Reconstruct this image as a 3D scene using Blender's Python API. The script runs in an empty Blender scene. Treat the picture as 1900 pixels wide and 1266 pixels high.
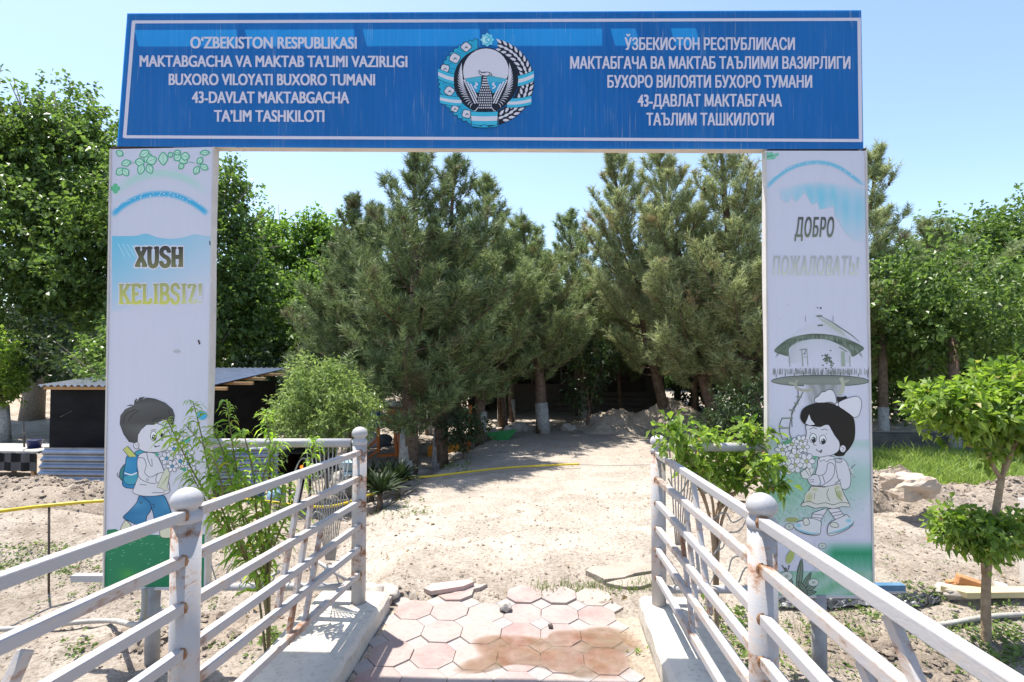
import bpy, math, random
import numpy as np
from mathutils import Vector, Matrix
from mathutils.geometry import tessellate_polygon

S = bpy.context.scene
COL = S.collection
R = math.radians
random.seed(7)
RNG = np.random.default_rng(11)

# ------------------------------------------------------------------ camera, sky, sun, exposure
F = 1000.0                       # focal length in photo pixels (photo 1900 x 1266)
CAMZ = 1.80
PITCH, YAW = R(1.55), R(3.55)
cam_d = bpy.data.cameras.new('camera')
cam = bpy.data.objects.new('camera', cam_d); COL.objects.link(cam)
cam.location = (0, 0, CAMZ)
cam.rotation_euler = (R(90) + PITCH, 0, YAW)
cam_d.sensor_width = 36.0
cam_d.lens = 36.0 * F / 1900.0
cam_d.clip_start = 0.05
cam_d.clip_end = 2000
S.camera = cam

SUN_DIR = Vector((-0.27, 0.235, 1.0)).normalized()      # from the ground towards the sun
SUN_EL = math.asin(SUN_DIR.z)
SUN_AZ = math.atan2(SUN_DIR.x, SUN_DIR.y)              # clockwise from +Y
w = bpy.data.worlds.new('World'); S.world = w
w.use_nodes = True
nt = w.node_tree; nt.nodes.clear()
sky = nt.nodes.new('ShaderNodeTexSky'); sky.sky_type = 'NISHITA'; sky.sun_disc = False
sky.sun_elevation = SUN_EL; sky.sun_rotation = SUN_AZ
sky.air_density = 1.0; sky.dust_density = 1.2; sky.ozone_density = 1.4; sky.altitude = 200
bg = nt.nodes.new('ShaderNodeBackground'); bg.inputs['Strength'].default_value = 0.15
wo = nt.nodes.new('ShaderNodeOutputWorld')
nt.links.new(sky.outputs[0], bg.inputs[0]); nt.links.new(bg.outputs[0], wo.inputs[0])
sl = bpy.data.lights.new('sun', 'SUN'); sl.energy = 5.0; sl.angle = R(0.53); sl.color = (1.0, 0.955, 0.88)
so = bpy.data.objects.new('sun', sl); COL.objects.link(so)
so.rotation_euler = SUN_DIR.to_track_quat('Z', 'Y').to_euler()
so.location = SUN_DIR * 40
S.view_settings.view_transform = 'Standard'; S.view_settings.look = 'None'
S.view_settings.gamma = 1.0; S.view_settings.exposure = 0.92
try: S.view_settings.use_curve_mapping = False
except Exception: pass
S.render.engine = 'CYCLES'
try:
    S.cycles.max_bounces = 8; S.cycles.diffuse_bounces = 4; S.cycles.transparent_max_bounces = 12
    S.cycles.sample_clamp_indirect = 6.0
    S.cycles.use_denoising = True
except Exception: pass

# ------------------------------------------------------------------ photo pixel -> point in the place
_e = cam.rotation_euler.to_matrix()
RT, UP, FW = _e @ Vector((1, 0, 0)), _e @ Vector((0, 1, 0)), _e @ Vector((0, 0, -1))
CP = Vector((0, 0, CAMZ))
FWH = Vector((FW.x, FW.y, 0)).normalized()
def ray(px, py): return FW + RT * ((px - 950.0) / F) - UP * ((py - 633.0) / F)
def P(px, py, d):                       # at horizontal forward distance d
    r = ray(px, py); return CP + r * (d / r.dot(FWH))
def G(px, py, z=0.0):                   # on the level z
    r = ray(px, py); return CP + r * ((z - CAMZ) / r.z)
def onX(px, py, X):
    r = ray(px, py); return CP + r * (X / r.x)
def onPl(px, py, p0, n):
    r = ray(px, py); return CP + r * ((p0 - CP).dot(n) / r.dot(n))
def pxm(d): return F / d

# ------------------------------------------------------------------ mesh builder
class MB:
    def __init__(s): s.v = []; s.f = []; s.mi = []; s.sm = []
    def add(s, vs, fs, mi=0, sm=False):
        b = len(s.v); s.v += [tuple(v) for v in vs]
        s.f += [tuple(b + i for i in f) for f in fs]; s.mi += [mi] * len(fs); s.sm += [sm] * len(fs)
        return s
    def box(s, c, size, rot=None, mi=0):
        hx, hy, hz = size[0] / 2, size[1] / 2, size[2] / 2
        M = rot if rot is not None else Matrix.Identity(3); c = Vector(c)
        vs = [c + M @ Vector((x * hx, y * hy, z * hz)) for z in (-1, 1) for y in (-1, 1) for x in (-1, 1)]
        return s.add(vs, [(0, 2, 3, 1), (4, 5, 7, 6), (0, 1, 5, 4), (2, 6, 7, 3), (0, 4, 6, 2), (1, 3, 7, 5)], mi)
    def bar(s, a, b, w, h, up=(0, 0, 1), mi=0):
        a, b = Vector(a), Vector(b); d = (b - a); L = d.length; d.normalize()
        u = Vector(up); sx = d.cross(u)
        if sx.length < 1e-4: sx = d.cross(Vector((1, 0, 0)))
        sx.normalize(); u = sx.cross(d).normalized()
        M = Matrix((sx, d, u)).transposed()
        return s.box((a + b) / 2, (w, L, h), M, mi)
    def tube(s, pts, r, n=8, mi=0, caps=True, sm=True):
        pts = [Vector(p) for p in pts]; N = len(pts)
        rs = r if isinstance(r, (list, tuple)) else [r] * N
        vs, fs = [], []
        pu = None
        for i, p in enumerate(pts):
            t = (pts[min(i + 1, N - 1)] - pts[max(i - 1, 0)])
            t = t.normalized() if t.length > 1e-9 else Vector((0, 0, 1))
            if pu is None:
                pu = t.cross(Vector((0.31, 0.87, 0.38)));
                if pu.length < 1e-3: pu = t.cross(Vector((1, 0, 0)))
            pu = (pu - t * pu.dot(t)).normalized(); pv = t.cross(pu)
            for k in range(n):
                a = 2 * math.pi * k / n
                vs.append(p + (pu * math.cos(a) + pv * math.sin(a)) * rs[i])
        for i in range(N - 1):
            for k in range(n):
                k2 = (k + 1) % n
                fs.append((i * n + k, i * n + k2, (i + 1) * n + k2, (i + 1) * n + k))
        s.add(vs, fs, mi, sm)
        if caps:
            b = len(s.v) - len(vs)
            s.f += [tuple(b + k for k in reversed(range(n))), tuple(b + (N - 1) * n + k for k in range(n))]
            s.mi += [mi, mi]; s.sm += [False, False]
        return s
    def lathe(s, base, prof, n=24, mi=0, sm=True, sx=1, sy=1):
        bx, by, bz = base; vs, fs = [], []
        for (r, z) in prof:
            for k in range(n):
                a = 2 * math.pi * k / n
                vs.append((bx + sx * r * math.cos(a), by + sy * r * math.sin(a), bz + z))
        for i in range(len(prof) - 1):
            for k in range(n):
                k2 = (k + 1) % n
                fs.append((i * n + k, i * n + k2, (i + 1) * n + k2, (i + 1) * n + k))
        fs.append(tuple(reversed(range(n)))); fs.append(tuple((len(prof) - 1) * n + k for k in range(n)))
        return s.add(vs, fs, mi, sm)
    def prism(s, poly, nrm, depth, mi=0):          # poly: 3D points (planar), pushed by nrm*depth
        n = len(poly); nrm = Vector(nrm) * depth
        vs = [Vector(p) for p in poly] + [Vector(p) + nrm for p in poly]
        fs = [tuple(reversed(range(n))), tuple(range(n, 2 * n))] + [(i, (i + 1) % n, n + (i + 1) % n, n + i) for i in range(n)]
        return s.add(vs, fs, mi)
    def build(s, name, mats, parent=None, bevel=0):
        me = bpy.data.meshes.new(name)
        me.from_pydata(s.v, [], s.f)
        for m in (mats if isinstance(mats, (list, tuple)) else [mats]): me.materials.append(m)
        me.polygons.foreach_set('material_index', s.mi)
        me.polygons.foreach_set('use_smooth', s.sm)
        me.update()
        o = bpy.data.objects.new(name, me); COL.objects.link(o)
        if parent is not None: setpar(o, parent)
        if bevel:
            b = o.modifiers.new('bevel', 'BEVEL'); b.width = bevel; b.segments = 2; b.limit_method = 'ANGLE'
        return o
def setpar(o, p):
    # children are built in world coordinates; keep them there
    o.parent = p
    q, M = p, Matrix.Identity(4)
    chain = []
    while q is not None: chain.append(q); q = q.parent
    for q in reversed(chain):
        M = M @ (Matrix.Translation(q.location) @ q.rotation_euler.to_matrix().to_4x4()) if q.parent is None else M @ q.matrix_parent_inverse @ (Matrix.Translation(q.location) @ q.rotation_euler.to_matrix().to_4x4())
    o.matrix_parent_inverse = M.inverted()
def npmesh(name, V, FA, mats, parent=None, mi=None, smooth=False):
    V = np.asarray(V, dtype=np.float32); FA = np.asarray(FA, dtype=np.int32)
    me = bpy.data.meshes.new(name); k = FA.shape[1]
    me.vertices.add(len(V)); me.vertices.foreach_set('co', V.ravel())
    me.loops.add(FA.size); me.loops.foreach_set('vertex_index', FA.ravel())
    me.polygons.add(len(FA)); me.polygons.foreach_set('loop_start', np.arange(0, FA.size, k, dtype=np.int32))
    try: me.polygons.foreach_set('loop_total', np.full(len(FA), k, dtype=np.int32))
    except Exception: pass
    for m in (mats if isinstance(mats, (list, tuple)) else [mats]): me.materials.append(m)
    if mi is not None: me.polygons.foreach_set('material_index', np.asarray(mi, dtype=np.int32))
    me.polygons.foreach_set('use_smooth', np.full(len(FA), smooth))
    me.update(calc_edges=True); me.validate()
    o = bpy.data.objects.new(name, me); COL.objects.link(o)
    if parent is not None: setpar(o, parent)
    return o
def tag(o, label=None, cat=None, group=None, kind=None):
    if label: o['label'] = label
    if cat: o['category'] = cat
    if group: o['group'] = group
    if kind: o['kind'] = kind
    return o
def thing(name, label, cat, loc=(0, 0, 0), group=None):
    o = bpy.data.objects.new(name, None); COL.objects.link(o); o.location = loc
    o.empty_display_size = 0.1
    return tag(o, label, cat, group)

# ------------------------------------------------------------------ noise
def _h(ix, iy, s):
    n = (ix.astype(np.int64) * 374761393 + iy.astype(np.int64) * 668265263 + s * 974634777) & 0xFFFFFFFF
    n = ((n ^ (n >> 13)) * 1274126177) & 0xFFFFFFFF
    return ((n ^ (n >> 16)) & 0xFFFF) / 65535.0
def vn(x, y, s=0):
    ix, iy = np.floor(x), np.floor(y); fx, fy = x - ix, y - iy
    fx = fx * fx * (3 - 2 * fx); fy = fy * fy * (3 - 2 * fy)
    a, b = _h(ix, iy, s), _h(ix + 1, iy, s); c, d = _h(ix, iy + 1, s), _h(ix + 1, iy + 1, s)
    return (a + (b - a) * fx) * (1 - fy) + (c + (d - c) * fx) * fy
def fbm(x, y, s=0, o=4):
    t = 0; a = 0.5; f = 1.0
    for k in range(o):
        t = t + a * (vn(x * f, y * f, s + k * 17) - 0.5); a *= 0.5; f *= 2.03
    return t

# ------------------------------------------------------------------ materials
def lin(c): return tuple(((v / 255.0) / 12.92 if v / 255.0 <= 0.04045 else ((v / 255.0 + 0.055) / 1.055) ** 2.4) for v in c)
class NT:
    def __init__(s, name):
        s.m = bpy.data.materials.new(name); s.m.use_nodes = True
        s.t = s.m.node_tree; s.t.nodes.clear()
        s.out = s.n('ShaderNodeOutputMaterial'); s.p = s.n('ShaderNodeBsdfPrincipled')
        s.l(s.p.outputs[0], s.out.inputs['Surface'])
    def n(s, t, **kw):
        q = s.t.nodes.new(t)
        for k, v in kw.items(): setattr(q, k, v)
        return q
    def l(s, a, b): s.t.links.new(a, b)
    def tex(s): return s.n('ShaderNodeTexCoord').outputs['Object']
    def noise(s, vec, scale, detail=4, rough=0.55, dist=0.0):
        q = s.n('ShaderNodeTexNoise'); q.inputs['Scale'].default_value = scale; q.inputs['Detail'].default_value = detail
        q.inputs['Roughness'].default_value = rough; q.inputs['Distortion'].default_value = dist
        if vec is not None: s.l(vec, q.inputs['Vector'])
        return q.outputs['Fac']
    def ramp(s, fac, stops):
        q = s.n('ShaderNodeValToRGB'); e = q.color_ramp.elements
        while len(e) < len(stops): e.new(0.5)
        for i, (p, c) in enumerate(stops):
            e[i].position = p; e[i].color = (c[0], c[1], c[2], 1) if hasattr(c, '__len__') else (c, c, c, 1)
        s.l(fac, q.inputs[0]); return q.outputs[0]
    def mix(s, fac, a, b, mode='MIX'):
        q = s.n('ShaderNodeMix', data_type='RGBA', blend_type=mode)
        for sock, v in ((q.inputs[0], fac), (q.inputs[6], a), (q.inputs[7], b)):
            if hasattr(v, 'is_output') or hasattr(v, 'links'): s.l(v, sock)
            elif hasattr(v, '__len__'): sock.default_value = (v[0], v[1], v[2], 1)
            else: sock.default_value = v
        return q.outputs[2]
    def math(s, op, a, b=None, clamp=False):
        q = s.n('ShaderNodeMath', operation=op); q.use_clamp = clamp
        for sock, v in ((q.inputs[0], a), (q.inputs[1], b)):
            if v is None: continue
            if hasattr(v, 'links'): s.l(v, sock)
            else: sock.default_value = v
        return q.outputs[0]
    def mapping(s, vec, scale=(1, 1, 1), rot=(0, 0, 0)):
        q = s.n('ShaderNodeMapping'); q.inputs['Scale'].default_value = scale; q.inputs['Rotation'].default_value = rot
        s.l(vec, q.inputs['Vector']); return q.outputs[0]
    def bump(s, h, strength=0.3, dist=0.02):
        q = s.n('ShaderNodeBump'); q.inputs['Strength'].default_value = strength; q.inputs['Distance'].default_value = dist
        s.l(h, q.inputs['Height']); s.l(q.outputs[0], s.p.inputs['Normal']); return q
    def base(s, c):
        if hasattr(c, 'links'): s.l(c, s.p.inputs['Base Color'])
        else: s.p.inputs['Base Color'].default_value = (c[0], c[1], c[2], 1)
    def rough(s, r, spec=0.5):
        s.p.inputs['Roughness'].default_value = r; s.p.inputs['Specular IOR Level'].default_value = spec
def pm(name, c1, c2=None, scale=8.0, rough=0.7, bump=0.0, bscale=None, spec=0.4, metal=0.0, bdist=0.02):
    a = NT(name); v = a.tex()
    if c2 is None: c2 = tuple(x * 0.75 for x in c1)
    n = a.noise(v, scale, 5)
    a.base(a.ramp(n, [(0.3, c1), (0.7, c2)])); a.rough(rough, spec); a.p.inputs['Metallic'].default_value = metal
    if bump: a.bump(a.noise(v, bscale or scale * 3, 5), bump, bdist)
    return a.m
def leafmat(name, c1, c2, trans=0.35, rough=0.45, spec=0.4, c3=None, dead=None):
    a = NT(name); g = a.n('ShaderNodeNewGeometry')
    st = [(0.0, c1), (0.75, c2)] + ([(0.97, c2), (1.0, c3)] if c3 else [])
    col = a.ramp(g.outputs['Random Per Island'], st)
    if dead: col = a.mix(a.ramp(a.noise(a.tex(), 1.6, 3), [(0.56, 0.0), (0.70, 0.8)]), col, dead)
    a.base(col); a.rough(rough, spec)
    t = a.n('ShaderNodeBsdfTranslucent'); mx = a.n('ShaderNodeMixShader'); mx.inputs[0].default_value = trans
    hs = a.n('ShaderNodeHueSaturation'); hs.inputs['Saturation'].default_value = 1.15; hs.inputs['Value'].default_value = 1.5
    a.l(col, hs.inputs['Color']); a.l(hs.outputs[0], t.inputs[0])
    a.l(a.p.outputs[0], mx.inputs[1]); a.l(t.outputs[0], mx.inputs[2]); a.l(mx.outputs[0], a.out.inputs['Surface'])
    return a.m

def white_metal(name, rust=0.62, tone=(0.42, 0.41, 0.415), joints=None, axis=1):
    a = NT(name); v = a.tex()
    v = a.mapping(v, (1, .4, 1)); big = a.noise(v, 5.0, 5, 0.6); fine = a.noise(v, 38.0, 6, 0.65)
    s = a.math('ADD', a.math('MULTIPLY', big, 0.62), a.math('MULTIPLY', fine, 0.38))
    if joints:
        sp_ = a.n('ShaderNodeSeparateXYZ'); a.l(a.tex(), sp_.inputs[0]); acc = None
        for j in joints:
            if axis == 1: k = a.math('SUBTRACT', 1.0, a.math('MULTIPLY', a.math('ABSOLUTE', a.math('SUBTRACT', sp_.outputs[1], j)), 7.0), True)
            else:
                dz = a.math('SUBTRACT', j, sp_.outputs[2])
                k = a.math('MULTIPLY', a.math('MULTIPLY', a.math('ADD', dz, 0.025), 30.0, True), a.math('SUBTRACT', 1.0, a.math('MULTIPLY', dz, 8.0), True), True)
            acc = k if acc is None else a.math('MAXIMUM', acc, k)
        s = a.math('ADD', s, a.math('MULTIPLY', acc, 0.105 if axis == 1 else 0.095))
    rmask = a.ramp(s, [(rust - 0.06, 0.0), (rust + 0.035, 1.0)])
    paint = a.ramp(a.noise(v, 3.0, 5), [(0.3, tone), (0.75, tuple(x * 0.82 for x in tone))])
    rustc = a.ramp(a.noise(v, 55, 4), [(0.3, (0.10, 0.035, 0.015)), (0.7, (0.30, 0.13, 0.05))])
    halo = a.ramp(s, [(rust - 0.13, 0.0), (rust - 0.02, 0.45)])
    c = a.mix(halo, paint, (0.55, 0.40, 0.28)); c = a.mix(rmask, c, rustc)
    a.base(c); a.rough(0.5, 0.4)
    a.bump(a.math('SUBTRACT', a.noise(v, 120, 3), a.math('MULTIPLY', rmask, 0.6)), 0.25, 0.004)
    return a.m
M = {}
M['white'] = white_metal('white_painted_metal', 0.645)
M['white_clean'] = white_metal('white_painted_pipe', 0.68)
M['rusty'] = white_metal('flaking_white_paint', 0.575)
M['rust_joint'] = pm('rust', (0.16, 0.07, 0.03), (0.40, 0.24, 0.13), 40, 0.9, 0.4)
M['bark'] = pm('pine_bark', (0.10, 0.065, 0.045), (0.22, 0.16, 0.12), 14, 0.95, 0.9, 25, 0.1, bdist=0.03)
M['bark_grey'] = pm('grey_bark', (0.20, 0.16, 0.12), (0.34, 0.28, 0.22), 18, 0.9, 0.7, 30, 0.2)
M['bark_tan'] = pm('tan_bark', (0.27, 0.19, 0.12), (0.42, 0.31, 0.21), 20, 0.9, 0.6, 40, 0.2)
M['whitewash'] = pm('whitewashed_bark', (0.45, 0.44, 0.42), (0.26, 0.24, 0.22), 16, 0.95, 0.8, 25, 0.1)
M['stem'] = pm('green_stem', (0.16, 0.17, 0.06), (0.24, 0.17, 0.09), 10, 0.8)
M['leaf_mulberry'] = leafmat('mulberry_leaf', (0.050, 0.092, 0.022), (0.165, 0.245, 0.065), 0.40, 0.38, 0.45)
M['leaf_far'] = leafmat('far_leaf', (0.085, 0.15, 0.030), (0.20, 0.31, 0.075), 0.42, 0.5, 0.35)
M['leaf_bright'] = leafmat('bright_leaf', (0.090, 0.165, 0.026), (0.26, 0.36, 0.075), 0.46, 0.42, 0.45, (0.40, 0.27, 0.10))
M['leaf_bush'] = leafmat('bush_leaf', (0.11, 0.17, 0.045), (0.27, 0.35, 0.12), 0.38, 0.42, 0.5)
M['leaf_willow'] = leafmat('narrow_leaf', (0.15, 0.27, 0.035), (0.33, 0.46, 0.09), 0.5, 0.42, 0.45, (0.42, 0.38, 0.05))
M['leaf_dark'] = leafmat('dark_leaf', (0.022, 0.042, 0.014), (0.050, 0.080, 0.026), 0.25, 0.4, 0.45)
M['leaf_yucca'] = leafmat('yucca_leaf', (0.014, 0.026, 0.009), (0.036, 0.058, 0.020), 0.15, 0.55, 0.25)  # leaf colour darkened to carry the shade of the pines
M['needle'] = leafmat('pine_needle', (0.065, 0.105, 0.040), (0.35, 0.42, 0.19), 0.22, 0.5, 0.35, (0.30, 0.22, 0.12), (0.24, 0.19, 0.11))
M['needle_dark'] = leafmat('pine_needle_dark', (0.036, 0.064, 0.026), (0.25, 0.32, 0.14), 0.16, 0.5, 0.3, (0.25, 0.18, 0.10), (0.17, 0.14, 0.085))
M['needle_pale'] = leafmat('pine_needle_pale', (0.095, 0.13, 0.050), (0.48, 0.53, 0.27), 0.24, 0.5, 0.35, (0.36, 0.24, 0.12), (0.30, 0.20, 0.11))
M['grass'] = leafmat('grass_blade', (0.15, 0.22, 0.045), (0.30, 0.39, 0.11), 0.45, 0.5, 0.3)
M['weed'] = leafmat('weed_leaf', (0.085, 0.14, 0.03), (0.18, 0.25, 0.07), 0.35, 0.5, 0.3)
M['cone'] = pm('pine_cone', (0.07, 0.04, 0.025), (0.13, 0.08, 0.05), 30, 0.9, 0.5)

# ================================================================== GROUND
def smooth(a, b, x):
    t = np.clip((x - a) / (b - a), 0, 1); return t * t * (3 - 2 * t)
CURB_Z = 0.12
LX, RX = -1.11, 0.645            # inner faces of the two kerbs
def road_mask(x, y):
    w_ = .5 * fbm(x * 1.1, y * 1.1, 41, 3)
    return smooth(-1.95, -1.25, x + .06 * y + w_) * (1 - smooth(1.0, 1.9, x - .05 * y + w_)) * smooth(4.1, 5.2, y + w_)
def ground_h(x, y):
    x = np.asarray(x, float); y = np.asarray(y, float)
    side = np.maximum(smooth(-1.15, -1.75, x), smooth(0.75, 1.35, x))
    low = -0.36 * (1 - smooth(3.9, 6.2, y)) * side
    under = -0.42 * (1 - smooth(3.0, 3.55, y)) * (1 - side)
    z = low + under
    # garden bed left of the dirt road
    z = z - 0.22 * smooth(-1.75, -2.35, x + 0.22 * (y - 6.5) * -0.55) * smooth(5.6, 6.6, y) * (1 - smooth(12, 15, y)) * (1 - smooth(-5.2, -6.2, x) * 1.0)
    z = z - 0.15 * smooth(-3.0, -5.0, x) * smooth(6, 8, y)
    rough = 0.55 + 0.9 * smooth(0.45, 0.65, vn(x * 0.9 + 5, y * 0.9, 77))
    road = road_mask(x, y)
    n = fbm(x * 0.6, y * 0.6, 3, 4) * 0.10 * (1 - .6 * road) + fbm(x * 3.1, y * 3.1, 9, 4) * 0.055 * (1 - .80 * road) + fbm(x * 9, y * 9, 19, 3) * 0.036 * (1 - .45 * road)
    z = z + n * (rough * (1 - road) + road) * (1 + 0.12 * np.maximum(0, y - 12))
    # loosened soil near the ditch on the left and beside the walkway end
    z = z + 0.05 * np.exp(-((x + 1.6) ** 2 / 0.25 + (y - 4.05) ** 2 / 0.05)) + 0.06 * np.exp(-((x + 1.25) ** 2 / 0.10 + (y - 4.25) ** 2 / 0.12))
    inside = (x > LX - 0.5) & (x < RX + 0.45) & (y < 3.75)
    z = np.where(inside, np.minimum(z, -0.10), z)
    edge = (x > LX - .1) & (x < RX + .1) & (y < 4.0 + .10 * fbm(x * 6, y * 2, 31, 2)) & (y >= 3.75)
    z = np.where(edge, np.minimum(z, -0.02), z)
    return z
def gh(x, y): return float(ground_h(np.array([x]), np.array([y]))[0])
def on_ground(px, py, it=12):
    z = 0.0
    for _ in range(it): p = G(px, py, z); z = 0.5 * z + 0.5 * gh(p.x, p.y)
    return Vector((p.x, p.y, gh(p.x, p.y)))

def axis(lo, hi, c, fine, n, grow):
    out = [c]; s = fine; x = c
    while x < hi:
        x += s; out.append(x)
        if abs(x - c) > n: s *= grow
    x = c; s = fine; left = []
    while x > lo:
        x -= s; left.append(x)
        if abs(x - c) > n: s *= grow
    return np.array(left[::-1] + out)
gx = axis(-260, 260, 0.0, 0.030, 4.2, 1.06)
gy = axis(-4, 420, 5.2, 0.030, 3.6, 1.05)
XX, YY = np.meshgrid(gx, gy)
ZZ = ground_h(XX, YY)
V = np.stack([XX, YY, ZZ], -1).reshape(-1, 3)
nx, ny = len(gx), len(gy)
idx = np.arange(nx * ny).reshape(ny, nx)
FA = np.stack([idx[:-1, :-1], idx[:-1, 1:], idx[1:, 1:], idx[1:, :-1]], -1).reshape(-1, 4)
def soil_mat(name, pale, mid, dark, path=None):
    a = NT(name); v = a.tex()
    big = a.noise(v, 0.55, 5, 0.6); med = a.noise(v, 4.5, 6, 0.62); fine = a.noise(v, 32, 6, 0.7); grit = a.noise(v, 130, 3, 0.7)
    c = a.ramp(big, [(0.35, pale), (0.62, mid)])
    c = a.mix(a.ramp(med, [(0.46, 0.0), (0.68, 0.85)]), c, dark)
    if path:
        at = a.n('ShaderNodeVertexColor'); at.layer_name = 'Path'
        pc = a.ramp(big, [(0.35, path), (0.65, tuple(q * .88 for q in path))]); pc = a.mix(a.ramp(med, [(0.52, 0.0), (0.72, 0.5)]), pc, mid)
        patch = a.ramp(a.noise(v, 1.7, 4, .6, 1.0), [(0.42, 0.0), (0.62, 1.0)]); pc = a.mix(a.math('MULTIPLY', patch, a.ramp(fine, [(0.42, 0.6), (0.50, 0.0)])), pc, dark); pc = a.mix(a.math('MULTIPLY', patch, 0.35), pc, mid)
        crk = a.n('ShaderNodeTexVoronoi', feature='DISTANCE_TO_EDGE'); crk.inputs['Scale'].default_value = 1.6; dv = a.n('ShaderNodeVectorMath', operation='ADD'); nz = a.n('ShaderNodeTexNoise'); nz.inputs['Scale'].default_value = 3.0; nz.inputs['Detail'].default_value = 5; a.l(v, nz.inputs['Vector']); a.l(v, dv.inputs[0]); a.l(nz.outputs['Color'], dv.inputs[1]); a.l(dv.outputs[0], crk.inputs['Vector'])
        pc = a.mix(a.math('MULTIPLY', a.ramp(crk.outputs['Distance'], [(0.0, 0.7), (0.012, 0.0)]), a.ramp(a.noise(v, .8, 3), [(0.5, 0.0), (0.6, 1.0)])), pc, dark); c = a.mix(at.outputs['Color'], c, pc)
    c = a.mix(a.ramp(fine, [(0.36, 0.55), (0.52, 0.0)]), c, tuple(x * 0.55 for x in dark))
    c = a.mix(a.ramp(grit, [(0.60, 0.0), (0.72, 0.5)]), c, tuple(min(1, x * 1.25) for x in pale))
    vo = a.n('ShaderNodeTexVoronoi'); vo.inputs['Scale'].default_value = 24; a.l(v, vo.inputs['Vector'])
    h = a.math('ADD', a.math('MULTIPLY', fine, 0.7), a.math('ADD', a.math('MULTIPLY', grit, 0.25), a.math('MULTIPLY', vo.outputs['Distance'], -0.25)))
    if path: h = a.math('MULTIPLY', h, a.math('SUBTRACT', 1.0, a.math('MULTIPLY', at.outputs['Color'], a.math('SUBTRACT', 0.85, a.math('MULTIPLY', patch, 0.6)))))
    a.bump(h, 0.95, 0.045); a.base(c); a.rough(0.95, 0.15)
    return a.m
M['soil'] = soil_mat('dry_soil', (0.49, 0.425, 0.355), (0.39, 0.328, 0.265), (0.25, 0.20, 0.155), (0.425, 0.372, 0.315))
M['soil_heap'] = soil_mat('heaped_soil', (0.44, 0.37, 0.30), (0.35, 0.285, 0.225), (0.22, 0.175, 0.135))
M['sand'] = soil_mat('pale_sand', (0.56, 0.47, 0.37), (0.50, 0.41, 0.32), (0.42, 0.34, 0.26))
gro = npmesh('ground', V, FA, M['soil'], smooth=True); tag(gro, kind='structure')
ca = gro.data.color_attributes.new('Path', 'FLOAT_COLOR', 'POINT'); ca.data.foreach_set('color', np.repeat(road_mask(XX, YY).astype(np.float32).ravel(), 4))

def stones(name, pts, sizes, mat, seed=1):
    rg = np.random.default_rng(seed); n = len(pts)
    oct_ = np.array([[1, 0, 0], [-1, 0, 0], [0, 1, 0], [0, -1, 0], [0, 0, 1], [0, 0, -1]], float)
    fa = np.array([[0, 2, 4], [2, 1, 4], [1, 3, 4], [3, 0, 4], [2, 0, 5], [1, 2, 5], [3, 1, 5], [0, 3, 5]])
    ang = rg.uniform(0, 2 * np.pi, n); c, s = np.cos(ang), np.sin(ang)
    v = oct_[None] * rg.uniform(0.75, 1.15, (n, 6, 1)) * np.asarray(sizes)[:, None, None]
    v = v + rg.normal(0, 0.16, v.shape) * np.asarray(sizes)[:, None, None]
    x = v[..., 0] * c[:, None] - v[..., 1] * s[:, None]; y = v[..., 0] * s[:, None] + v[..., 1] * c[:, None]
    v = np.stack([x, y, v[..., 2] * 0.7], -1) + np.asarray(pts)[:, None, :]
    f = fa[None] + (np.arange(n) * 6)[:, None, None]
    return npmesh(name, v.reshape(-1, 3), f.reshape(-1, 3), mat)
n = 22000
sx = RNG.uniform(-6.5, 6.5, n); sy = 3.6 + RNG.exponential(3.2, n)
keep = (sy < 16); sx, sy = sx[keep], sy[keep]
onroad = (sx > -1.5 - .06 * sy) & (sx < 1.4 + .05 * sy) & (sy > 4.6)
kl = (vn(sx * 0.9 + 5, sy * 0.9, 77) + RNG.normal(0, 0.12, len(sx)) > 0.46) & (~onroad | (RNG.random(len(sx)) < .35))
sx, sy = sx[kl], sy[kl]
ss = np.minimum(.022, np.exp(RNG.normal(-4.8, 0.5, len(sx))))
sp = np.stack([sx, sy, ground_h(sx, sy) + ss * 0.25], -1)
tag(stones('gravel', sp, ss, pm('pebbles', (0.42, 0.35, 0.28), (0.28, 0.22, 0.17), 3, 0.95, spec=0.1), 5), kind='stuff')

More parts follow.
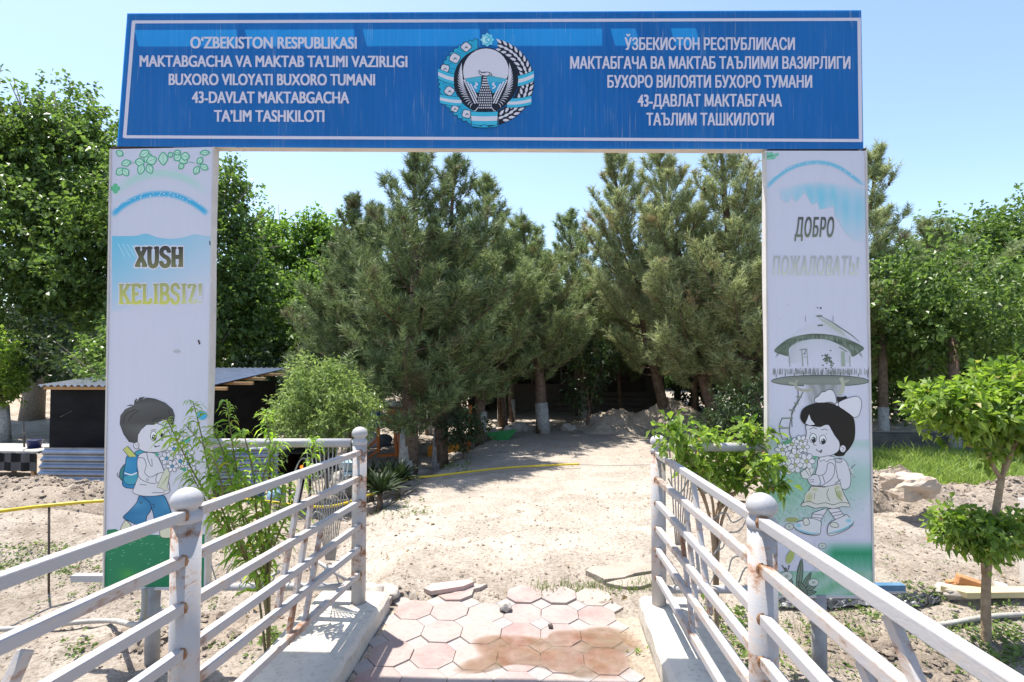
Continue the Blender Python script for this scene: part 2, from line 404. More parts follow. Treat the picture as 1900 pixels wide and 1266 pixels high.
def dirt_heap(name, label, c, rx, ry, h, rot=0, seed=0, mat='soil_heap', cat='dirt heap', group=None, peak=1.6, rough=1.0, clods=True):
    nu, nr = 150, 46
    u = np.linspace(0, 2 * np.pi, nu, endpoint=False); r = np.linspace(0, 1, nr)
    Rr, U = np.meshgrid(r, u, indexing='ij')
    rim = 1 + 0.22 * np.sin(U * 3 + seed) + 0.13 * np.sin(U * 5 + 2 * seed)
    lx, ly = rx * Rr * np.cos(U) * rim, ry * Rr * np.sin(U) * rim
    ca, sa = math.cos(rot), math.sin(rot)
    x, y = c[0] + lx * ca - ly * sa, c[1] + lx * sa + ly * ca
    prof = np.clip(1 - Rr, 0, 1) ** (1 / peak) if peak < 1 else (1 - Rr ** peak)
    lump = 0.75 + 1.0 * fbm(x * 1.3, y * 1.3, seed + 5, 3)
    z = ground_h(x, y) + h * prof * lump + rough * (fbm(x * 5, y * 5, seed, 4) * 0.16 + fbm(x * 16, y * 16, seed + 2, 3) * 0.07) * (0.3 + prof) * min(1, h * 2.2) - 0.06 * (Rr > 0.97)
    V = np.stack([x, y, z], -1).reshape(-1, 3); ix = np.arange(nr * nu).reshape(nr, nu)
    FA = np.stack([ix[:-1], np.roll(ix, -1, 1)[:-1], np.roll(ix, -1, 1)[1:], ix[1:]], -1).reshape(-1, 4)
    o = npmesh(name, V, FA[:, ::-1], M[mat], smooth=True)
    tag(o, label, cat, group)
    if clods:
        k = int(340 * rx * ry) + 60; rg = np.random.default_rng(seed + 3)
        ri = rg.integers(2, nr - 1, k); ui = rg.integers(0, nu, k)
        pts = np.stack([x[ri, ui], y[ri, ui], z[ri, ui] + 0.01], -1)
        q = stones('clods', pts, np.minimum(.05, np.exp(rg.normal(-3.9, 0.45, k))), M[mat], seed); q['kind'] = 'stuff'; setpar(q, o)
    return o
hl = 'heaps of dug earth'
p = G(70, 928, -0.05); dirt_heap('dirt_heap', 'long low heap of crumbly dug soil in front of the checkered table and metal sheets', (p.x + 0.1, p.y + 0.35), 2.3, 0.75, 0.30, 0.05, 1, group=hl)
p = G(1700, 945, 0); dirt_heap('dirt_heap', 'broad heap of grey clods beside the right gate pillar with a pale boulder on top', (p.x - 0.1, p.y + 0.25), 1.15, 0.66, 0.46, 0.0, 4, group=hl)
p = G(330, 1180, -.34); dirt_heap('dirt_heap', 'low patch of freshly dug dark soil at the foot of the left pillar leg', (p.x, p.y), 0.62, 0.26, 0.09, 0.1, 23, group=hl, rough=.9)
p = G(1640, 1215, -.34); dirt_heap('dirt_heap', 'low patch of loose soil among the weeds behind the right railing', (p.x, p.y), 0.55, 0.24, 0.07, -.1, 29, group=hl, rough=.9)
p = G(1850, 940, 0); dirt_heap('dirt_heap', 'low ridge of soil behind the small tree at the edge of the lawn', (p.x + 0.6, p.y + 0.4), 1.5, 0.5, 0.26, 0.05, 7, group=hl)
p = P(1240, 790, 13.5); dirt_heap('dirt_heap', 'tall pointed pile of pale earth at the end of the dirt road', (p.x, p.y), 1.7, 1.2, 0.95, 0.0, 11, 'sand', group=hl, peak=0.9, rough=0.5)
p = P(1140, 790, 13.2); dirt_heap('dirt_heap', 'smaller flat-topped earth pile left of the tall pointed pile', (p.x, p.y), 1.15, 0.8, 0.62, 0.1, 13, 'sand', group=hl, peak=1.2, rough=0.7)
p = P(60, 770, 19.5); dirt_heap('dirt_heap', 'far sunlit sandy mound beyond the black shed', (p.x, p.y), 3.6, 2.0, 0.95, 0.0, 17, 'sand', group=hl, rough=0.7, clods=False)
p = P(1330, 790, 12.8); dirt_heap('dirt_heap', 'sandy bank behind the leafy shrub at the right railing', (p.x + 0.5, p.y + .5), 1.5, 0.8, 0.60, 0.1, 19, 'sand', group=hl, rough=0.7)

# ================================================================== WALKWAY
dX = [G(1003, 1201.6).x]; pitch = 0.5 * (G(1081, 1206).x - G(925.5, 1200).x)
rowsY = [G(1000, y).y for y in (1121, 1158, 1202, 1248)]
pY = (rowsY[0] - rowsY[-1]) / 3.0
def octa(cx, cy, sx, sy, k=0.295):
    a = []
    for ex, ey in ((1, k / 0.5 * 0.5), (k, 1), (-k, 1), (-1, k), (-1, -k), (-k, -1), (k, -1), (1, -k)): pass
    kx = 0.42
    return [(cx + sx * x, cy + sy * y) for x, y in ((1, -kx), (1, kx), (kx, 1), (-kx, 1), (-1, kx), (-1, -kx), (-kx, -1), (kx, -1))]
tb = MB(); rng = random.Random(3)
def tile(poly, z0, z1, mi, tilt=(0, 0)):
    cx = sum(p[0] for p in poly) / len(poly); cy = sum(p[1] for p in poly) / len(poly)
    ins = 0.985
    top = [(cx + (x - cx) * ins, cy + (y - cy) * ins, z1 + tilt[0] * (x - cx) + tilt[1] * (y - cy)) for x, y in poly]
    mid = [(x, y, z1 - 0.005 + tilt[0] * (x - cx) + tilt[1] * (y - cy)) for x, y in poly]
    bot = [(x, y, z0) for x, y in poly]; m = len(poly)
    tb.add(top + mid + bot, [tuple(range(m))] + [(m + i, m + (i + 1) % m, (i + 1) % m, i) for i in range(m)] + [(2 * m + i, 2 * m + (i + 1) % m, m + (i + 1) % m, m + i) for i in range(m)], mi)
gap = 0.0014
raised = []
for j in range(-11, 2):                     # octagon rows between diamond rows
    cy = rowsY[0] + (j + 0.5) * pY * 1.0 - 0.0
    for i in range(-4, 4):
        cx = dX[0] + (i + 0.5) * pitch
        if cx + pitch / 2 > RX + 0.02: continue
        if cx - pitch / 2 < LX - 0.05: continue
        z = rng.uniform(-0.003, 0.003); t = (rng.uniform(-.012, .012), rng.uniform(-.012, .012))
        if j == 0:
            if i in (-1, 0): z += 0.013
            elif i in (1, 2): z += 0.004
            elif i == -3: z += 0.012; t = (0.04, -0.02)
            else: continue
        if j > 0: continue
        tile(octa(cx, cy, pitch / 2 - gap, pY / 2 - gap), -0.07, z, rng.choice((0, 0, 1, 2)), t)
    if j <= 0:
        for i in range(-4, 4):
            cx = dX[0] + i * pitch; dy_ = rowsY[0] + j * pY
            if cx > RX - 0.04 or cx < LX + 0.03: continue
            hx, hy = pitch / 2 * 0.58 - gap, pY / 2 * 0.58 - gap
            tile([(cx + hx, dy_), (cx, dy_ + hy), (cx - hx, dy_), (cx, dy_ - hy)], -0.07, rng.uniform(-.006, .0), 3)
def tile_mat(name, c):
    a = NT(name); v = a.tex()
    n1 = a.noise(v, 3.2, 5, 0.6); n2 = a.noise(v, 30, 5, 0.65)
    col = a.ramp(n1, [(0.36, c), (0.62, (0.345, 0.295, 0.265))])
    col = a.mix(a.ramp(n2, [(0.50, 0.0), (0.75, 0.5)]), col, tuple(x * 0.6 for x in c))
    col = a.mix(a.ramp(a.noise(v, 1.4, 4), [(0.52, 0.0), (0.68, 0.6)]), col, (0.40, 0.335, 0.27))
    a.base(col); a.rough(0.8, 0.3); a.bump(n2, 0.25, 0.006); return a.m
walk = tb.build('walkway', [tile_mat('pink_tile', (0.32, 0.235, 0.218)), tile_mat('faded_tile', (0.33, 0.26, 0.235)), tile_mat('red_tile', (0.30, 0.20, 0.182)), tile_mat('grey_tile', (0.29, 0.28, 0.275))])
tag(walk, kind='structure')
wb = MB().box(((LX + RX) / 2, 1.45, -0.239), (RX - LX - 0.02, 4.72, 0.46))
tag(wb.build('walkway_bed', M['sand']), kind='structure')

# kerbs: rough cast concrete with chipped edge
def kerb(name, label, x0, x1, y0, y1, z):
    ys = np.linspace(y0, y1, 150); prof = []
    for yy in ys:
        n1 = float(fbm(np.array([yy * 3.0]), np.array([x0 * 7.0]), 4, 4)[0]); n2 = float(fbm(np.array([yy * 9.0]), np.array([x1 * 3.0]), 8, 3)[0])
        e = 0.03 * n2
        zt = z + 0.022 * n1
        prof.append([(x0, yy, -0.55), (x0 + e, yy, zt - 0.03), (x0 + 0.03, yy, zt), ((x0 + x1) / 2, yy, zt + 0.010 * n2), (x1 - 0.022 + e, yy, zt - 0.002), (x1 + e, yy, zt - 0.026 - 0.05 * max(0, n2)), (x1 + 0.012, yy, -0.55)])
    k = len(prof[0]); vs = [p for r in prof for p in r]; fs = []
    for i in range(len(prof) - 1):
        for q in range(k - 1): fs.append((i * k + q, i * k + q + 1, (i + 1) * k + q + 1, (i + 1) * k + q))
    fs += [tuple(reversed(range(k))), tuple((len(prof) - 1) * k + q for q in range(k))]
    b = MB(); b.add(vs, [tuple(reversed(f)) for f in fs], 0)
    o = b.build(name, M['concrete'])
    return tag(o, label, 'kerb', 'concrete kerbs of the footbridge')
a = NT('cast_concrete'); v = a.tex(); nb = a.noise(v, 2.6, 5, 0.6); nf = a.noise(v, 24, 6, 0.7)
c = a.ramp(nb, [(0.3, (0.64, 0.58, 0.49)), (0.7, (0.50, 0.45, 0.385))]); c = a.mix(a.ramp(nf, [(0.52, 0), (0.72, 0.6)]), c, (0.25, 0.215, 0.18))
a.base(c); a.rough(0.9, 0.2); a.bump(nf, 0.6, 0.015); M['concrete'] = a.m
kerb('concrete_kerb', 'wide pale concrete kerb under the left white railing, striped with rail shadows', -1.62, LX, -0.6, 3.83, CURB_Z)
kerb('concrete_kerb', 'narrow sunlit concrete kerb under the right white railing', RX, 1.02, -0.6, 3.86, CURB_Z).data.transform(Matrix.Identity(4))

# puddle on the right half of the tiles
pz = 0.006
pp = [(880, 1192), (905, 1180), (960, 1178), (1010, 1184), (1025, 1172), (1075, 1168), (1105, 1164), (1140, 1166), (1168, 1178), (1186, 1196), (1184, 1206), (1162, 1212), (1166, 1240), (1140, 1254), (1100, 1256), (1060, 1252), (1000, 1236), (960, 1232), (930, 1236), (905, 1244), (870, 1248), (850, 1240), (868, 1225), (890, 1215)]
def catmull(pts, n=6, closed=True):
    out = []; N = len(pts)
    rngi = range(N) if closed else range(N - 1)
    for i in rngi:
        p0 = pts[(i - 1) % N] if closed or i > 0 else pts[i]; p1 = pts[i]; p2 = pts[(i + 1) % N]
        p3 = pts[(i + 2) % N] if closed or i + 2 < N else p2
        for k in range(n):
            t = k / n
            out.append(tuple(0.5 * ((2 * b) + (c_ - a_) * t + (2 * a_ - 5 * b + 4 * c_ - d_) * t * t + (-a_ + 3 * b - 3 * c_ + d_) * t ** 3) for a_, b, c_, d_ in zip(p0, p1, p2, p3)))
    if not closed: out.append(tuple(pts[-1]))
    return out
ring = [G(x, y, pz) for x, y in catmull(pp, 4)]; cen = G(1010, 1212, pz); nr_ = len(ring); vs = []; fd = []
for t, f_ in ((1.06, 0.0), (1.0, .35), (.92, .8), (.80, 1.0), (.5, 1.0)):
    for q in ring: vs.append(cen + (q - cen) * t); fd.append(f_)
vs.append(cen); fd.append(1.0)
fs = [(k * nr_ + i_, (k + 1) * nr_ + i_, (k + 1) * nr_ + (i_ + 1) % nr_, k * nr_ + (i_ + 1) % nr_) for k in range(4) for i_ in range(nr_)] + [(4 * nr_ + i_, 5 * nr_, 4 * nr_ + (i_ + 1) % nr_) for i_ in range(nr_)]
b = MB(); b.add(vs, fs); pud = b.build('puddle', [])
ca = pud.data.color_attributes.new('Depth', 'FLOAT_COLOR', 'POINT'); ca.data.foreach_set('color', np.repeat(np.array(fd, dtype=np.float32), 4))
a = NT('muddy_water'); tr = a.n('ShaderNodeBsdfTransparent'); vc = a.n('ShaderNodeVertexColor'); vc.layer_name = 'Depth'; v = a.tex()
dn = a.math('MULTIPLY', vc.outputs['Color'], a.ramp(a.noise(v, 9, 4), [(0.25, 0.35), (0.6, 1.0)]))
a.l(a.mix(dn, (1, 1, 1), (0.72, 0.58, 0.48)), tr.inputs[0])
a.base(a.ramp(a.noise(v, 4, 3), [(0.35, (0.30, 0.25, 0.17)), (0.65, (0.36, 0.25, 0.19))])); a.rough(0.07, 0.5)
mx = a.n('ShaderNodeMixShader'); a.l(a.math('MULTIPLY', dn, a.ramp(a.noise(v, 5, 4), [(0.40, 0.10), (0.68, 0.75)])), mx.inputs[0])
a.l(tr.outputs[0], mx.inputs[1]); a.l(a.p.outputs[0], mx.inputs[2]); a.l(mx.outputs[0], a.out.inputs['Surface'])
pud.data.materials.append(a.m); tag(pud, kind='structure')

# ================================================================== WELCOME GATE
GL, GR = P(206, 660, 3.86), P(1613, 660, 3.66)
gu = Vector((GR.x - GL.x, GR.y - GL.y, 0)).normalized(); gn = Vector((gu.y, -gu.x, 0))        # gn points at the viewer
def onG(px, py, off=0.0): return onPl(px, py, GL + gn * off, gn)
def panel_mat():
    a = NT('printed_panel'); v = a.tex()
    st = a.noise(a.mapping(v, (14, 14, 0.8)), 3.0, 4, 0.6)
    c = a.ramp(st, [(0.35, (0.698, 0.687, 0.768)), (0.75, (0.680, 0.668, 0.748))])
    c = a.mix(a.ramp(a.noise(v, 30, 3), [(0.73, 0), (0.77, 0.35)]), c, (0.36, 0.32, 0.28))
    a.base(c); a.rough(0.45, 0.35); a.bump(a.noise(a.mapping(v, (2, 2, 0.7)), 2.0, 2), 0.12, 0.02); return a.m
M['panel'] = panel_mat()
M['panel_edge'] = pm('panel_edge', (0.66, 0.62, 0.58), (0.56, 0.51, 0.47), 6, 0.7)
M['print'] = None
a = NT('ink_print'); at = a.n('ShaderNodeVertexColor'); at.layer_name = 'Col'
v = a.tex(); a.base(at.outputs['Color']); a.rough(0.45, 0.35); M['print'] = a.m
gate = thing('welcome_gate', 'tall gate with blue sign board on two white printed pillars across the walkway', 'gate', tuple((GL + GR) / 2 - Vector((0, 0, 2.1))))

def pillar(corners, depth, leg_x, leg_y, side):
    tl, tr_, br, bl = [onG(x, y) for x, y in corners]
    b = MB(); n = 14; back = -gn * depth
    # slightly bowed, hand-made sheet edges
    def edge(p, q, amp, ph):
        return [p.lerp(q, i / n) + gu * amp * math.sin(ph + i * 0.9) for i in range(n + 1)]
    Lf, Rt = edge(tl, bl, 0.0035, side), edge(tr_, br, 0.0035, side + 2)
    vs = Lf + Rt + [p + back for p in Lf] + [p + back for p in Rt]; k = n + 1; fs = []; mi = []
    b.add(vs, [(i, i + 1, k + i + 1, k + i) for i in range(n)], 0)
    b.f += [(2 * k + i, 3 * k + i, 3 * k + i + 1, 2 * k + i + 1) for i in range(n)] + [(i, 2 * k + i, 2 * k + i + 1, i + 1) for i in range(n)] + [(k + i, k + i + 1, 3 * k + i + 1, 3 * k + i) for i in range(n)] + [(0, k, 3 * k, 2 * k), (n, 2 * k + n, 3 * k + n, k + n)]
    b.mi += [1] * (3 * n + 2); b.sm += [False] * (3 * n + 2)
    o = b.build('pillar', [M['panel'], M['panel_edge']], gate)
    # thin aluminium edging and steel leg
    e = MB()
    for A, B in ((tl, bl), (tr_, br)): e.bar(A + gn * 0.003 - gn * 0.02, B + gn * 0.003 - gn * 0.02, 0.012, 0.05, gn)
    e.bar(bl - Vector((0, 0, .006)) - gn * depth / 2, br - Vector((0, 0, .006)) - gn * depth / 2, depth + 0.01, 0.012)
    e.build('edge_trim', M['panel_edge'], o)
    for s in (0,):
        c = onG(leg_x, leg_y, -depth / 2); gz = gh(c.x, c.y) - 0.15
        l = MB(); top = Vector((c.x, c.y, bl.z + 0.01))
        l.tube([Vector((c.x, c.y, gz)), top], 0.048, 14)
        l.lathe((c.x, c.y, bl.z - 0.20), [(0.06, 0), (0.062, 0.02), (0.05, 0.05)], 14)
        l.build('leg', M['grey_paint'], gate)
    return o
M['grey_paint'] = pm('grey_painted_steel', (0.40, 0.39, 0.38), (0.30, 0.28, 0.27), 9, 0.6, 0.2, 40)
PL = pillar([(206, 277), (397, 273), (382, 1093), (193, 1090)], 0.062, 284, 1130, 0.3)
PR = pillar([(1420, 280), (1606, 280), (1620.5, 1107), (1427, 1105)], 0.062, 1519, 1130, 1.4)
# stub brackets at the foot of the pillars
b = MB(); A, B = onG(136, 1072, -.05), onG(200, 1072, -.05); b.bar(A, B, 0.05, 0.045); b.build('bracket', M['white_clean'], gate)
b = MB(); A, B = onG(1612, 1090, -.05), onG(1676, 1090, -.05); b.bar(A, B, 0.05, 0.045); b.bar(A + gn * 0.027 - Vector((0, 0, .02)), B + gn * 0.027 - Vector((0, 0, .02)), 0.006, 0.012, mi=1)
o = b.build('bracket', [pm('blue_channel', (0.05, 0.14, 0.24), (0.10, 0.20, 0.30), 12, 0.5), M['white_clean']], gate); o['label'] = 'blue painted steel channel end'

# --- sign board: hollow box, translucent face, open slots along the top
bt, bb = onG(235, 25), onG(217, 272)
TLc, TRc, BRc, BLc = onG(236, 25), onG(1598, 19), onG(1602, 277), onG(217, 272)
TH = 0.080
def sign_face_mat():
    a = NT('blue_sign_film'); v = a.tex()
    rib = a.n('ShaderNodeTexWave', wave_type='BANDS', bands_direction='X'); rib.inputs['Scale'].default_value = 26; rib.inputs['Distortion'].default_value = 0.0; a.l(v, rib.inputs['Vector'])
    streak = a.noise(a.mapping(v, (55, 55, 1.6)), 1.0, 3, 0.6); spots = a.noise(v, 45, 3, 0.6); fade = a.noise(a.mapping(v, (1, 1, 0.5)), 2.5, 4)
    c = a.ramp(fade, [(0.3, (0.012, 0.200, 0.58)), (0.7, (0.022, 0.255, 0.68))])
    c = a.mix(a.math('MULTIPLY', rib.outputs['Fac'], 0.16), c, (0.012, 0.11, 0.45))
    fine = a.noise(a.mapping(v, (150, 150, 3.0)), 1.0, 2, 0.5); gate_ = a.ramp(a.noise(a.mapping(v, (7, 7, 3.5)), 1.0, 3), [(0.42, 0), (0.62, 1)])
    m = a.math('MULTIPLY', a.ramp(fine, [(0.61, 0), (0.72, 0.75)]), gate_)
    c = a.mix(m, c, (0.50, 0.58, 0.68)); c = a.mix(a.ramp(streak, [(0.50, 0), (0.80, 0.45)]), c, (0.14, 0.34, 0.70))
    c = a.mix(a.ramp(spots, [(0.72, 0), (0.76, 0.7)]), c, (0.06, 0.06, 0.08))
    a.base(c); a.rough(0.38, 0.4)
    t = a.n('ShaderNodeBsdfTranslucent'); hs = a.n('ShaderNodeMix', data_type='RGBA'); hs.inputs[0].default_value = 0.85
    a.l(c, hs.inputs[6]); hs.inputs[7].default_value = (0.03, 0.44, 0.95, 1); a.l(hs.outputs[2], t.inputs[0])
    mx = a.n('ShaderNodeMixShader'); mx.inputs[0].default_value = 0.42
    a.l(a.p.outputs[0], mx.inputs[1]); a.l(t.outputs[0], mx.inputs[2]); a.l(mx.outputs[0], a.out.inputs['Surface'])
    a.bump(rib.outputs['Fac'], 0.10, 0.003); return a.m
M['sign'] = sign_face_mat()
board = thing('sign_board', None, None); del_ = board
bpy.data.objects.remove(board)
b = MB(); N = 40; top = [TLc.lerp(TRc, i / N) for i in range(N + 1)]; bot = [BLc.lerp(BRc, i / N) + Vector((0, 0, -0.006 * math.sin(i / N * math.pi))) for i in range(N + 1)]
b.add(top + bot, [(N + 1 + i, N + 2 + i, i + 1, i) for i in range(N)], 0)
board = b.build('sign_board', M['sign'], gate)
fr = MB(); back = -gn * TH
fr.prism([TLc + back, TRc + back, BRc + back, BLc + back], -gn, 0.006)          # back sheet
zt = Vector((0, 0, -0.012))
fr.bar(TLc - gn * 0.013 + zt, TRc - gn * 0.013 + zt, 0.022, 0.026)               # top front tube
fr.bar(TLc - gn * 0.070 + zt, TRc - gn * 0.070 + zt, 0.020, 0.026)
fr.bar(BLc - gn * 0.045 - zt, BRc - gn * 0.045 - zt, TH, 0.024)
for A, B in ((TLc, BLc), (TRc, BRc)):
    sgn = gu if A is TLc else -gu
    fr.bar(A - gn * 0.045 + sgn * 0.012, B - gn * 0.045 + sgn * 0.012, 0.024, TH, gn)
for px in (442, 660, 893, 1120, 1340):
    A, B = onG(px, 24), onG(px, 274); fr.bar(A - gn * 0.042, B - gn * 0.042, 0.035, 0.070, gn)
fr.bar(onG(1172, 22) - gn * 0.05 + zt, onG(1236, 22) - gn * 0.05 + zt, 0.05, 0.02); fr.bar(onG(1284, 22) - gn * 0.05 + zt, onG(1596, 22) - gn * 0.05 + zt, 0.05, 0.02)
fr.build('frame', M['panel_edge'], board)
# dark gasket where the left pillar meets the board
b = MB(); b.bar(onG(212, 276, -.03), onG(397, 272, -.03), 0.05, 0.014); M['joint'] = pm('rusty_joint', (0.05, 0.035, 0.03), (0.13, 0.09, 0.06), 30, 0.9); b.build('joint', M['joint'], gate)
b = MB(); b.bar(onG(1422, 279, -.03), onG(1604, 279, -.03), 0.05, 0.008); b.build('joint', M['joint'], gate)

class Draw:                       # flat print on a gate face, laid up in thin sheets of ink
    def __init__(s, off, ox, oy, sc, lay0=0.0008):
        s.ox, s.oy, s.sc = ox, oy, sc; s.z = lay0; s.off = off; s.V = []; s.Fc = []; s.C = []; s.step = 1e-5
    def _p(s, x, y): return onG(s.ox + x / s.sc, s.oy + y / s.sc, s.off + s.z)
    def _col(s, c, x, y):
        c = c(x, y) if callable(c) else c
        l = lin(c); return (min(.86, l[0] * 1.22), min(.86, l[1] * 1.20), min(.86, l[2] * 1.04), 1)
    def tri(s, pts, tris, c):
        b = len(s.V); s.V += [s._p(x, y) for x, y in pts]; s.C += [s._col(c, x, y) for x, y in pts]
        for t in tris:
            (x0, y0), (x1, y1), (x2, y2) = (pts[i] for i in t)
            if (x1 - x0) * (y2 - y0) - (x2 - x0) * (y1 - y0) > 0: t = (t[0], t[2], t[1])
            s.Fc.append(tuple(b + i for i in t))
    def nx(s): s.z += s.step
    def poly(s, pts, c, sm=0, ol=None, lw=3):
        if sm: pts = catmull(pts, sm)
        s.nx(); t = tessellate_polygon([[Vector((x, y, 0)) for x, y in pts]])
        s.tri(pts, t, c)
        if ol: s.line(list(pts) + [pts[0]], lw, ol)
        return s
    def line(s, pts, w, c, sm=0, taper=False):
        if sm: pts = catmull(pts, sm, False)
        s.nx(); L, Rr = [], []; n = len(pts)
        for i, (x, y) in enumerate(pts):
            x0, y0 = pts[max(0, i - 1)]; x1, y1 = pts[min(n - 1, i + 1)]
            dx, dy = x1 - x0, y1 - y0; l = math.hypot(dx, dy) or 1
            h = w / 2 * ((1 - abs(2 * i / max(1, n - 1) - 1) ** 2 * 0.85) if taper else 1)
            L.append((x - dy / l * h, y + dx / l * h)); Rr.append((x + dy / l * h, y - dx / l * h))
        s.tri(L + Rr, [(i, i + 1, n + i) for i in range(n - 1)] + [(i + 1, n + i + 1, n + i) for i in range(n - 1)], c)
        return s
    def ell(s, cx, cy, rx, ry, c, ol=None, lw=3, rot=0, n=28):
        ca, sa = math.cos(rot), math.sin(rot)
        pts = [(cx + rx * math.cos(a) * ca - ry * math.sin(a) * sa, cy + rx * math.cos(a) * sa + ry * math.sin(a) * ca) for a in (2 * math.pi * i / n for i in range(n))]
        return s.poly(pts, c, 0, ol, lw)
    def grid(s, f, nu, nv, c):      # f(u,v)->(x,y); c(x,y,u,v)
        s.nx(); pts = []; cs = []
        b = len(s.V)
        for i in range(nu + 1):
            for j in range(nv + 1):
                u, v_ = i / nu, j / nv; x, y = f(u, v_); s.V.append(s._p(x, y)); s.C.append(s._col(c(x, y, u, v_), x, y))
        for i in range(nu):
            for j in range(nv):
                q = b + i * (nv + 1) + j; s.Fc += [(q, q + 1, q + nv + 2), (q, q + nv + 2, q + nv + 1)]
        return s
    def build(s, name, parent, mat=None):
        me = bpy.data.meshes.new(name); me.from_pydata([tuple(v) for v in s.V], [], s.Fc)
        ca = me.color_attributes.new('Col', 'FLOAT_COLOR', 'POINT')
        ca.data.foreach_set('color', np.array(s.C, dtype=np.float32).ravel())
        me.materials.append(mat or M['print']); me.update()
        o = bpy.data.objects.new(name, me); COL.objects.link(o); setpar(o, parent); return o
W_, K_ = (198, 198, 222), (34, 32, 40)
def mixc(a, b, t): t = max(0, min(1, t)); return tuple(x + (y - x) * t for x, y in zip(a, b))

# --- board border and lettering
d = Draw(0, 0, 0, 1, 0.0012)
def frame_line(p0, p1, w): d.line([p0, p1], w, (205, 200, 222))
LW = 5.6
frame_line((247, 41), (1597, 36), LW); frame_line((231, 254), (1598, 261), LW); frame_line((248, 39), (231, 256), LW + 1); frame_line((1594, 35), (1597, 263), LW + 1)
d.build('border', board)
from mathutils.geometry import interpolate_bezier
def text_mesh(s, size, bold, xs=1.0, shear=0.0, space=1.0):
    """outlines of a line of text filled contour by contour, so overlapping strokes of a glyph stay solid"""
    cu = bpy.data.curves.new('t', 'FONT'); cu.body = s; cu.size = size; cu.shear = shear; cu.space_character = space; cu.align_x = 'CENTER'
    o = bpy.data.objects.new('t', cu); COL.objects.link(o); bpy.context.view_layer.update()
    cv = o.to_curve(bpy.context.evaluated_depsgraph_get()); loops = []
    for sp_ in cv.splines:
        pts = []; bp = sp_.bezier_points
        if len(bp):
            for k in range(len(bp)):
                a_, b_ = bp[k], bp[(k + 1) % len(bp)]; pts += [tuple(q)[:2] for q in interpolate_bezier(a_.co, a_.handle_right, b_.handle_left, b_.co, 6)[:-1]]
        else: pts = [tuple(q.co)[:2] for q in sp_.points]
        if len(bp) == 24 and abs(bp[0].co.x - bp[23].co.x) < 1e-3 and abs(bp[11].co.x - bp[12].co.x) < 1e-3:      # the Cyrillic I: two stems and a diagonal
            x0, x1, y0, y1 = bp[11].co.x, bp[0].co.x, bp[0].co.y, bp[23].co.y; t_ = (x1 - x0) * .16
            loops += [[(x0, y0), (x0 + t_, y0), (x0 + t_, y1), (x0, y1)], [(x1 - t_, y0), (x1, y0), (x1, y1), (x1 - t_, y1)], [(x0 + t_ * .3, y0), (x0 + t_ * 1.5, y0), (x1 - t_ * .3, y1), (x1 - t_ * 1.5, y1)]]; continue
        cl = [p for k, p in enumerate(pts) if math.dist(p, pts[k - 1]) > 1e-5]
        if len(cl) > 2: loops.append(cl)
    o.to_curve_clear(); bpy.data.objects.remove(o)
    area = lambda L: sum(L[k - 1][0] * L[k][1] - L[k][0] * L[k - 1][1] for k in range(len(L))) / 2
    def inside(p, L):
        c = False
        for k in range(len(L)):
            (x0, y0), (x1, y1) = L[k - 1], L[k]
            if (y0 > p[1]) != (y1 > p[1]) and p[0] < (x1 - x0) * (p[1] - y0) / (y1 - y0) + x0: c = not c
        return c
    ar = [area(L) for L in loops]; outs, holes = [], []
    for k, L in enumerate(loops):
        par = [j for j in range(len(loops)) if j != k and abs(ar[j]) > abs(ar[k]) and all(inside(p, loops[j]) for p in L[::3])]
        (holes if any(ar[j] * ar[k] < 0 for j in par) else outs).append(L)
    vs, fs = [], []
    for n_, L in enumerate(outs):
        hs = [h for h in holes if inside(h[0], L) and abs(area(h)) < abs(area(L))]
        flat = L + [p for h in hs for p in h]; b_ = len(vs)
        vs += [(x, y, 1.0e-5 * (n_ % 3)) for x, y in flat]
        fs += [tuple(b_ + k for k in t) for t in tessellate_polygon([[Vector((x, y, 0)) for x, y in q] for q in [L] + hs])]
    return np.array(vs), fs
def letter_line(s, x0, x1, yt, yb, slope=0.0, bold=0.036, shear=0.0, name='lettering', parent=None, col=(205, 200, 222), off=0.0025, cap=None, space=1.0):
    """text whose capitals fill photo box x0..x1, yt..yb; heavy strokes come from overlaid copies of the letters"""
    vs, fs = text_mesh(s, 1.0, 0.0, 1, shear, space)
    ref, _ = text_mesh('H', 1.0, 0.0)
    mn, mx_ = vs[:, 0].min() - bold, vs[:, 0].max() + bold; b0, t0 = ref[:, 1].min() - bold * .3, ref[:, 1].max() + bold * .3
    dr = Draw(0, 0, 0, 1, off); n = len(vs)
    for q, (dx, dy) in enumerate(((-1, -.3), (1, -.3), (-1, .3), (1, .3), (-.5, 0), (.5, 0), (0, 0))):
        for x, y, z in vs:
            u = (x + dx * bold - mn) / (mx_ - mn); v_ = (y + dy * bold - b0) / (t0 - b0)
            px, py = x0 + (x1 - x0) * u, yb + (yt - yb) * v_ + slope * (x1 - x0) * u
            dr.V.append(onG(px, py, off + .00003 * q + z)); dr.C.append(dr._col(col, px, py))
        dr.Fc += [tuple(q * n + i for i in f) for f in fs]
    return dr.build(name, parent)
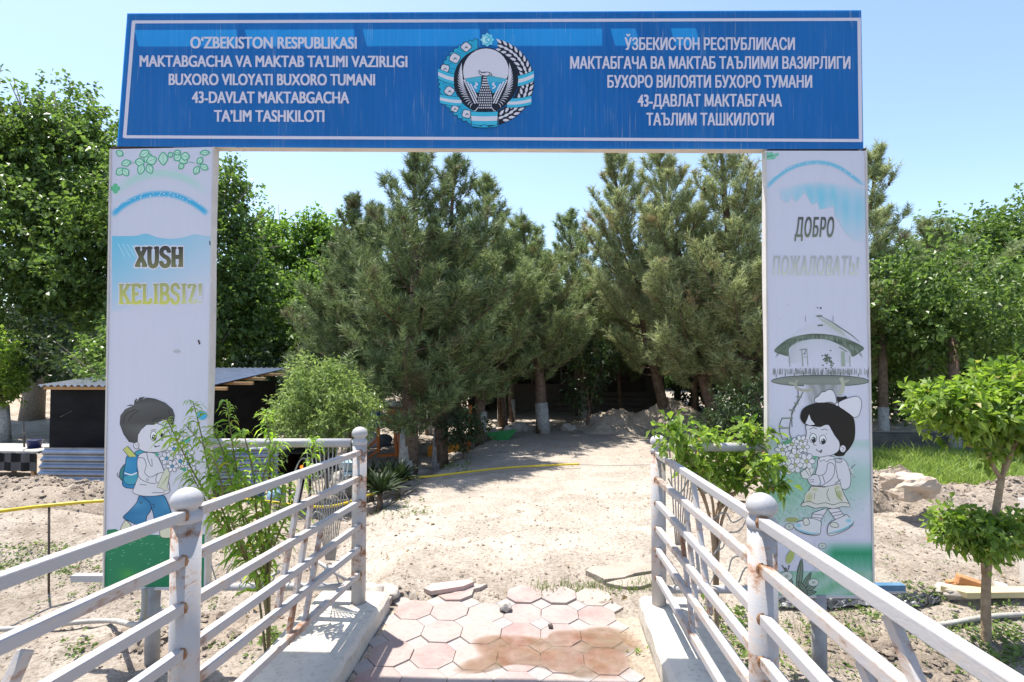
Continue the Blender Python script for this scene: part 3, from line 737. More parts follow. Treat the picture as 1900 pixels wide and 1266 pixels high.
TXT = [("O‘ZBEKISTON RESPUBLIKASI", 353, 662, 68.5, 90), ("MAKTABGACHA VA MAKTAB TA’LIMI VAZIRLIGI", 259, 756, 103, 124), ("BUXORO VILOYATI BUXORO TUMANI", 313, 696, 137, 158), ("43-DAVLAT MAKTABGACHA", 356, 648, 170, 191.5), ("TA’LIM TASHKILOTI", 397, 602, 204.5, 226),
       ("ЎЗБЕКИСТОН РЕСПУБЛИКАСИ", 1159, 1475, 71, 93), ("МАКТАБГАЧА ВА МАКТАБ ТАЪЛИМИ ВАЗИРЛИГИ", 1058, 1578, 106, 128), ("БУХОРО ВИЛОЯТИ БУХОРО ТУМАНИ", 1127, 1507, 141, 163), ("43-ДАВЛАТ МАКТАБГАЧА", 1183, 1451, 176, 198), ("ТАЪЛИМ ТАШКИЛОТИ", 1199, 1436, 211, 233)]
for s_, x0, x1, yt, yb in TXT: letter_line(s_, x0, x1, yt, yb, 0.002 if x0 < 900 else 0.0, parent=board)

# --- state emblem in the middle of the board (drawn in its own 5.754x coordinates)
E = Draw(0, 780, 30, 5.754, 0.002)
EW, EC, EK, EB = (205, 202, 222), (40, 160, 205), (20, 22, 34), (60, 175, 215)
def arc(cx, cy, r, a0, a1, n=30, ry=None):
    ry = ry or r
    return [(cx + r * math.cos(R(a0 + (a1 - a0) * i / n)), cy - ry * math.sin(R(a0 + (a1 - a0) * i / n))) for i in range(n + 1)]
# left wreath: leafy cyan crescent with ragged rim
outer = []
for i in range(45):
    a = 100 + (252 - 100) * i / 44; r = 505 + (14 if i % 2 else -12)
    outer.append((702 + r * math.cos(R(a)) * 1.0, 705 - (r * 0.925) * math.sin(R(a))))
inner = arc(702, 690, 345, 252, 105, 40)
E.poly(outer + inner, EC, 0, EK, 7)
for i in range(26):
    a = 106 + 5.6 * i; r0, r1 = 360 + (i % 3) * 30, 470
    E.line([(702 + r0 * math.cos(R(a)), 700 - r0 * .95 * math.sin(R(a))), (702 + r1 * math.cos(R(a + 5)), 700 - r1 * .93 * math.sin(R(a + 5)))], 4, (16, 84, 130))
def cotton(x, y, r, rot=0):
    pts = []
    for i in range(20):
        a = 2 * math.pi * i / 20; q = r * (1 + 0.09 * math.cos(4 * a + rot)); pts.append((x + q * math.cos(a), y + q * 0.92 * math.sin(a)))
    E.poly(pts, EW, 2, EK, 7); E.line([(x - r * .3, y + r * .35), (x + r * .05, y - r * .1), (x + r * .4, y + r * .3)], 6, EK, 3); E.ell(x + r * .02, y + r * .12, r * .13, r * .10, EK, None, 0, 0, 8)
for x, y, r, q in ((488, 330, 52, 0), (368, 450, 56, 1), (262, 560, 48, 2), (310, 800, 52, .6), (368, 990, 40, 1.2), (495, 1045, 50, 2.2)): cotton(x, y, r, q)
# right wreath: wheat on black
E.poly(arc(702, 705, 512, 76, -75, 50, 470) + arc(702, 690, 345, -75, 68, 40), EK)
for ring, (r, n, sp) in enumerate(((492, 18, 0), (440, 18, .5), (388, 15, .2))):
    for i in range(n):
        a = 74 - (146 / n) * (i + sp); ca, sa = math.cos(R(a)), math.sin(R(a)); x, y = 702 + r * ca * (1 if ring else .995), 703 - r * .925 * sa
        dirx, diry = -sa * .8 - ca * (0.45 - ring * .45), -ca * .8 * -1 * -1
        tx, ty = (-sa * 0.9 + (ring - 1) * -0.45 * ca), -(ca * 0.9 + (ring - 1) * -0.45 * sa)
        l = math.hypot(tx, ty); tx, ty = tx / l, ty / l; nx_, ny_ = -ty, tx
        L, Wd = 37, 15
        E.poly([(x + tx * L, y + ty * L), (x + nx_ * Wd, y + ny_ * Wd), (x - tx * L * .75 + nx_ * Wd * .7, y - ty * L * .75 + ny_ * Wd * .7), (x - tx * L, y - ty * L), (x - tx * L * .75 - nx_ * Wd * .7, y - ty * L * .75 - ny_ * Wd * .7), (x - nx_ * Wd, y - ny_ * Wd)], EW)
# ribbons
def ribbon(p, q, h, bend):
    def f(t, v_): return (p[0] + (q[0] - p[0]) * t, p[1] + (q[1] - p[1]) * t + bend * math.sin(math.pi * t) + h * v_)
    for v0, v1, c in ((-.04, 1.04, EK), (0, .33, EB), (.33, .68, EW), (.68, 1, EB)):
        E.poly([f(i / 8, v0) for i in range(9)] + [f(i / 8, v1) for i in range(8, -1, -1)], c)
ribbon((190, 560), (362, 620), 110, 8); ribbon((208, 835), (440, 865), 95, 8); ribbon((1040, 640), (1212, 580), 110, 8); ribbon((925, 880), (1185, 850), 95, 12)
# wings and disc
E.ell(700, 680, 345, 335, EK); E.ell(700, 590, 250, 250, EW, EK, 12)
clip = lambda x: 590 + math.sqrt(max(0, 246 ** 2 - (x - 700) ** 2))
E.poly([(480, 668), (560, 655), (620, 645), (660, 640), (770, 640), (800, 650), (860, 660), (900, 670), (925, 665)] + [(x, min(clip(x), 830)) for x in range(920, 480, -20)], (70, 170, 205), 0, EK, 3)
E.poly([(500, 705), (910, 705)] + [(x, min(clip(x), 836)) for x in range(900, 500, -20)], (40, 150, 200))
E.line([(585, 712), (610, 730), (580, 750), (600, 775)], 16, EW, 4); E.line([(790, 712), (770, 730), (800, 750), (770, 775)], 16, EW, 4)
for sg in (-1, 1):
    fx = lambda x: 695 + sg * (x - 695)
    wing = [(440, 480), (405, 540), (370, 640), (372, 760), (420, 880), (520, 980), (640, 1025), (660, 960), (600, 900), (545, 800), (495, 720), (452, 620)]
    E.poly([(fx(x), y) for x, y in wing], EK, 3)
    for i in range(17):
        t = i / 16; a = (450 + 40 * t + 70 * t * t, 660 + 270 * t); bx = (438 - 72 * math.sin(t * 2.6) + 130 * t * t, 500 + 480 * t)
        E.line([(fx(a[0]), a[1]), (fx((a[0] + bx[0]) / 2 - 6), (a[1] + bx[1]) / 2 - 6), (fx(bx[0]), bx[1])], 12 - 5 * t, EW, 3, True)
    for row in range(3):
        for i in range(12):
            t = i / 11; x, y = 470 + 34 * row + (110 - 8 * row) * t, 690 + 20 * row + (235 - 22 * row) * t
            E.ell(fx(x), y, 14, 8, EW, None, 0, sg * 0.9, 8)
body = [(655, 640), (650, 690), (640, 770), (608, 850), (612, 930), (640, 1000), (690, 1020), (740, 1000), (770, 930), (778, 850), (745, 770), (715, 690), (708, 640)]
E.poly(body, EK, 3)
for r_ in range(13):
    y = 655 + 27 * r_; hw = 24 + (r_ * 6.6 if r_ < 9 else (9 * 6.6 - (r_ - 8) * 4)); n = max(1, int(hw / 9))
    if r_ < 4: E.line([(692 - hw * .9, y), (690 + hw * .9, y)], 12, EW); continue
    for i in range(n):
        x = 693 - hw + (2 * hw) * (i + .5) / n; E.ell(x, y, hw / n * .62, 9.5, EW, None, 0, 0, 8)
E.poly([(625, 580), (650, 600), (700, 598), (740, 605), (765, 632), (735, 628), (712, 640), (660, 632), (630, 615)], EW, 3, EK, 7); E.ell(738, 612, 6, 5, EK); E.line([(640, 608), (700, 606)], 5, EK)
E.line([(620, 970), (585, 1015), (570, 1012)], 8, EW); E.line([(755, 970), (790, 1015), (805, 1012)], 8, EW)
ribbon((535, 1020), (830, 1020), 140, 6)
E.line([(535, 1015), (545, 1165)], 7, EK); E.line([(830, 1015), (820, 1165)], 7, EK)
E.poly([(540, 1150), (620, 1165), (650, 1180), (660, 1160), (690, 1155), (715, 1170), (725, 1185), (830, 1155), (822, 1180), (720, 1192), (650, 1192), (550, 1178)], EC, 0, EK, 4)
st = []
for i in range(16):
    a = R(90 + 22.5 * i); r_ = 76 if i % 2 == 0 else 58; st.append((713 + r_ * math.cos(a), 253 - r_ * math.sin(a)))
E.poly(st, (120, 205, 232)); E.ell(713, 253, 50, 50, (90, 185, 222)); E.ell(700, 253, 36, 36, (190, 222, 240)); E.ell(716, 253, 28, 28, (90, 185, 222)); E.ell(728, 253, 12, 12, (205, 228, 240))
E.build('emblem', board)

# --- left pillar print
A4 = Draw(0, 180, 270, 3.0875, 0.0010)
def soft_band(D, pts, wd, col, strength, base=W_, fadeends=0.0):
    pts = catmull(pts, 6, False); n = len(pts) - 1
    def f(u, v_):
        i = min(n, int(round(u * n))); x, y = pts[i]; x0, y0 = pts[max(0, i - 1)]; x1, y1 = pts[min(n, i + 1)]
        l = math.hypot(x1 - x0, y1 - y0) or 1
        return (x - (y1 - y0) / l * wd * (v_ - .5), y + (x1 - x0) / l * wd * (v_ - .5))
    D.grid(f, n, 8, lambda x, y, u, v_: mixc(base, col, strength * math.sin(math.pi * v_) ** 1.3 * (1 if not fadeends else min(1, min(u, 1 - u) / fadeends))))
soft_band(A4, [(92, 300), (150, 235), (250, 180), (370, 160), (480, 180), (570, 225), (640, 285)], 66, (150, 205, 190), 0.55, W_, .25)
soft_band(A4, [(84, 405), (150, 345), (250, 295), (345, 278), (440, 285), (520, 315), (580, 350), (635, 395)], 46, (50, 160, 215), 0.95, W_, .06)
for i in range(34):
    t = random.random(); x = 95 + 500 * t; y = 405 - 127 * math.sin(math.pi * (0.08 + 0.8 * t)) ** .8 + random.uniform(-12, 12); A4.ell(x, y, 3, 3, (225, 235, 245), None, 0, 0, 8)
# sea / sky band with wavy top
def ocean(u, v_):
    x = 86 + 575 * u; top = 520 - 16 * math.exp(-((x - 280) / 40) ** 2) - 12 * math.exp(-((x - 560) / 40) ** 2) + 16 * math.exp(-((x - 420) / 90) ** 2)
    return (x, top + (955 - top) * v_)
A4.grid(ocean, 36, 16, lambda x, y, u, v_: mixc(W_, (95, 180, 220), (0.95 - 0.62 * u) * max(0, 1 - v_ * (0.95 + 0.55 * u)) ** 0.75))
for i in range(9): A4.line([(120 + i * 26, 560 + i * 3), (160 + i * 30, 640)], 5, (160, 205, 228))
def leaf(D, x, y, L, w_, ang, fill, ol, lw=6):
    ca, sa = math.cos(ang), math.sin(ang); pts = []
    for t in (0, .25, .5, .75, 1): pts.append((L * t, w_ * math.sin(math.pi * t) ** .9))
    for t in (.75, .5, .25): pts.append((L * t, -w_ * math.sin(math.pi * t) ** .9))
    pts = [(x + px_ * ca - py_ * sa, y + px_ * sa + py_ * ca) for px_, py_ in pts]
    D.poly(pts, fill, 3, ol, lw); D.line([(x + L * .15 * ca, y + L * .15 * sa), (x + L * .9 * ca, y + L * .9 * sa)], 2.5, ol)
GL_, GO = (180, 215, 205), (70, 160, 130)
for x, y, L, w_, a in ((150, 132, 52, 20, 2.4), (150, 132, 50, 19, 1.0), (140, 108, 55, 18, -.25), (275, 95, 55, 26, -.9), (285, 95, 58, 26, -.35), (270, 100, 52, 22, 3.3), (262, 108, 60, 20, 1.9), (290, 110, 55, 20, 1.15), (245, 62, 60, 20, -.5), (378, 40, 72, 26, 1.55), (470, 60, 60, 24, .75), (480, 58, 45, 20, 2.6), (480, 60, 50, 22, .1), (495, 105, 38, 14, 2.3), (415, 40, 30, 14, 1.2), (580, 120, 50, 17, 2.0), (590, 112, 52, 16, .5), (575, 105, 45, 16, -.9), (110, 35, 45, 16, .5), (590, 45, 55, 14, -.1), (440, 45, 40, 14, -.2)):
    leaf(A4, x, y, L, w_, a, GL_, GO)
A4.line([(195, 102), (225, 100)], 3, GO); A4.line([(525, 95), (560, 100)], 3, GO)
for q in range(4): A4.ell(105 + 14 * math.cos(q * 1.57), 247 + 16 * math.sin(q * 1.57), 14, 13, (95, 180, 140))
# heavy slab letters
GLY = {'X': [[(0.08, 0), (0.92, 1)], [(0.92, 0), (0.08, 1)], 'ts0', 'ts1', 'bs0', 'bs1'], 'U': [[(0.16, 0), (0.16, .68), (0.28, .93), (0.5, .99), (0.72, .93), (0.84, .68), (0.84, 0)], 'ts0', 'ts1'],
       'S': [[(0.86, .24), (0.72, .07), (0.45, .03), (0.2, .13), (0.17, .32), (0.4, .46), (0.7, .56), (0.85, .73), (0.75, .92), (0.5, .98), (0.25, .93), (0.12, .76)]],
       'H': [[(0.16, 0), (0.16, 1)], [(0.84, 0), (0.84, 1)], [(0.16, .5), (0.84, .5)], 'ts0', 'ts1', 'bs0', 'bs1'], 'K': [[(0.16, 0), (0.16, 1)], [(0.86, 0), (0.25, .55)], [(0.38, .42), (0.9, 1)], 'ts0', 'bs0', 'ts1', 'bs1'],
       'E': [[(0.18, 0), (0.18, 1)], [(0.18, .05), (0.88, .05)], [(0.18, .5), (0.72, .5)], [(0.18, .95), (0.88, .95)], [(0.86, .02), (0.86, .22)], [(0.86, .8), (0.86, .98)], 'ts0', 'bs0'],
       'L': [[(0.22, 0), (0.22, 1)], [(0.22, .95), (0.88, .95)], [(0.86, .72), (0.86, .98)], 'ts0', 'bs0'], 'I': [[(0.5, 0), (0.5, 1)], 'tsm', 'bsm'],
       'B': [[(0.18, 0), (0.18, 1)], [(0.18, .04), (0.6, .04), (0.8, .14), (0.8, .34), (0.6, .47), (0.18, .48)], [(0.18, .5), (0.66, .52), (0.87, .63), (0.87, .84), (0.66, .95), (0.18, .96)], 'ts0', 'bs0'],
       'Z': [[(0.12, .06), (0.88, .06)], [(0.80, .06), (0.20, .95)], [(0.12, .95), (0.88, .95)], [(0.14, .03), (0.14, .25)], [(0.87, .75), (0.87, .98)]], '!': [[(0.5, 0), (0.5, .62)], [(0.5, .86), (0.5, 1)]]}
def slab(D, s_, x0, x1, yt, yb, wd, col, grow=0.0, slope=0.0, widths=None):
    wt = [(widths or {}).get(ch, 1.0) for ch in s_]; tot = sum(wt); x = x0
    for ch, q in zip(s_, wt):
        cw = (x1 - x0) * q / tot; a, b_ = x + cw * .05, x + cw * .95; h = yb - yt
        g = lambda u, v_: (a + (b_ - a) * u, yt + h * v_ + slope * (a + (b_ - a) * u - x0))
        for st_ in GLY[ch]:
            if isinstance(st_, str):
                y = 0.035 if st_[0] == 't' else .965; hw = 0.27 * (1 if ch not in 'I' else 1.7)
                cx = {'0': 0.18, '1': 0.83, 'm': .5}[st_[2]]; p_, q_ = g(max(-.05, cx - hw), y), g(min(1.05, cx + hw), y); D.line([(p_[0] - grow, p_[1]), (q_[0] + grow, q_[1])], wd * .55 + 2 * grow, col)
            else:
                pts = [g(*p_) for p_ in st_]; 
                thick = wd if len(st_) > 4 or abs(st_[0][0] - st_[-1][0]) < .75 or ch == 'X' else wd * .6
                if grow: (ax, ay), (bx, by) = pts[0], pts[-1]
                D.line(pts, thick + 2 * grow, col, 3 if len(st_) > 3 and ch != 'Z' else 0)
                for p_ in (pts if len(pts) < 5 else pts[:1] + pts[-1:]): D.ell(p_[0], p_[1], thick / 2 + grow, thick / 2 * .55 + grow, col, None, 0, 0, 10) if (grow or ch in 'SUB') else None
        x += cw
slab(A4, 'XUSH', 218, 494, 584, 694, 25, (204, 204, 226), 7, 0)
slab(A4, 'XUSH', 218, 494, 584, 694, 25, lambda x, y: mixc((58, 54, 52), (118, 118, 82), (y - 584) / 115))
wk = {'I': .62, '!': .5, 'K': 1.15, 'Z': .95}
slab(A4, 'KELIBSIZ!', 124, 606, 795, 908, 19, (204, 204, 226), 5, -0.006, wk)
slab(A4, 'KELIBSIZ!', 124, 606, 795, 908, 19, lambda x, y: mixc(mixc((158, 158, 110), (196, 196, 96), (y - 795) / 110), W_, max(0, (x - 430) / 230) * max(0, min(1, (y - 800) / 70))), 0, -0.006, wk)
A4.ell(455, 1180, 20, 9, (176, 174, 190)); A4.line([(580, 1115), (588, 1140)], 9, (60, 52, 48)); A4.line([(645, 548), (648, 572)], 6, (60, 55, 60))
A4.build('lettering_print', PL)['label'] = 'printed greeting, leaves and faded blue rainbow'

# --- boy with bouquet and green strip
B5 = Draw(0, 170, 680, 2.942, 0.0012)
GRN = lambda x, y: mixc((28, 122, 88), (14, 112, 80), (y - 890) / 300)
B5.poly([(84, 893), (130, 888), (160, 902), (250, 915), (440, 925), (617, 918), (611, 1206), (66, 1204)], GRN)
B5.grid(lambda u, v_: (95 + 170 * u, 1080 + 110 * v_), 8, 8, lambda x, y, u, v_: mixc((22, 116, 84), (70, 150, 70), .7 * math.exp(-((u - .6) ** 2 + (v_ - .5) ** 2) * 14)))
for i in range(70):
    x, y = random.uniform(85, 610), 930 + random.expovariate(1 / 60.0)
    if y < 1195: B5.line([(x, y), (x + random.uniform(6, 14), y - random.uniform(0, 3))], 2.2, (110, 180, 150))
BK = (40, 38, 52)
# shoes
B5.poly([(185, 842), (205, 855), (215, 880), (190, 898), (165, 905), (157, 890), (170, 860)], (205, 205, 190), 4, BK, 3)
B5.poly([(378, 885), (430, 880), (440, 915), (432, 935), (385, 935), (372, 915)], (205, 205, 190), 4, BK, 3)
# trousers
JE = lambda x, y: mixc((30, 105, 160), (120, 185, 225), math.exp(-(((x - 260) / 40) ** 2 + ((y - 790) / 55) ** 2)) + math.exp(-(((x - 385) / 38) ** 2 + ((y - 780) / 60) ** 2)))
B5.poly([(265, 705), (318, 742), (325, 780), (300, 820), (292, 866), (255, 868), (205, 845), (172, 825), (205, 790), (245, 745)], JE, 4, (20, 45, 80), 4)
B5.poly([(285, 705), (385, 702), (415, 745), (435, 800), (440, 815), (400, 835), (350, 846), (335, 800), (318, 745)], JE, 4, (20, 45, 80), 4)
B5.line([(255, 742), (278, 738), (262, 752), (275, 748)], 4, (20, 45, 80)); B5.line([(330, 755), (345, 752), (335, 768), (346, 772)], 4, (20, 45, 80))
# backpack
BP = lambda x, y: mixc((30, 120, 180), (130, 195, 225), math.exp(-(((x - 218) / 30) ** 2 + ((y - 555) / 70) ** 2)))
B5.poly([(188, 535), (160, 560), (152, 600), (165, 622), (185, 615)], (50, 120, 130), 4, BK, 4)
B5.poly([(195, 490), (255, 480), (262, 560), (240, 655), (205, 665), (170, 650), (172, 600), (185, 530)], BP, 4, (20, 50, 80), 4)
B5.poly([(180, 600), (255, 585), (262, 605), (240, 640), (200, 645), (178, 630)], (60, 150, 180), 3, (20, 50, 80), 3)
B5.line([(180, 582), (215, 592), (250, 580)], 7, (215, 220, 235), 3)
B5.poly([(172, 455), (195, 435), (246, 492), (205, 496)], (185, 190, 110), 0, BK, 3)
B5.line([(152, 606), (140, 598), (142, 580)], 3, BK, 3)
B5.poly([(235, 470), (270, 455), (300, 470), (260, 490)], (60, 150, 180), 3, BK, 3)
# jacket
JK = (207, 206, 224)
B5.poly([(262, 480), (310, 470), (350, 480), (375, 520), (395, 570), (412, 610), (425, 660), (420, 690), (360, 706), (285, 708), (235, 695), (225, 680), (240, 640), (255, 590), (248, 530)], JK, 4, BK, 3)
B5.line([(252, 500), (285, 502), (298, 540), (290, 580), (320, 605), (360, 585)], 3, BK, 4); B5.line([(244, 560), (262, 610), (310, 635), (352, 640)], 3, BK, 4)
B5.line([(300, 470), (312, 520), (330, 548), (328, 505)], 3, BK, 3); B5.line([(262, 645), (300, 648)], 3, BK); B5.line([(330, 690), (395, 690), (400, 665)], 3, BK); B5.ell(305, 618, 6, 6, JK, BK, 2)
B5.poly([(358, 590), (390, 580), (412, 600), (405, 625), (375, 638), (352, 630)], (210, 208, 222), 4, BK, 3)
# neck and head
B5.poly([(248, 400), (255, 360), (275, 335), (300, 318), (345, 310), (400, 330), (428, 370), (436, 410), (420, 445), (385, 465), (330, 470), (280, 462), (252, 440)], (208, 206, 224), 4, BK, 3)
B5.ell(244, 432, 15, 19, (208, 206, 224), BK, 3); B5.line([(238, 425), (250, 430), (246, 442)], 2, BK)
HG = lambda x, y: mixc((64, 64, 68), (140, 140, 142), math.exp(-(((x - 235) / 60) ** 2 + ((y - 290) / 70) ** 2)) + .5 * math.exp(-(((x - 370) / 60) ** 2 + ((y - 230) / 40) ** 2)))
B5.poly([(235, 418), (205, 412), (175, 370), (155, 315), (158, 270), (185, 235), (230, 215), (192, 216), (212, 210), (232, 214), (236, 186), (246, 176), (244, 200), (262, 172), (292, 167), (268, 188), (300, 172), (345, 178), (400, 200), (440, 235), (452, 270), (445, 320), (418, 312), (408, 288), (370, 300), (340, 318), (300, 318), (270, 345), (252, 375), (250, 412)], HG, 0, (34, 34, 38), 3)
for q in (((260, 240), (225, 262), (200, 300)), ((240, 235), (190, 260), (170, 310)), ((420, 240), (430, 280), (425, 305)), ((330, 300), (350, 285), (380, 280))): B5.line(q, 4, (38, 38, 42), 4)
B5.ell(338, 380, 17, 26, (222, 222, 234), BK, 3); B5.ell(340, 388, 11, 15, BK); B5.ell(337, 382, 4, 4, (220, 220, 230)); B5.ell(386, 368, 11, 22, (222, 222, 234), BK, 3); B5.ell(385, 376, 8, 12, BK)
B5.line([(322, 352), (340, 345), (355, 350)], 3, BK, 3); B5.line([(342, 432), (355, 438), (372, 432)], 4, BK, 3); B5.poly([(343, 432), (358, 436), (345, 444)], BK); B5.line([(378, 392), (388, 402), (380, 408)], 3, BK, 3)
# bouquet
def flower(D, x, y, r, pet, cen, n=6):
    for i in range(n):
        a = 2 * math.pi * i / n; D.ell(x + r * .68 * math.cos(a), y + r * .68 * math.sin(a), r * .48, r * .36, pet, BK, 2.4, a, 14)
    D.ell(x, y, r * .3, r * .3, cen, BK, 2.2, 0, 12)
B5.poly([(365, 640), (400, 560), (430, 560), (420, 620), (412, 660), (425, 672), (400, 680), (378, 665), (356, 660)], (200, 200, 190), 0, BK, 2)
for x, y, r in ((410, 502, 34), (450, 450, 32), (485, 518, 36), (520, 470, 34), (440, 545, 30), (530, 530, 34), (545, 575, 30), (500, 410, 30)): flower(B5, x, y, r, (208, 208, 226), (70, 140, 180))
B5.ell(602, 268, 28, 24, (70, 165, 215)); B5.poly([(500, 400), (540, 385), (530, 415), (505, 420)], (70, 170, 165)); B5.poly([(345, 470), (370, 480), (350, 495)], (70, 160, 140)); B5.poly([(480, 560), (520, 550), (510, 575)], (60, 150, 140))
B5.build('printed_boy', PL)['label'] = 'printed cartoon boy with blue backpack above a green strip'

# --- right pillar print
A6 = Draw(0, 1400, 270, 3.0875, 0.0010)
soft_band(A6, [(62, 250), (120, 190), (200, 135), (290, 104), (380, 98), (470, 120), (550, 170), (632, 235)], 32, (90, 175, 215), 0.85, W_, .08)
for i in range(24):
    t = random.random(); A6.ell(90 + 500 * t, 230 - 130 * math.sin(math.pi * (.1 + .8 * t)), 2.6, 2.6, (215, 225, 240), None, 0, 0, 8)
jag = [(145, 300), (165, 318), (190, 330), (212, 300), (240, 325), (290, 268), (328, 340), (362, 325), (375, 368), (455, 350), (455, 400), (480, 430), (500, 470), (520, 500), (560, 540), (620, 560)]
def sky6(u, v_):
    x = 145 + 490 * u; up_ = 205 + 50 * abs(u - .45) + 60 * max(0, .25 - u)
    for (xa, ya), (xb, yb_) in zip(jag, jag[1:]):
        if xa <= x <= xb: lo = ya + (yb_ - ya) * (x - xa) / max(1, xb - xa); break
    else: lo = 560
    return (x, up_ + (lo - up_) * v_)
A6.grid(sky6, 98, 14, lambda x, y, u, v_: mixc(W_, (120, 190, 220), (.25 + .75 * min(1, u * 2.2)) * math.sin(math.pi * min(.5, v_ * .9)) ** .8 * (0.72 + .28 * math.sin(x * .045) ** 2) * (1 - max(0, u - .45) * 1.6 * v_ ** 1.5) * max(0.15, 1 - max(0, v_ - .6) * 1.2 * u)))
for i in range(16):
    x = random.uniform(62, 150); y = 60 + random.uniform(-16, 18); A6.ell(x, y, 15, 8, (120, 185, 165), None, 0, random.uniform(-.6, .6), 10)
A6.line([(62, 66), (105, 58)], 5, (50, 130, 100))
A6.build('rainbow_print', PR)['label'] = 'faded blue rainbow and sky print'
A6 = Draw(0, 1400, 270, 3.0875, 0.0012)
# roof of the tree house, veranda and deck
RF = lambda x, y: mixc((70, 82, 74), (140, 150, 140), abs(math.sin(x * .021)) * .6)
A6.grid(lambda u, v_: (372 + (150 + (u - .5) * 470 - 372 + 222) * v_ ** .8, 985 + (1110 + 210 * (u - .5) ** 2 - 985) * v_), 24, 12, lambda x, y, u, v_: mixc(W_, (150, 156, 154), (.10 + .55 * max(0, u - .45)) * math.sin(math.pi * min(1, v_ * .9 + .08)) * (.7 + .3 * math.sin(x * .5) ** 2)))
A6.grid(lambda u, v_: (205 + 345 * u, 1120 + 130 * v_ - 20 * math.sin(math.pi * u)), 16, 6, lambda x, y, u, v_: mixc(W_, (150, 156, 156), .28 * abs(2 * u - 1) ** 2 + .22 * (1 - v_)))
A6.poly([(112, 1178), (150, 1138), (200, 1105), (270, 1086), (350, 1078), (430, 1084), (500, 1098), (570, 1125), (628, 1160), (600, 1188), (560, 1212), (545, 1180), (500, 1150), (430, 1118), (350, 1108), (270, 1118), (225, 1138), (198, 1165), (196, 1206), (160, 1200)], RF, 3)
for i in range(60):
    t = i / 59; x = 130 + 480 * t; y = 1085 + 105 * abs(2 * t - 1) ** 2.2; A6.line([(x, y), (x + (t - .5) * 18, y + 26)], 2.6, random.choice(((92, 104, 96), (60, 72, 64), (140, 150, 142))))
A6.line([(378, 978), (440, 1010), (500, 1050), (560, 1090), (606, 1130)], 7, (112, 118, 116), 4, True)
A6.line([(370, 990), (455, 1040), (520, 1090)], 22, (170, 176, 172), 4, True)
A6.ell(372, 978, 19, 6, (120, 122, 126)); A6.line([(362, 1032), (392, 1030)], 9, (96, 100, 104)); A6.ell(380, 932, 4, 7, (70, 70, 80)); A6.ell(362, 930, 3, 5, (90, 90, 100))
A6.line([(258, 1172), (300, 1166)], 6, (120, 126, 126)); A6.line([(270, 1176), (278, 1266)], 6, (140, 146, 146)); A6.line([(300, 1168), (280, 1200), (294, 1190)], 5, (120, 126, 126))
A6.line([(300, 1168), (306, 1262)], 4, (140, 146, 146)); A6.line([(272, 1215), (304, 1212)], 4, (150, 154, 154)); A6.line([(198, 1200), (203, 1268)], 5, (150, 154, 156)); A6.line([(545, 1206), (548, 1268)], 5, (140, 146, 146)); A6.line([(505, 1180), (510, 1266)], 22, (148, 160, 152)); A6.line([(485, 1155), (530, 1182)], 6, (110, 116, 112))
for i in range(46): A6.ell(random.gauss(418, 16), random.gauss(1228, 22), 6, 4, random.choice(((70, 82, 74), (100, 112, 100))), None, 0, random.uniform(0, 3), 7)
for x in (291, 450): A6.line([(x, 975), (x + 1, 1010)], 3, (120, 120, 126))
A6.build('tree_house_print', PR)['label'] = 'grey tree house roof print'
A7 = Draw(0, 1400, 680, 2.942, 0.0013)
A7.step = 2e-6
for i in range(220):
    x = random.uniform(95, 630); A7.line([(x, 48 - random.uniform(0, 8)), (x + random.uniform(-5, 5), 24 - random.uniform(0, 16))], 2.2, random.choice(((150, 152, 158), (118, 122, 126))))
A7.step = 1e-5
A7.poly([(92, 80), (120, 66), (200, 54), (350, 48), (500, 52), (600, 66), (626, 82), (600, 94), (520, 104), (360, 108), (200, 104), (115, 92)], lambda x, y: mixc((78, 84, 82), (140, 146, 142), abs(x - 360) / 330), 2, (60, 64, 64), 3)
for i in range(11): A7.line([(118 + 50 * i, 60 - 14 * math.sin(math.pi * i / 10)), (118 + 50 * i, 44 - 14 * math.sin(math.pi * i / 10))], 4, (90, 94, 96))
A7.grid(lambda u, v_: (270 + 40 * v_ + (220 - 70 * v_) * u, 100 + 330 * v_), 14, 14, lambda x, y, u, v_: mixc(W_, (110, 114, 112), (.85 - .6 * v_) * (.55 + .45 * math.sin(x * .35) ** 2) * math.sin(math.pi * u) ** .35))
A7.line([(188, 90), (222, 98), (232, 120), (275, 132), (320, 128)], 14, (160, 160, 150), 4); A7.line([(232, 74), (224, 98)], 10, (160, 160, 150)); A7.line([(470, 62), (482, 90), (480, 130), (462, 155)], 20, (170, 170, 160), 4); A7.line([(515, 75), (485, 88)], 10, (165, 165, 156))
for pts in (((238, 130), (235, 190), (205, 245), (205, 330)), ((265, 140), (240, 190), (205, 262), (190, 350), (203, 395)), ((150, 282), (135, 340), (156, 405))): A7.line(pts, 5, (92, 96, 98), 5)
for (a_, b_) in (((228, 165), (258, 168)), ((216, 200), (240, 205)), ((188, 238), (222, 242)), ((150, 284), (210, 282)), ((136, 338), (196, 336)), ((156, 400), (204, 392))): A7.line([a_, b_], 8, (130, 134, 128))
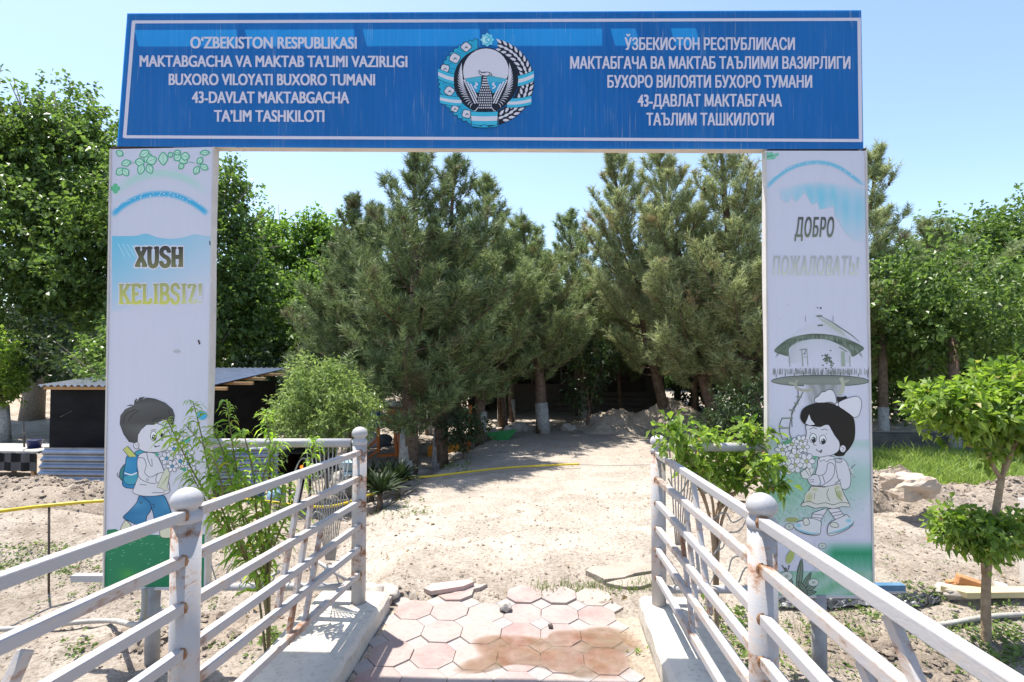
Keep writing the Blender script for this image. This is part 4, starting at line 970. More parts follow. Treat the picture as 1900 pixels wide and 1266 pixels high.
# meadow
A7.grid(lambda u, v_: (76 + (632 - 76) * u, 400 + (470 - 0) * v_), 22, 22, lambda x, y, u, v_: mixc(W_, (112, 176, 150), (.35 * math.exp(-((v_ - .05) / .06) ** 2)) + (1 - u) ** .8 * max(0, math.sin(math.pi * min(1, max(0, (v_ - .12) / .95)))) * (.78 + .22 * math.sin(x * .9) * math.sin(y * .7)) + .42 * u * math.exp(-((v_ - .45) / .22) ** 2)))
A7.step = 2e-6
for i in range(700):
    x, y = random.triangular(80, 620, 90), random.uniform(500, 860); A7.line([(x, y), (x + random.uniform(-3, 3), y - random.uniform(4, 11))], 2, random.choice(((84, 150, 118), (120, 178, 150), (150, 196, 172))))
A7.step = 1e-5
def mead(u, v_): return (330 + 312 * u, 950 + 200 * v_)
A7.grid(mead, 20, 14, lambda x, y, u, v_: mixc(W_, (36, 140, 104), min(1, u * 3.0) ** 1.5 * min(1, v_ * 3) * max(0, 1 - max(0, v_ - .35) * 1.15)))
A7.grid(lambda u, v_: (110 + 535 * u, 1120 + 130 * v_), 20, 8, lambda x, y, u, v_: mixc(mixc(W_, (120, 175, 150), .5), (96, 165, 118), math.sin(u * 9 + v_ * 4) ** 2 * .6))
A7.step = 2e-6
for i in range(220):
    x, y = random.uniform(330, 640), random.uniform(1080, 1250); L = random.uniform(25, 85); A7.line([(x, y), (x + random.uniform(-22, 4), y - L)], 3.0, random.choice(((126, 190, 160), (60, 150, 112), (170, 212, 196), (60, 140, 100))), 0, True)
A7.step = 1e-5
for x, y, L, w_, a in ((215, 1240, 150, 14, -1.9), (235, 1240, 190, 16, -1.45), (250, 1240, 130, 14, -1.1), (260, 1240, 110, 15, -.6), (240, 1250, 100, 14, -.2), (205, 1240, 110, 13, -2.4), (290, 1245, 90, 12, -2.2)):
    leaf(A7, x, y, L, w_, a, (112, 130, 120), (50, 60, 58), 4)
for x, y, r in ((175, 1145, 26), (322, 1180, 22), (370, 980, 16), (190, 875, 18)): A7.ell(x, y, r * 1.3, r * .95, (190, 196, 200), (90, 96, 96), 3); A7.ell(x, y, r * .4, r * .3, (150, 160, 150))
A7.line([(165, 1110), (150, 1085)], 5, (50, 60, 58)); A7.line([(185, 1110), (190, 1085)], 5, (50, 60, 58)); A7.ell(205, 838, 36, 14, (150, 160, 110)); A7.ell(195, 1040, 20, 40, (165, 175, 110), None, 0, .4)
# --- girl
GK = (30, 26, 26); SK = (208, 206, 222)
A7.poly([(452, 190), (448, 165), (470, 168), (500, 162), (510, 175), (480, 190), (470, 205)], GK)
A7.poly([(440, 205), (415, 195), (365, 200), (330, 195), (330, 175), (350, 162), (365, 142), (385, 138), (400, 128), (425, 130), (442, 160), (446, 195)], (212, 210, 226), 3, BK, 3)
A7.poly([(455, 205), (480, 185), (540, 165), (570, 168), (584, 195), (582, 230), (568, 270), (545, 278), (510, 262), (470, 228)], (212, 210, 226), 3, BK, 3); A7.ell(450, 208, 9, 10, (212, 210, 226), BK, 3)
A7.poly([(285, 320), (262, 305), (250, 275), (262, 235), (300, 210), (350, 198), (410, 200), (460, 220), (500, 245), (540, 280), (550, 340), (545, 400), (525, 440), (500, 470), (480, 490), (430, 480), (420, 400), (380, 330), (330, 320)], lambda x, y: mixc((24, 20, 20), (48, 44, 44), math.exp(-(((x - 380) / 60) ** 2 + ((y - 240) / 30) ** 2))), 3)
A7.poly([(280, 320), (310, 325), (350, 328), (400, 318), (420, 345), (440, 380), (462, 410), (465, 440), (455, 465), (420, 485), (370, 496), (320, 490), (285, 470), (272, 440), (275, 400), (284, 365)], SK, 3, BK, 3)
A7.poly([(280, 322), (276, 300), (290, 265), (300, 262), (310, 290), (335, 318), (360, 322), (330, 300), (345, 290), (390, 318), (360, 332), (320, 328)], GK)
A7.poly([(278, 312), (290, 285), (298, 262), (308, 290), (330, 318), (300, 322)], SK)
A7.ell(482, 450, 17, 20, SK, BK, 3); A7.line([(474, 440), (488, 448), (480, 460)], 2.5, BK, 3)
A7.ell(320, 392, 19, 25, (222, 222, 232), BK, 3); A7.ell(322, 400, 12, 15, BK); A7.ell(318, 394, 4, 4, (225, 225, 230)); A7.ell(372, 400, 19, 25, (222, 222, 232), BK, 3); A7.ell(375, 409, 12, 15, BK); A7.ell(371, 402, 4, 4, (225, 225, 230))
A7.line([(300, 345), (320, 335), (340, 342)], 3, BK, 3); A7.line([(362, 348), (385, 342), (400, 352)], 3, BK, 3); A7.line([(326, 410), (322, 428), (338, 430)], 3, BK, 3)
A7.line([(335, 452), (350, 464), (370, 455)], 4, BK, 3); A7.poly([(352, 464), (370, 456), (366, 472), (358, 474)], (110, 96, 104)); A7.line([(310, 365), (303, 358)], 2, BK); A7.line([(388, 372), (396, 365)], 2, BK)
# backpack, coat, arm
A7.poly([(440, 520), (460, 502), (490, 510), (510, 540), (525, 600), (520, 655), (490, 672), (462, 650), (446, 590)], (206, 206, 220), 4, BK, 3); A7.ell(458, 514, 20, 11, (190, 190, 205), BK, 2.5, .2)
A7.line([(515, 545), (535, 580), (528, 600)], 8, (200, 200, 214), 3); A7.line([(530, 585), (550, 610)], 6, (150, 160, 160)); A7.line([(525, 560), (550, 535)], 3, (60, 60, 60))
A7.poly([(352, 500), (430, 495), (445, 560), (455, 610), (470, 640), (440, 655), (370, 656), (340, 645), (332, 590), (345, 540)], SK, 3, BK, 3)
A7.poly([(350, 498), (360, 520), (380, 510), (395, 522), (412, 508), (430, 510), (436, 494), (400, 488)], (212, 210, 224), 0, BK, 3)
A7.poly([(415, 525), (435, 540), (436, 580), (420, 615), (385, 640), (360, 650), (350, 600), (380, 590), (395, 560), (398, 535)], SK, 3, BK, 3)
A7.line([(352, 605), (362, 645)], 8, (150, 196, 220)); A7.line([(372, 596), (384, 636)], 3, BK); A7.line([(470, 618), (440, 640)], 6, (120, 126, 126))
A7.poly([(292, 610), (320, 592), (350, 598), (358, 645), (330, 652), (300, 640)], SK, 3, BK, 3); A7.line([(300, 620), (325, 618)], 2.5, BK); A7.line([(300, 632), (325, 630)], 2.5, BK)
A7.poly([(250, 580), (300, 545), (330, 560), (310, 600), (290, 615), (262, 610)], (208, 208, 214), 0, BK, 2.5); A7.line([(300, 600), (275, 560)], 2.5, BK); A7.line([(310, 598), (295, 555)], 2.5, BK)
# skirt with hem, legs, shoes
def blob(D, cx, cy, rx, ry, col, base, k=1.0, rot=0.0):
    ca, sa = math.cos(rot), math.sin(rot)
    D.grid(lambda u, v_: (cx + ca * rx * v_ * math.cos(6.2832 * u) - sa * ry * v_ * math.sin(6.2832 * u), cy + sa * rx * v_ * math.cos(6.2832 * u) + ca * ry * v_ * math.sin(6.2832 * u)), 20, 6, lambda x, y, u, v_: mixc(base, col, k * (1 - v_ * v_) ** 1.5))
SKT = (203, 203, 204)
A7.poly([(318, 800), (380, 778), (396, 782), (360, 845), (332, 850), (306, 838)], SK, 0, BK, 3); A7.poly([(398, 778), (460, 775), (488, 812), (480, 830), (440, 835), (415, 800)], SK, 0, BK, 3)
for q in (((316, 806), (376, 812)), ((310, 822), (368, 830)), ((415, 802), (470, 792)), ((428, 818), (482, 806))): A7.line(q, 3, BK)
A7.poly([(308, 655), (380, 660), (462, 640), (472, 655), (490, 700), (515, 745), (520, 768), (480, 765), (430, 778), (380, 768), (330, 775), (290, 760), (255, 766), (262, 745), (290, 705)], SKT, 2, BK, 3)
blob(A7, 300, 715, 26, 40, (168, 172, 128), SKT, .8, .3); blob(A7, 462, 700, 24, 44, (160, 166, 116), SKT, .9, -.3); blob(A7, 330, 672, 26, 14, (176, 180, 140), SKT, .8); blob(A7, 452, 662, 22, 14, (170, 174, 130), SKT, .8)
A7.line([(262, 745), (300, 738), (340, 752), (385, 745), (430, 755), (475, 742), (514, 748)], 3, BK, 4); A7.line([(330, 690), (326, 725)], 3, (110, 116, 90)); A7.line([(405, 668), (395, 700), (410, 735)], 3, BK, 3); A7.line([(440, 665), (450, 700), (480, 735)], 4, (110, 120, 80), 3)
SH = (205, 207, 220); SB = (120, 184, 212)
for pts, strap, sole, toe in ((
    [(300, 828), (360, 845), (362, 880), (355, 918), (310, 922), (250, 905), (220, 880), (228, 855), (265, 840)], [(265, 835), (290, 828), (300, 860), (272, 868)], [(224, 884), (262, 900), (310, 912), (354, 908)], (240, 868)),
    ([(425, 845), (490, 815), (500, 808), (530, 835), (540, 855), (515, 885), (460, 912), (410, 925), (398, 900), (405, 865)], [(412, 858), (440, 850), (460, 868), (450, 880), (420, 875)], [(404, 908), (460, 898), (512, 874), (536, 852)], (515, 842))):
    A7.poly(pts, SH, 3, BK, 3); blob(A7, toe[0], toe[1], 24, 16, SB, SH, .9)
    A7.line(sole, 9, SB, 4, True); A7.line([(x, y + 7) for x, y in sole], 2.6, BK, 4); A7.poly(strap, (205, 205, 205), 2, BK, 3)
# daisies
for x, y, r in ((152, 455, 36), (205, 425, 34), (255, 410, 32), (170, 500, 36), (232, 488, 40), (285, 518, 40), (220, 540, 40), (170, 548, 42), (265, 440, 30)): flower(A7, x, y, r, (214, 213, 226), (176, 180, 140))
A7.poly([(150, 415), (185, 400), (205, 390), (200, 420), (165, 428)], (90, 150, 120)); A7.poly([(130, 500), (150, 490), (140, 515)], (80, 150, 120)); A7.poly([(320, 490), (345, 490), (330, 512)], (90, 160, 130))
A7.build('printed_girl', PR)['label'] = 'printed cartoon girl with white hair bow and daisies'
# Russian greeting
def grey_fade(top, bot, y0, y1): return lambda x, y: mixc(top, bot, (y - y0) / (y1 - y0))
q = letter_line('ДОБРО', 1474, 1548, 405, 440, 0.0, 0.034, 0.22, 'lettering', PR, grey_fade((84, 86, 84), (112, 118, 106), 405, 440), 0.0022, cap='О', space=1.12)
q = letter_line('ПОЖАЛОВАТЬ!', 1434, 1594, 477, 511, 0.0, 0.034, 0.12, 'lettering', PR, lambda x, y: mixc(mixc((152, 154, 154), (204, 212, 160), (y - 478) / 34), W_, .38 + .30 * (y - 478) / 34), 0.0022, space=1.12)

# ================================================================== RAILINGS
def post(b_, base, ztop, r=0.049):
    H = ztop - base.z - 0.118
    return b_.tube([base - Vector((0, 0, 0.03)), base + Vector((0, 0, H))], r, 22)
def railing(name, label, X, base_far, cap_far_px, y_rails_far, near_px, near_rails, bars, ybeg, side):
    root = thing(name, label, 'railing', (X, base_far.y, CURB_Z), 'white railings of the footbridge')
    yf = base_far.y
    zf = [onX(cap_far_px[0], y, X).z for y in y_rails_far]
    ztop_f = onX(cap_far_px[0], cap_far_px[1], X).z
    pn = onX(near_px[0], near_px[1], X); yn = pn.y
    zn = [onX(near_px[0], y, X).z for y in near_rails]
    while len(zn) < len(zf): zn.append(zn[-1] - (zf[len(zn) - 1] - zf[len(zn)]))
    step = yf - yn
    for yy, zt in ((yf, ztop_f), (yn, pn.z), (yn - step, pn.z + (pn.z - ztop_f))):
        bs = Vector((X, yy, CURB_Z)); r = 0.049
        zz = zf if yy == yf else zn
        o = post(MB(), bs, zt, r).build('post', white_metal('post_paint', 0.625, joints=zz, axis=2), root)
        c = MB(); zc = zt - 0.128
        c.lathe((X, yy, zc - 0.022), [(r * .99, 0.030), (r * 1.06, 0.034), (r * 1.08, 0.043), (r * 1.05, 0.053), (r * 0.92, 0.063), (r * .76, 0.070), (r * .74, 0.077), (r * .93, 0.083), (r * 1.06, 0.093), (r * 1.09, 0.104), (r * 1.04, 0.117), (r * 0.88, 0.131), (r * 0.6, 0.143), (r * 0.28, 0.149), (0.001, 0.151)], 26)
        c.build('cap', M['white'], o)
    mj = white_metal('rail_paint', 0.645, joints=[yf, yn]); mr = white_metal('rusted_rail_paint', 0.59, joints=[yf, yn])
    for i, (a_, b_) in enumerate(zip(zf, zn)):
        sl = (b_ - a_) / (yn - yf)
        m = mr if i in (1, 5) else mj
        for (y0, y1) in ((yn + 0.045, yf - 0.045), (ybeg, yn - 0.045)):
            z0, z1 = b_ + sl * (y0 - yn), b_ + sl * (y1 - yn)
            rl = MB(); rl.bar((X + side * 0.012, y0, z0), (X + side * 0.012, y1, z1), 0.036, 0.036)
            rl.build('rail', m, root, 0.004)
            if abs(y1 - (yf - 0.045)) < 1e-6 or True:
                w_ = MB(); yj = y1 if y1 > yn else y1
                w_.lathe((0, 0, 0), [(0.001, -0.006), (0.024, -0.003), (0.027, 0.003), (0.021, 0.007), (0.001, 0.012)], 10)
                vs = [Vector((X + side * 0.012 + v[0], yj + v[2] + 0.002, z1 + v[1])) for v in w_.v]; w_.v = [tuple(v) for v in vs]
                wo_ = w_.build('weld', M['rust_joint'], root); 
    for (x0, y0, x1, y1), wd in bars:
        p0, p1 = onX(x0, y0, X), onX(x1, y1, X)
        bb_ = MB(); bb_.bar(p0, p1, 0.034, 0.022, (1, 0, 0)); bb_.build('brace', M['rusty'], root, 0.003)
    return root
LPB = G(665, 1116, CURB_Z); XL = LPB.x
railing('railing', 'left white railing with rust stains, its near post in front of the printed boy', XL, LPB, (660, 795), (842, 890, 935, 979, 1021, 1068), (347, 905), (952, 1033, 1117, 1199, 1265),
        [((562, 880, 513, 1142), 0), ((579, 925, 532, 1198), 0), ((597, 975, 562, 1172), 0), ((48, 1205, 10, 1290), 0), ((560, 888, 548, 942), 0)], 0.05, 1)
RPB = G(1223, 1122, CURB_Z); XR = RPB.x
railing('railing', 'right bright white railing, its near post overlapping the printed girl\'s pillar', XR, RPB, (1228, 812), (848, 896, 940, 988, 1028, 1080), (1413, 915), (965, 1048, 1137, 1213),
        [((1285, 880, 1318, 1140), 0), ((1272, 932, 1296, 1165), 0), ((1263, 975, 1286, 1172), 0), ((1650, 1140, 1712, 1290), 0), ((1598, 1225, 1625, 1290), 0)], 0.05, -1)

# ornamental wire fences between gate pillars and railings
def wire_fence(name, label, xa, xb, ytop, ybot, d_a, d_b, fan, zig, brace):
    def W(x, y):
        t = (x - xa) / (xb - xa); return P(x, y, 1.0 / ((1 - t) / d_a + t / d_b))
    root = thing(name, label, 'fence', tuple(W((xa + xb) / 2, ybot)), 'low wire fences beside the gate')
    b_ = MB(); b_.tube([W(xa, ytop), W(xb, ytop)], 0.030, 12); b_.build('top_pipe', M['white_clean'], root)
    b_ = MB(); b_.tube([W(xa, ybot), W(xb, ybot)], 0.026, 12); b_.build('bottom_pipe', M['white_clean'], root)
    b_ = MB(); fx, fy, tx0, tx1, nw = fan
    for i in range(nw):
        t = i / (nw - 1); b_.tube([W(fx + (t - .5) * 16, fy), W(tx0 + (tx1 - tx0) * t, ytop)], 0.0042, 6)
    b_.build('wire_fan', M['grey_paint'], root)
    for pts in zig:
        b_ = MB(); b_.tube([W(*p_) for p_ in catmull(pts, 4, False)], 0.0048, 6); b_.build('wire', M['grey_paint'], root)
    for (x0, y0, x1, y1) in brace: b_ = MB(); b_.tube([W(x0, y0), W(x1, y1)], 0.012, 8); b_.build('brace', M['white_clean'], root)
    return root
def zigzag(xs, ys, amp):
    out = []; 
    for i, x in enumerate(xs): out.append((x, ys + (amp if (i // 2) % 2 else -amp)))
    return out
def hexline(x0, x1, y, n, h, ph=0):
    out = []
    for i in range(n + 1):
        x = x0 + (x1 - x0) * i / n; k = (i + ph) % 4; out.append((x, y + (h if k in (1, 2) else -h)))
    return out
dL = LPB.dot(FWH); dR = RPB.dot(FWH)
wire_fence('wire_fence', 'ornamental wire fence between the boy pillar and the left railing post', 384, 652, 822, 1089, 3.80, dL, (613, 1040, 566, 652, 11),
           [hexline(392, 640, 1065, 22, 16), hexline(392, 560, 1012, 14, 15, 2), hexline(540, 650, 925, 9, 12), hexline(530, 650, 868, 9, 14, 1), [(575, 970), (585, 950), (600, 958), (612, 975), (625, 962), (645, 968)], [(500, 1040), (490, 1010), (520, 990), (505, 960), (525, 930)], [(400, 1050), (430, 1030), (436, 1000), (470, 990)]], [(585, 1040, 655, 1085), (470, 1089, 520, 1060)])
wire_fence('wire_fence', 'ornamental wire fence between the right railing post and the girl pillar', 1238, 1424, 830, 1094, dR, 3.68, (1262, 1012, 1242, 1300, 8),
           [hexline(1240, 1420, 1070, 14, 14), [(1322, 965), (1345, 950), (1360, 970), (1388, 955), (1372, 985), (1350, 990), (1342, 1015), (1330, 1022)], hexline(1240, 1330, 900, 7, 12), [(1352, 1060), (1360, 1035), (1385, 1030), (1395, 1005), (1412, 1010)], [(1325, 1030), (1338, 1000), (1320, 985)]], [(1300, 1094, 1290, 1000)])

# ================================================================== SMALL THINGS AROUND THE WALKWAY
def lump(name, label, cat, c, size, mat, seed=0, rot=0, group=None, flat=1.0, boxy=0.0, parent=None, nz=0.95):
    rg = np.random.default_rng(seed); n = 18; m = 26
    th = np.linspace(0.02, math.pi - 0.02, n); ph = np.linspace(0, 2 * math.pi, m, endpoint=False)
    T, Pp = np.meshgrid(th, ph, indexing='ij')
    x, y, z = np.sin(T) * np.cos(Pp), np.sin(T) * np.sin(Pp), np.cos(T)
    if boxy:
        s_ = np.maximum(np.maximum(abs(x), abs(y)), abs(z)); k = (1 - boxy) + boxy / s_; x, y, z = x * k, y * k, z * k
    q = 1 + nz * fbm(x * 1.4 + seed * 3.1 + z, y * 1.4 + z * 1.3, seed, 4)
    x, y, z = x * q * size[0] / 2, y * q * size[1] / 2, z * q * size[2] / 2 * flat
    ca, sa = math.cos(rot), math.sin(rot)
    V = np.stack([c[0] + x * ca - y * sa, c[1] + x * sa + y * ca, c[2] + z], -1).reshape(-1, 3); ix = np.arange(n * m).reshape(n, m)
    FA = np.stack([ix[:-1], np.roll(ix, -1, 1)[:-1], np.roll(ix, -1, 1)[1:], ix[1:]], -1).reshape(-1, 4)
    o = npmesh(name, V, FA[:, ::-1], mat, parent=parent, smooth=(boxy < .6))
    if label: tag(o, label, cat, group)
    return o
M['stone'] = pm('pale_stone', (0.46, 0.42, 0.37), (0.33, 0.29, 0.25), 6, 0.9, 0.6, 22, 0.2)
M['boulder'] = pm('sandy_boulder', (0.52, 0.43, 0.35), (0.40, 0.32, 0.25), 5, 0.95, 0.7, 18, 0.1)
M['brick'] = pm('orange_brick', (0.48, 0.24, 0.11), (0.36, 0.17, 0.08), 12, 0.9, 0.5, 40, 0.2)
M['ply'] = pm('yellow_board', (0.60, 0.49, 0.28), (0.52, 0.41, 0.23), 4, 0.7, 0.1, 30)
M['tyl'] = pm('yellow_pipe_paint', (0.62, 0.47, 0.03), (0.50, 0.37, 0.03), 6, 0.45, 0.05, 30)
M['steel_dark'] = pm('dark_rod', (0.05, 0.045, 0.04), (0.10, 0.075, 0.055), 20, 0.7)
M['grey_pipe'] = pm('old_grey_pipe', (0.42, 0.40, 0.36), (0.30, 0.28, 0.25), 8, 0.6, 0.2, 30)
p = on_ground(938, 1138); lump('stone', 'fist sized stone lying alone on the pink tiles', 'stone', (p.x, p.y, .022), (0.10, 0.08, 0.065), M['stone'], 3)
p = G(1022, 1163, .01); lump('stone', 'small dark pebble on the tiles at the rim of the puddle', 'stone', (p.x, p.y, .014), (0.034, 0.03, 0.034), pm('dark_pebble', (0.13, 0.10, 0.08)), 5)
p = G(1690, 900, 0.30); p = P(1700, 893, 5.9); lump('boulder', 'large pale boulder resting on the soil heap beside the right pillar', 'boulder', (p.x, p.y + .1, 0.36), (0.44, 0.38, 0.27), M['boulder'], 27, 0.15, boxy=0.62, nz=.7)
def slab_piece(name, label, cat, poly_px, z, th, mat, tilt=0.0, group=None):
    pts = [G(x, y, z) for x, y in poly_px]; c = sum(pts, Vector()) / len(pts)
    pts = [Vector((q.x, q.y, z + (q.x - c.x) * tilt)) for q in pts]
    n = (pts[1] - pts[0]).cross(pts[2] - pts[1]).normalized()
    if n.z < 0: pts = pts[::-1]
    b_ = MB(); b_.prism([q - Vector((0, 0, th)) for q in pts], (0, 0, 1), th)
    return tag(b_.build(name, mat, None, 0.004), label, cat, group)
M['slab'] = pm('old_slab', (0.38, 0.325, 0.27), (0.28, 0.235, 0.195), 5, 0.9, 0.5, 25, 0.2)
M['pinkslab'] = tile_mat('broken_pink_tile', (0.52, 0.36, 0.32))
slab_piece('tile_piece', 'long broken paving slab propped on the dirt past the tiles', 'paving slab', [(786, 1090), (800, 1082), (868, 1075), (880, 1080), (860, 1088), (800, 1096)], 0.045, 0.035, M['pinkslab'], 0.02, 'broken slabs at the walkway end')
slab_piece('tile_piece', 'half buried flat slab lying just below the long broken slab', 'paving slab', [(818, 1096), (868, 1085), (905, 1083), (890, 1090), (845, 1100)], 0.014, 0.03, M['pinkslab'], 0.0, 'broken slabs at the walkway end')
slab_piece('tile_piece', 'flat whitish slab at the foot of the left railing post', 'paving slab', [(684, 1108), (700, 1104), (728, 1106), (722, 1114), (696, 1118)], 0.06, 0.05, M['slab'], 0.0, 'broken slabs at the walkway end')
slab_piece('concrete_slab', 'cracked concrete slab jutting from the dirt left of the right railing post', 'slab', [(1086, 1056), (1098, 1049), (1120, 1050), (1150, 1043), (1210, 1047), (1214, 1060), (1180, 1064), (1158, 1071), (1122, 1074), (1108, 1066)], 0.034, 0.07, M['slab'], 0.03)
slab_piece('concrete_slab', 'upper half of the cracked slab behind the right railing post', 'slab', [(1124, 1080), (1150, 1074), (1216, 1064), (1216, 1080), (1190, 1088), (1160, 1088)], 0.022, 0.06, M['slab'], 0.02)
for k_, (x, y, s_, z_) in enumerate(((690, 1098, .16, .03), (712, 1092, .10, .03), (725, 1100, .13, .03), (650, 1130, .06, .1))):
    p = G(x, y, z_)
    lump('rubble_stone', ['largest clod of broken concrete behind the left railing post', 'small grey clod of concrete behind the left post', 'dark topped clod beside the whitish slab', 'tiny chip at the left kerb end'][k_], 'rubble', p, (s_ * 1.3, s_, s_ * .7), M['stone'], 30 + k_, k_, 'concrete rubble by the left post')
# right: brick, rubble, board, pipe
def bg(x, y): return on_ground(x, y)
p = bg(1798, 1092); b_ = MB(); b_.box((p.x, p.y, p.z + .05), (0.17, 0.10, 0.075), Matrix.Rotation(-.35, 3, 'Z') @ Matrix.Rotation(.25, 3, 'Y')); tag(b_.build('brick', M['brick'], None, 0.008), 'orange brick leaning on grey rubble behind the small tree', 'brick')
for k_, (x, y, s_) in enumerate(((1776, 1104, .20), (1752, 1098, .12), (1822, 1100, .11), (1768, 1086, .08), (1858, 1094, .09))):
    p = bg(x, y); lump('rubble_stone', ['biggest grey rubble lump under the orange brick', 'flat rubble piece left of the brick heap', 'brownish rubble right of the orange brick', 'small rust coloured rubble above the brick heap', 'loose rubble behind the small tree trunk'][k_], 'rubble', (p.x, p.y, p.z + .02), (s_ * 1.4, s_, s_ * .55), M['stone'] if k_ != 3 else M['brick'], 50 + k_, k_, 'rubble beside the brick', boxy=.4)
pts = [bg(1745, 1108), bg(1796, 1127), bg(1990, 1118), bg(1940, 1100)]
z_ = max(q.z for q in pts) + 0.05; b_ = MB(); pq = [Vector((q.x, q.y, z_)) for q in pts]
if (pq[1] - pq[0]).cross(pq[2] - pq[1]).z < 0: pq = pq[::-1]
b_.prism([q - Vector((0, 0, .05)) for q in pq], (0, 0, 1), .05); tag(b_.build('board', M['ply'], None, .004), 'yellowish wooden board lying on the ground behind the small tree', 'board')
b_ = MB(); pts = [bg(x, y) + Vector((0, 0, .03)) for x, y in ((1735, 1168), (1770, 1163), (1810, 1155), (1850, 1150), (1900, 1147), (1990, 1146))]; b_.tube(pts, .020, 10); tag(b_.build('hose', M['grey_pipe']), 'grey ribbed pipe curving on the ground at the foot of the small tree', 'pipe')
p = P(1908, 1080, 4.7); b_ = MB(); b_.box((p.x + .02, p.y, gh(p.x, p.y) + .32), (0.11, 0.09, 0.85)); tag(b_.build('post', M['panel_edge'], None, .006), 'pale square post at the right picture edge behind the small tree', 'post')
# dark plastic film crumpled on the right ground
n_ = 40; us = np.linspace(0, 1, n_); 
cs = [(1440, 1112, 40), (1530, 1122, 26), (1620, 1116, 22), (1700, 1120, 22), (1745, 1116, 12)]
vs = []; 
for i in range(n_):
    t = us[i] * (len(cs) - 1); j = min(len(cs) - 2, int(t)); f_ = t - j
    x = cs[j][0] * (1 - f_) + cs[j + 1][0] * f_; y = cs[j][1] * (1 - f_) + cs[j + 1][1] * f_; w_ = cs[j][2] * (1 - f_) + cs[j + 1][2] * f_
    for k in range(12):
        q = bg(x + random.uniform(-3, 3), y + (k / 11 - .5) * w_); vs.append((q.x, q.y, q.z + .015 + .05 * abs(math.sin(i * 1.7 + k * 2.3)) * random.random()))
fs = [(i * 12 + k, i * 12 + k + 1, (i + 1) * 12 + k + 1, (i + 1) * 12 + k) for i in range(n_ - 1) for k in range(11)]
b_ = MB(); b_.add(vs, fs, 0, False); fm = pm('grey_film', (0.11, 0.11, 0.115), (0.055, 0.055, 0.06), 12, 0.28, 0.6, 30, 0.6)
tag(b_.build('plastic_film', fm), 'crumpled grey plastic film strip under the right pillar', 'plastic film')
# left: drain pipe running to the pillar leg, stake, yellow gas pipe
q0 = onG(300, 1090, -.05)
b_ = MB(); pts = [on_ground(x, y) + Vector((0, 0, .045)) for x, y in ((-160, 1185), (20, 1178), (150, 1165), (210, 1163))]
pe = P(250, 1160, 3.72); pts += [pe, P(264, 1150, 3.72), P(268, 1120, 3.74), P(268, 1092, 3.76)]
b_.tube(catmull(pts, 5, False), .019, 12); tag(b_.build('drain_pipe', M['grey_pipe']), 'grey pipe on the ground bending up at the left pillar leg', 'pipe')
# yellow pipe on a thin stake
st = on_ground(91, 1100); tp = P(91, 940, st.dot(FWH))
b_ = MB(); b_.tube([st - Vector((0, 0, .1)), tp], .0095, 8); tag(b_.build('stake', M['steel_dark']), 'thin dark steel stake holding up the yellow pipe', 'stake')
ypts = [P(-90, 962, 4.25), P(0, 949, 4.5), P(91, 938, st.dot(FWH)), P(205, 929, 5.0), P(330, 926, 5.4), P(470, 928, 6.0)]
gr = [Vector((q.x, q.y, max(q.z, .03) + .03)) for q in (G(x, y, .03) for x, y in ((600, 946), (680, 925), (720, 908), (760, 892), (800, 888), (850, 882), (900, 876), (950, 871), (1000, 868), (1040, 866), (1075, 865)))]
b_ = MB(); b_.tube(catmull(ypts + gr, 4, False), .0155, 10); tag(b_.build('yellow_pipe', M['tyl']), 'long yellow pipe crossing from the stake over the dirt road', 'pipe')
b_ = MB(); b_.tube(catmull([on_ground(x, y) + Vector((0, 0, .03)) for x, y in ((1070, 865), (1120, 867), (1170, 867), (1215, 866), (1300, 868))], 4, False), .006, 6); tag(b_.build('cable', M['grey_pipe']), 'thin grey cable continuing the yellow pipe across the road', 'cable')
# stone edging between road and garden bed
for k_, (x, y, l_) in enumerate(((700, 948, .5), (738, 922, .4), (742, 905, .3), (770, 884, .55), (818, 866, .35), (846, 850, .3))):
    p = on_ground(x, y); lump('edging_stone', ['nearest pale edging block by the left railing post', 'edging block under the yellow pipe bend', 'small edging block beside the yuccas', 'long whitish edging block at the second pine', 'edging block before the orange slide', 'farthest edging block before the dark shrub'][k_], 'edging stone', (p.x, p.y, p.z + .03), (l_, .16, .16), M['slab'], 70 + k_, 0.9, 'edging stones of the garden bed', boxy=.75)

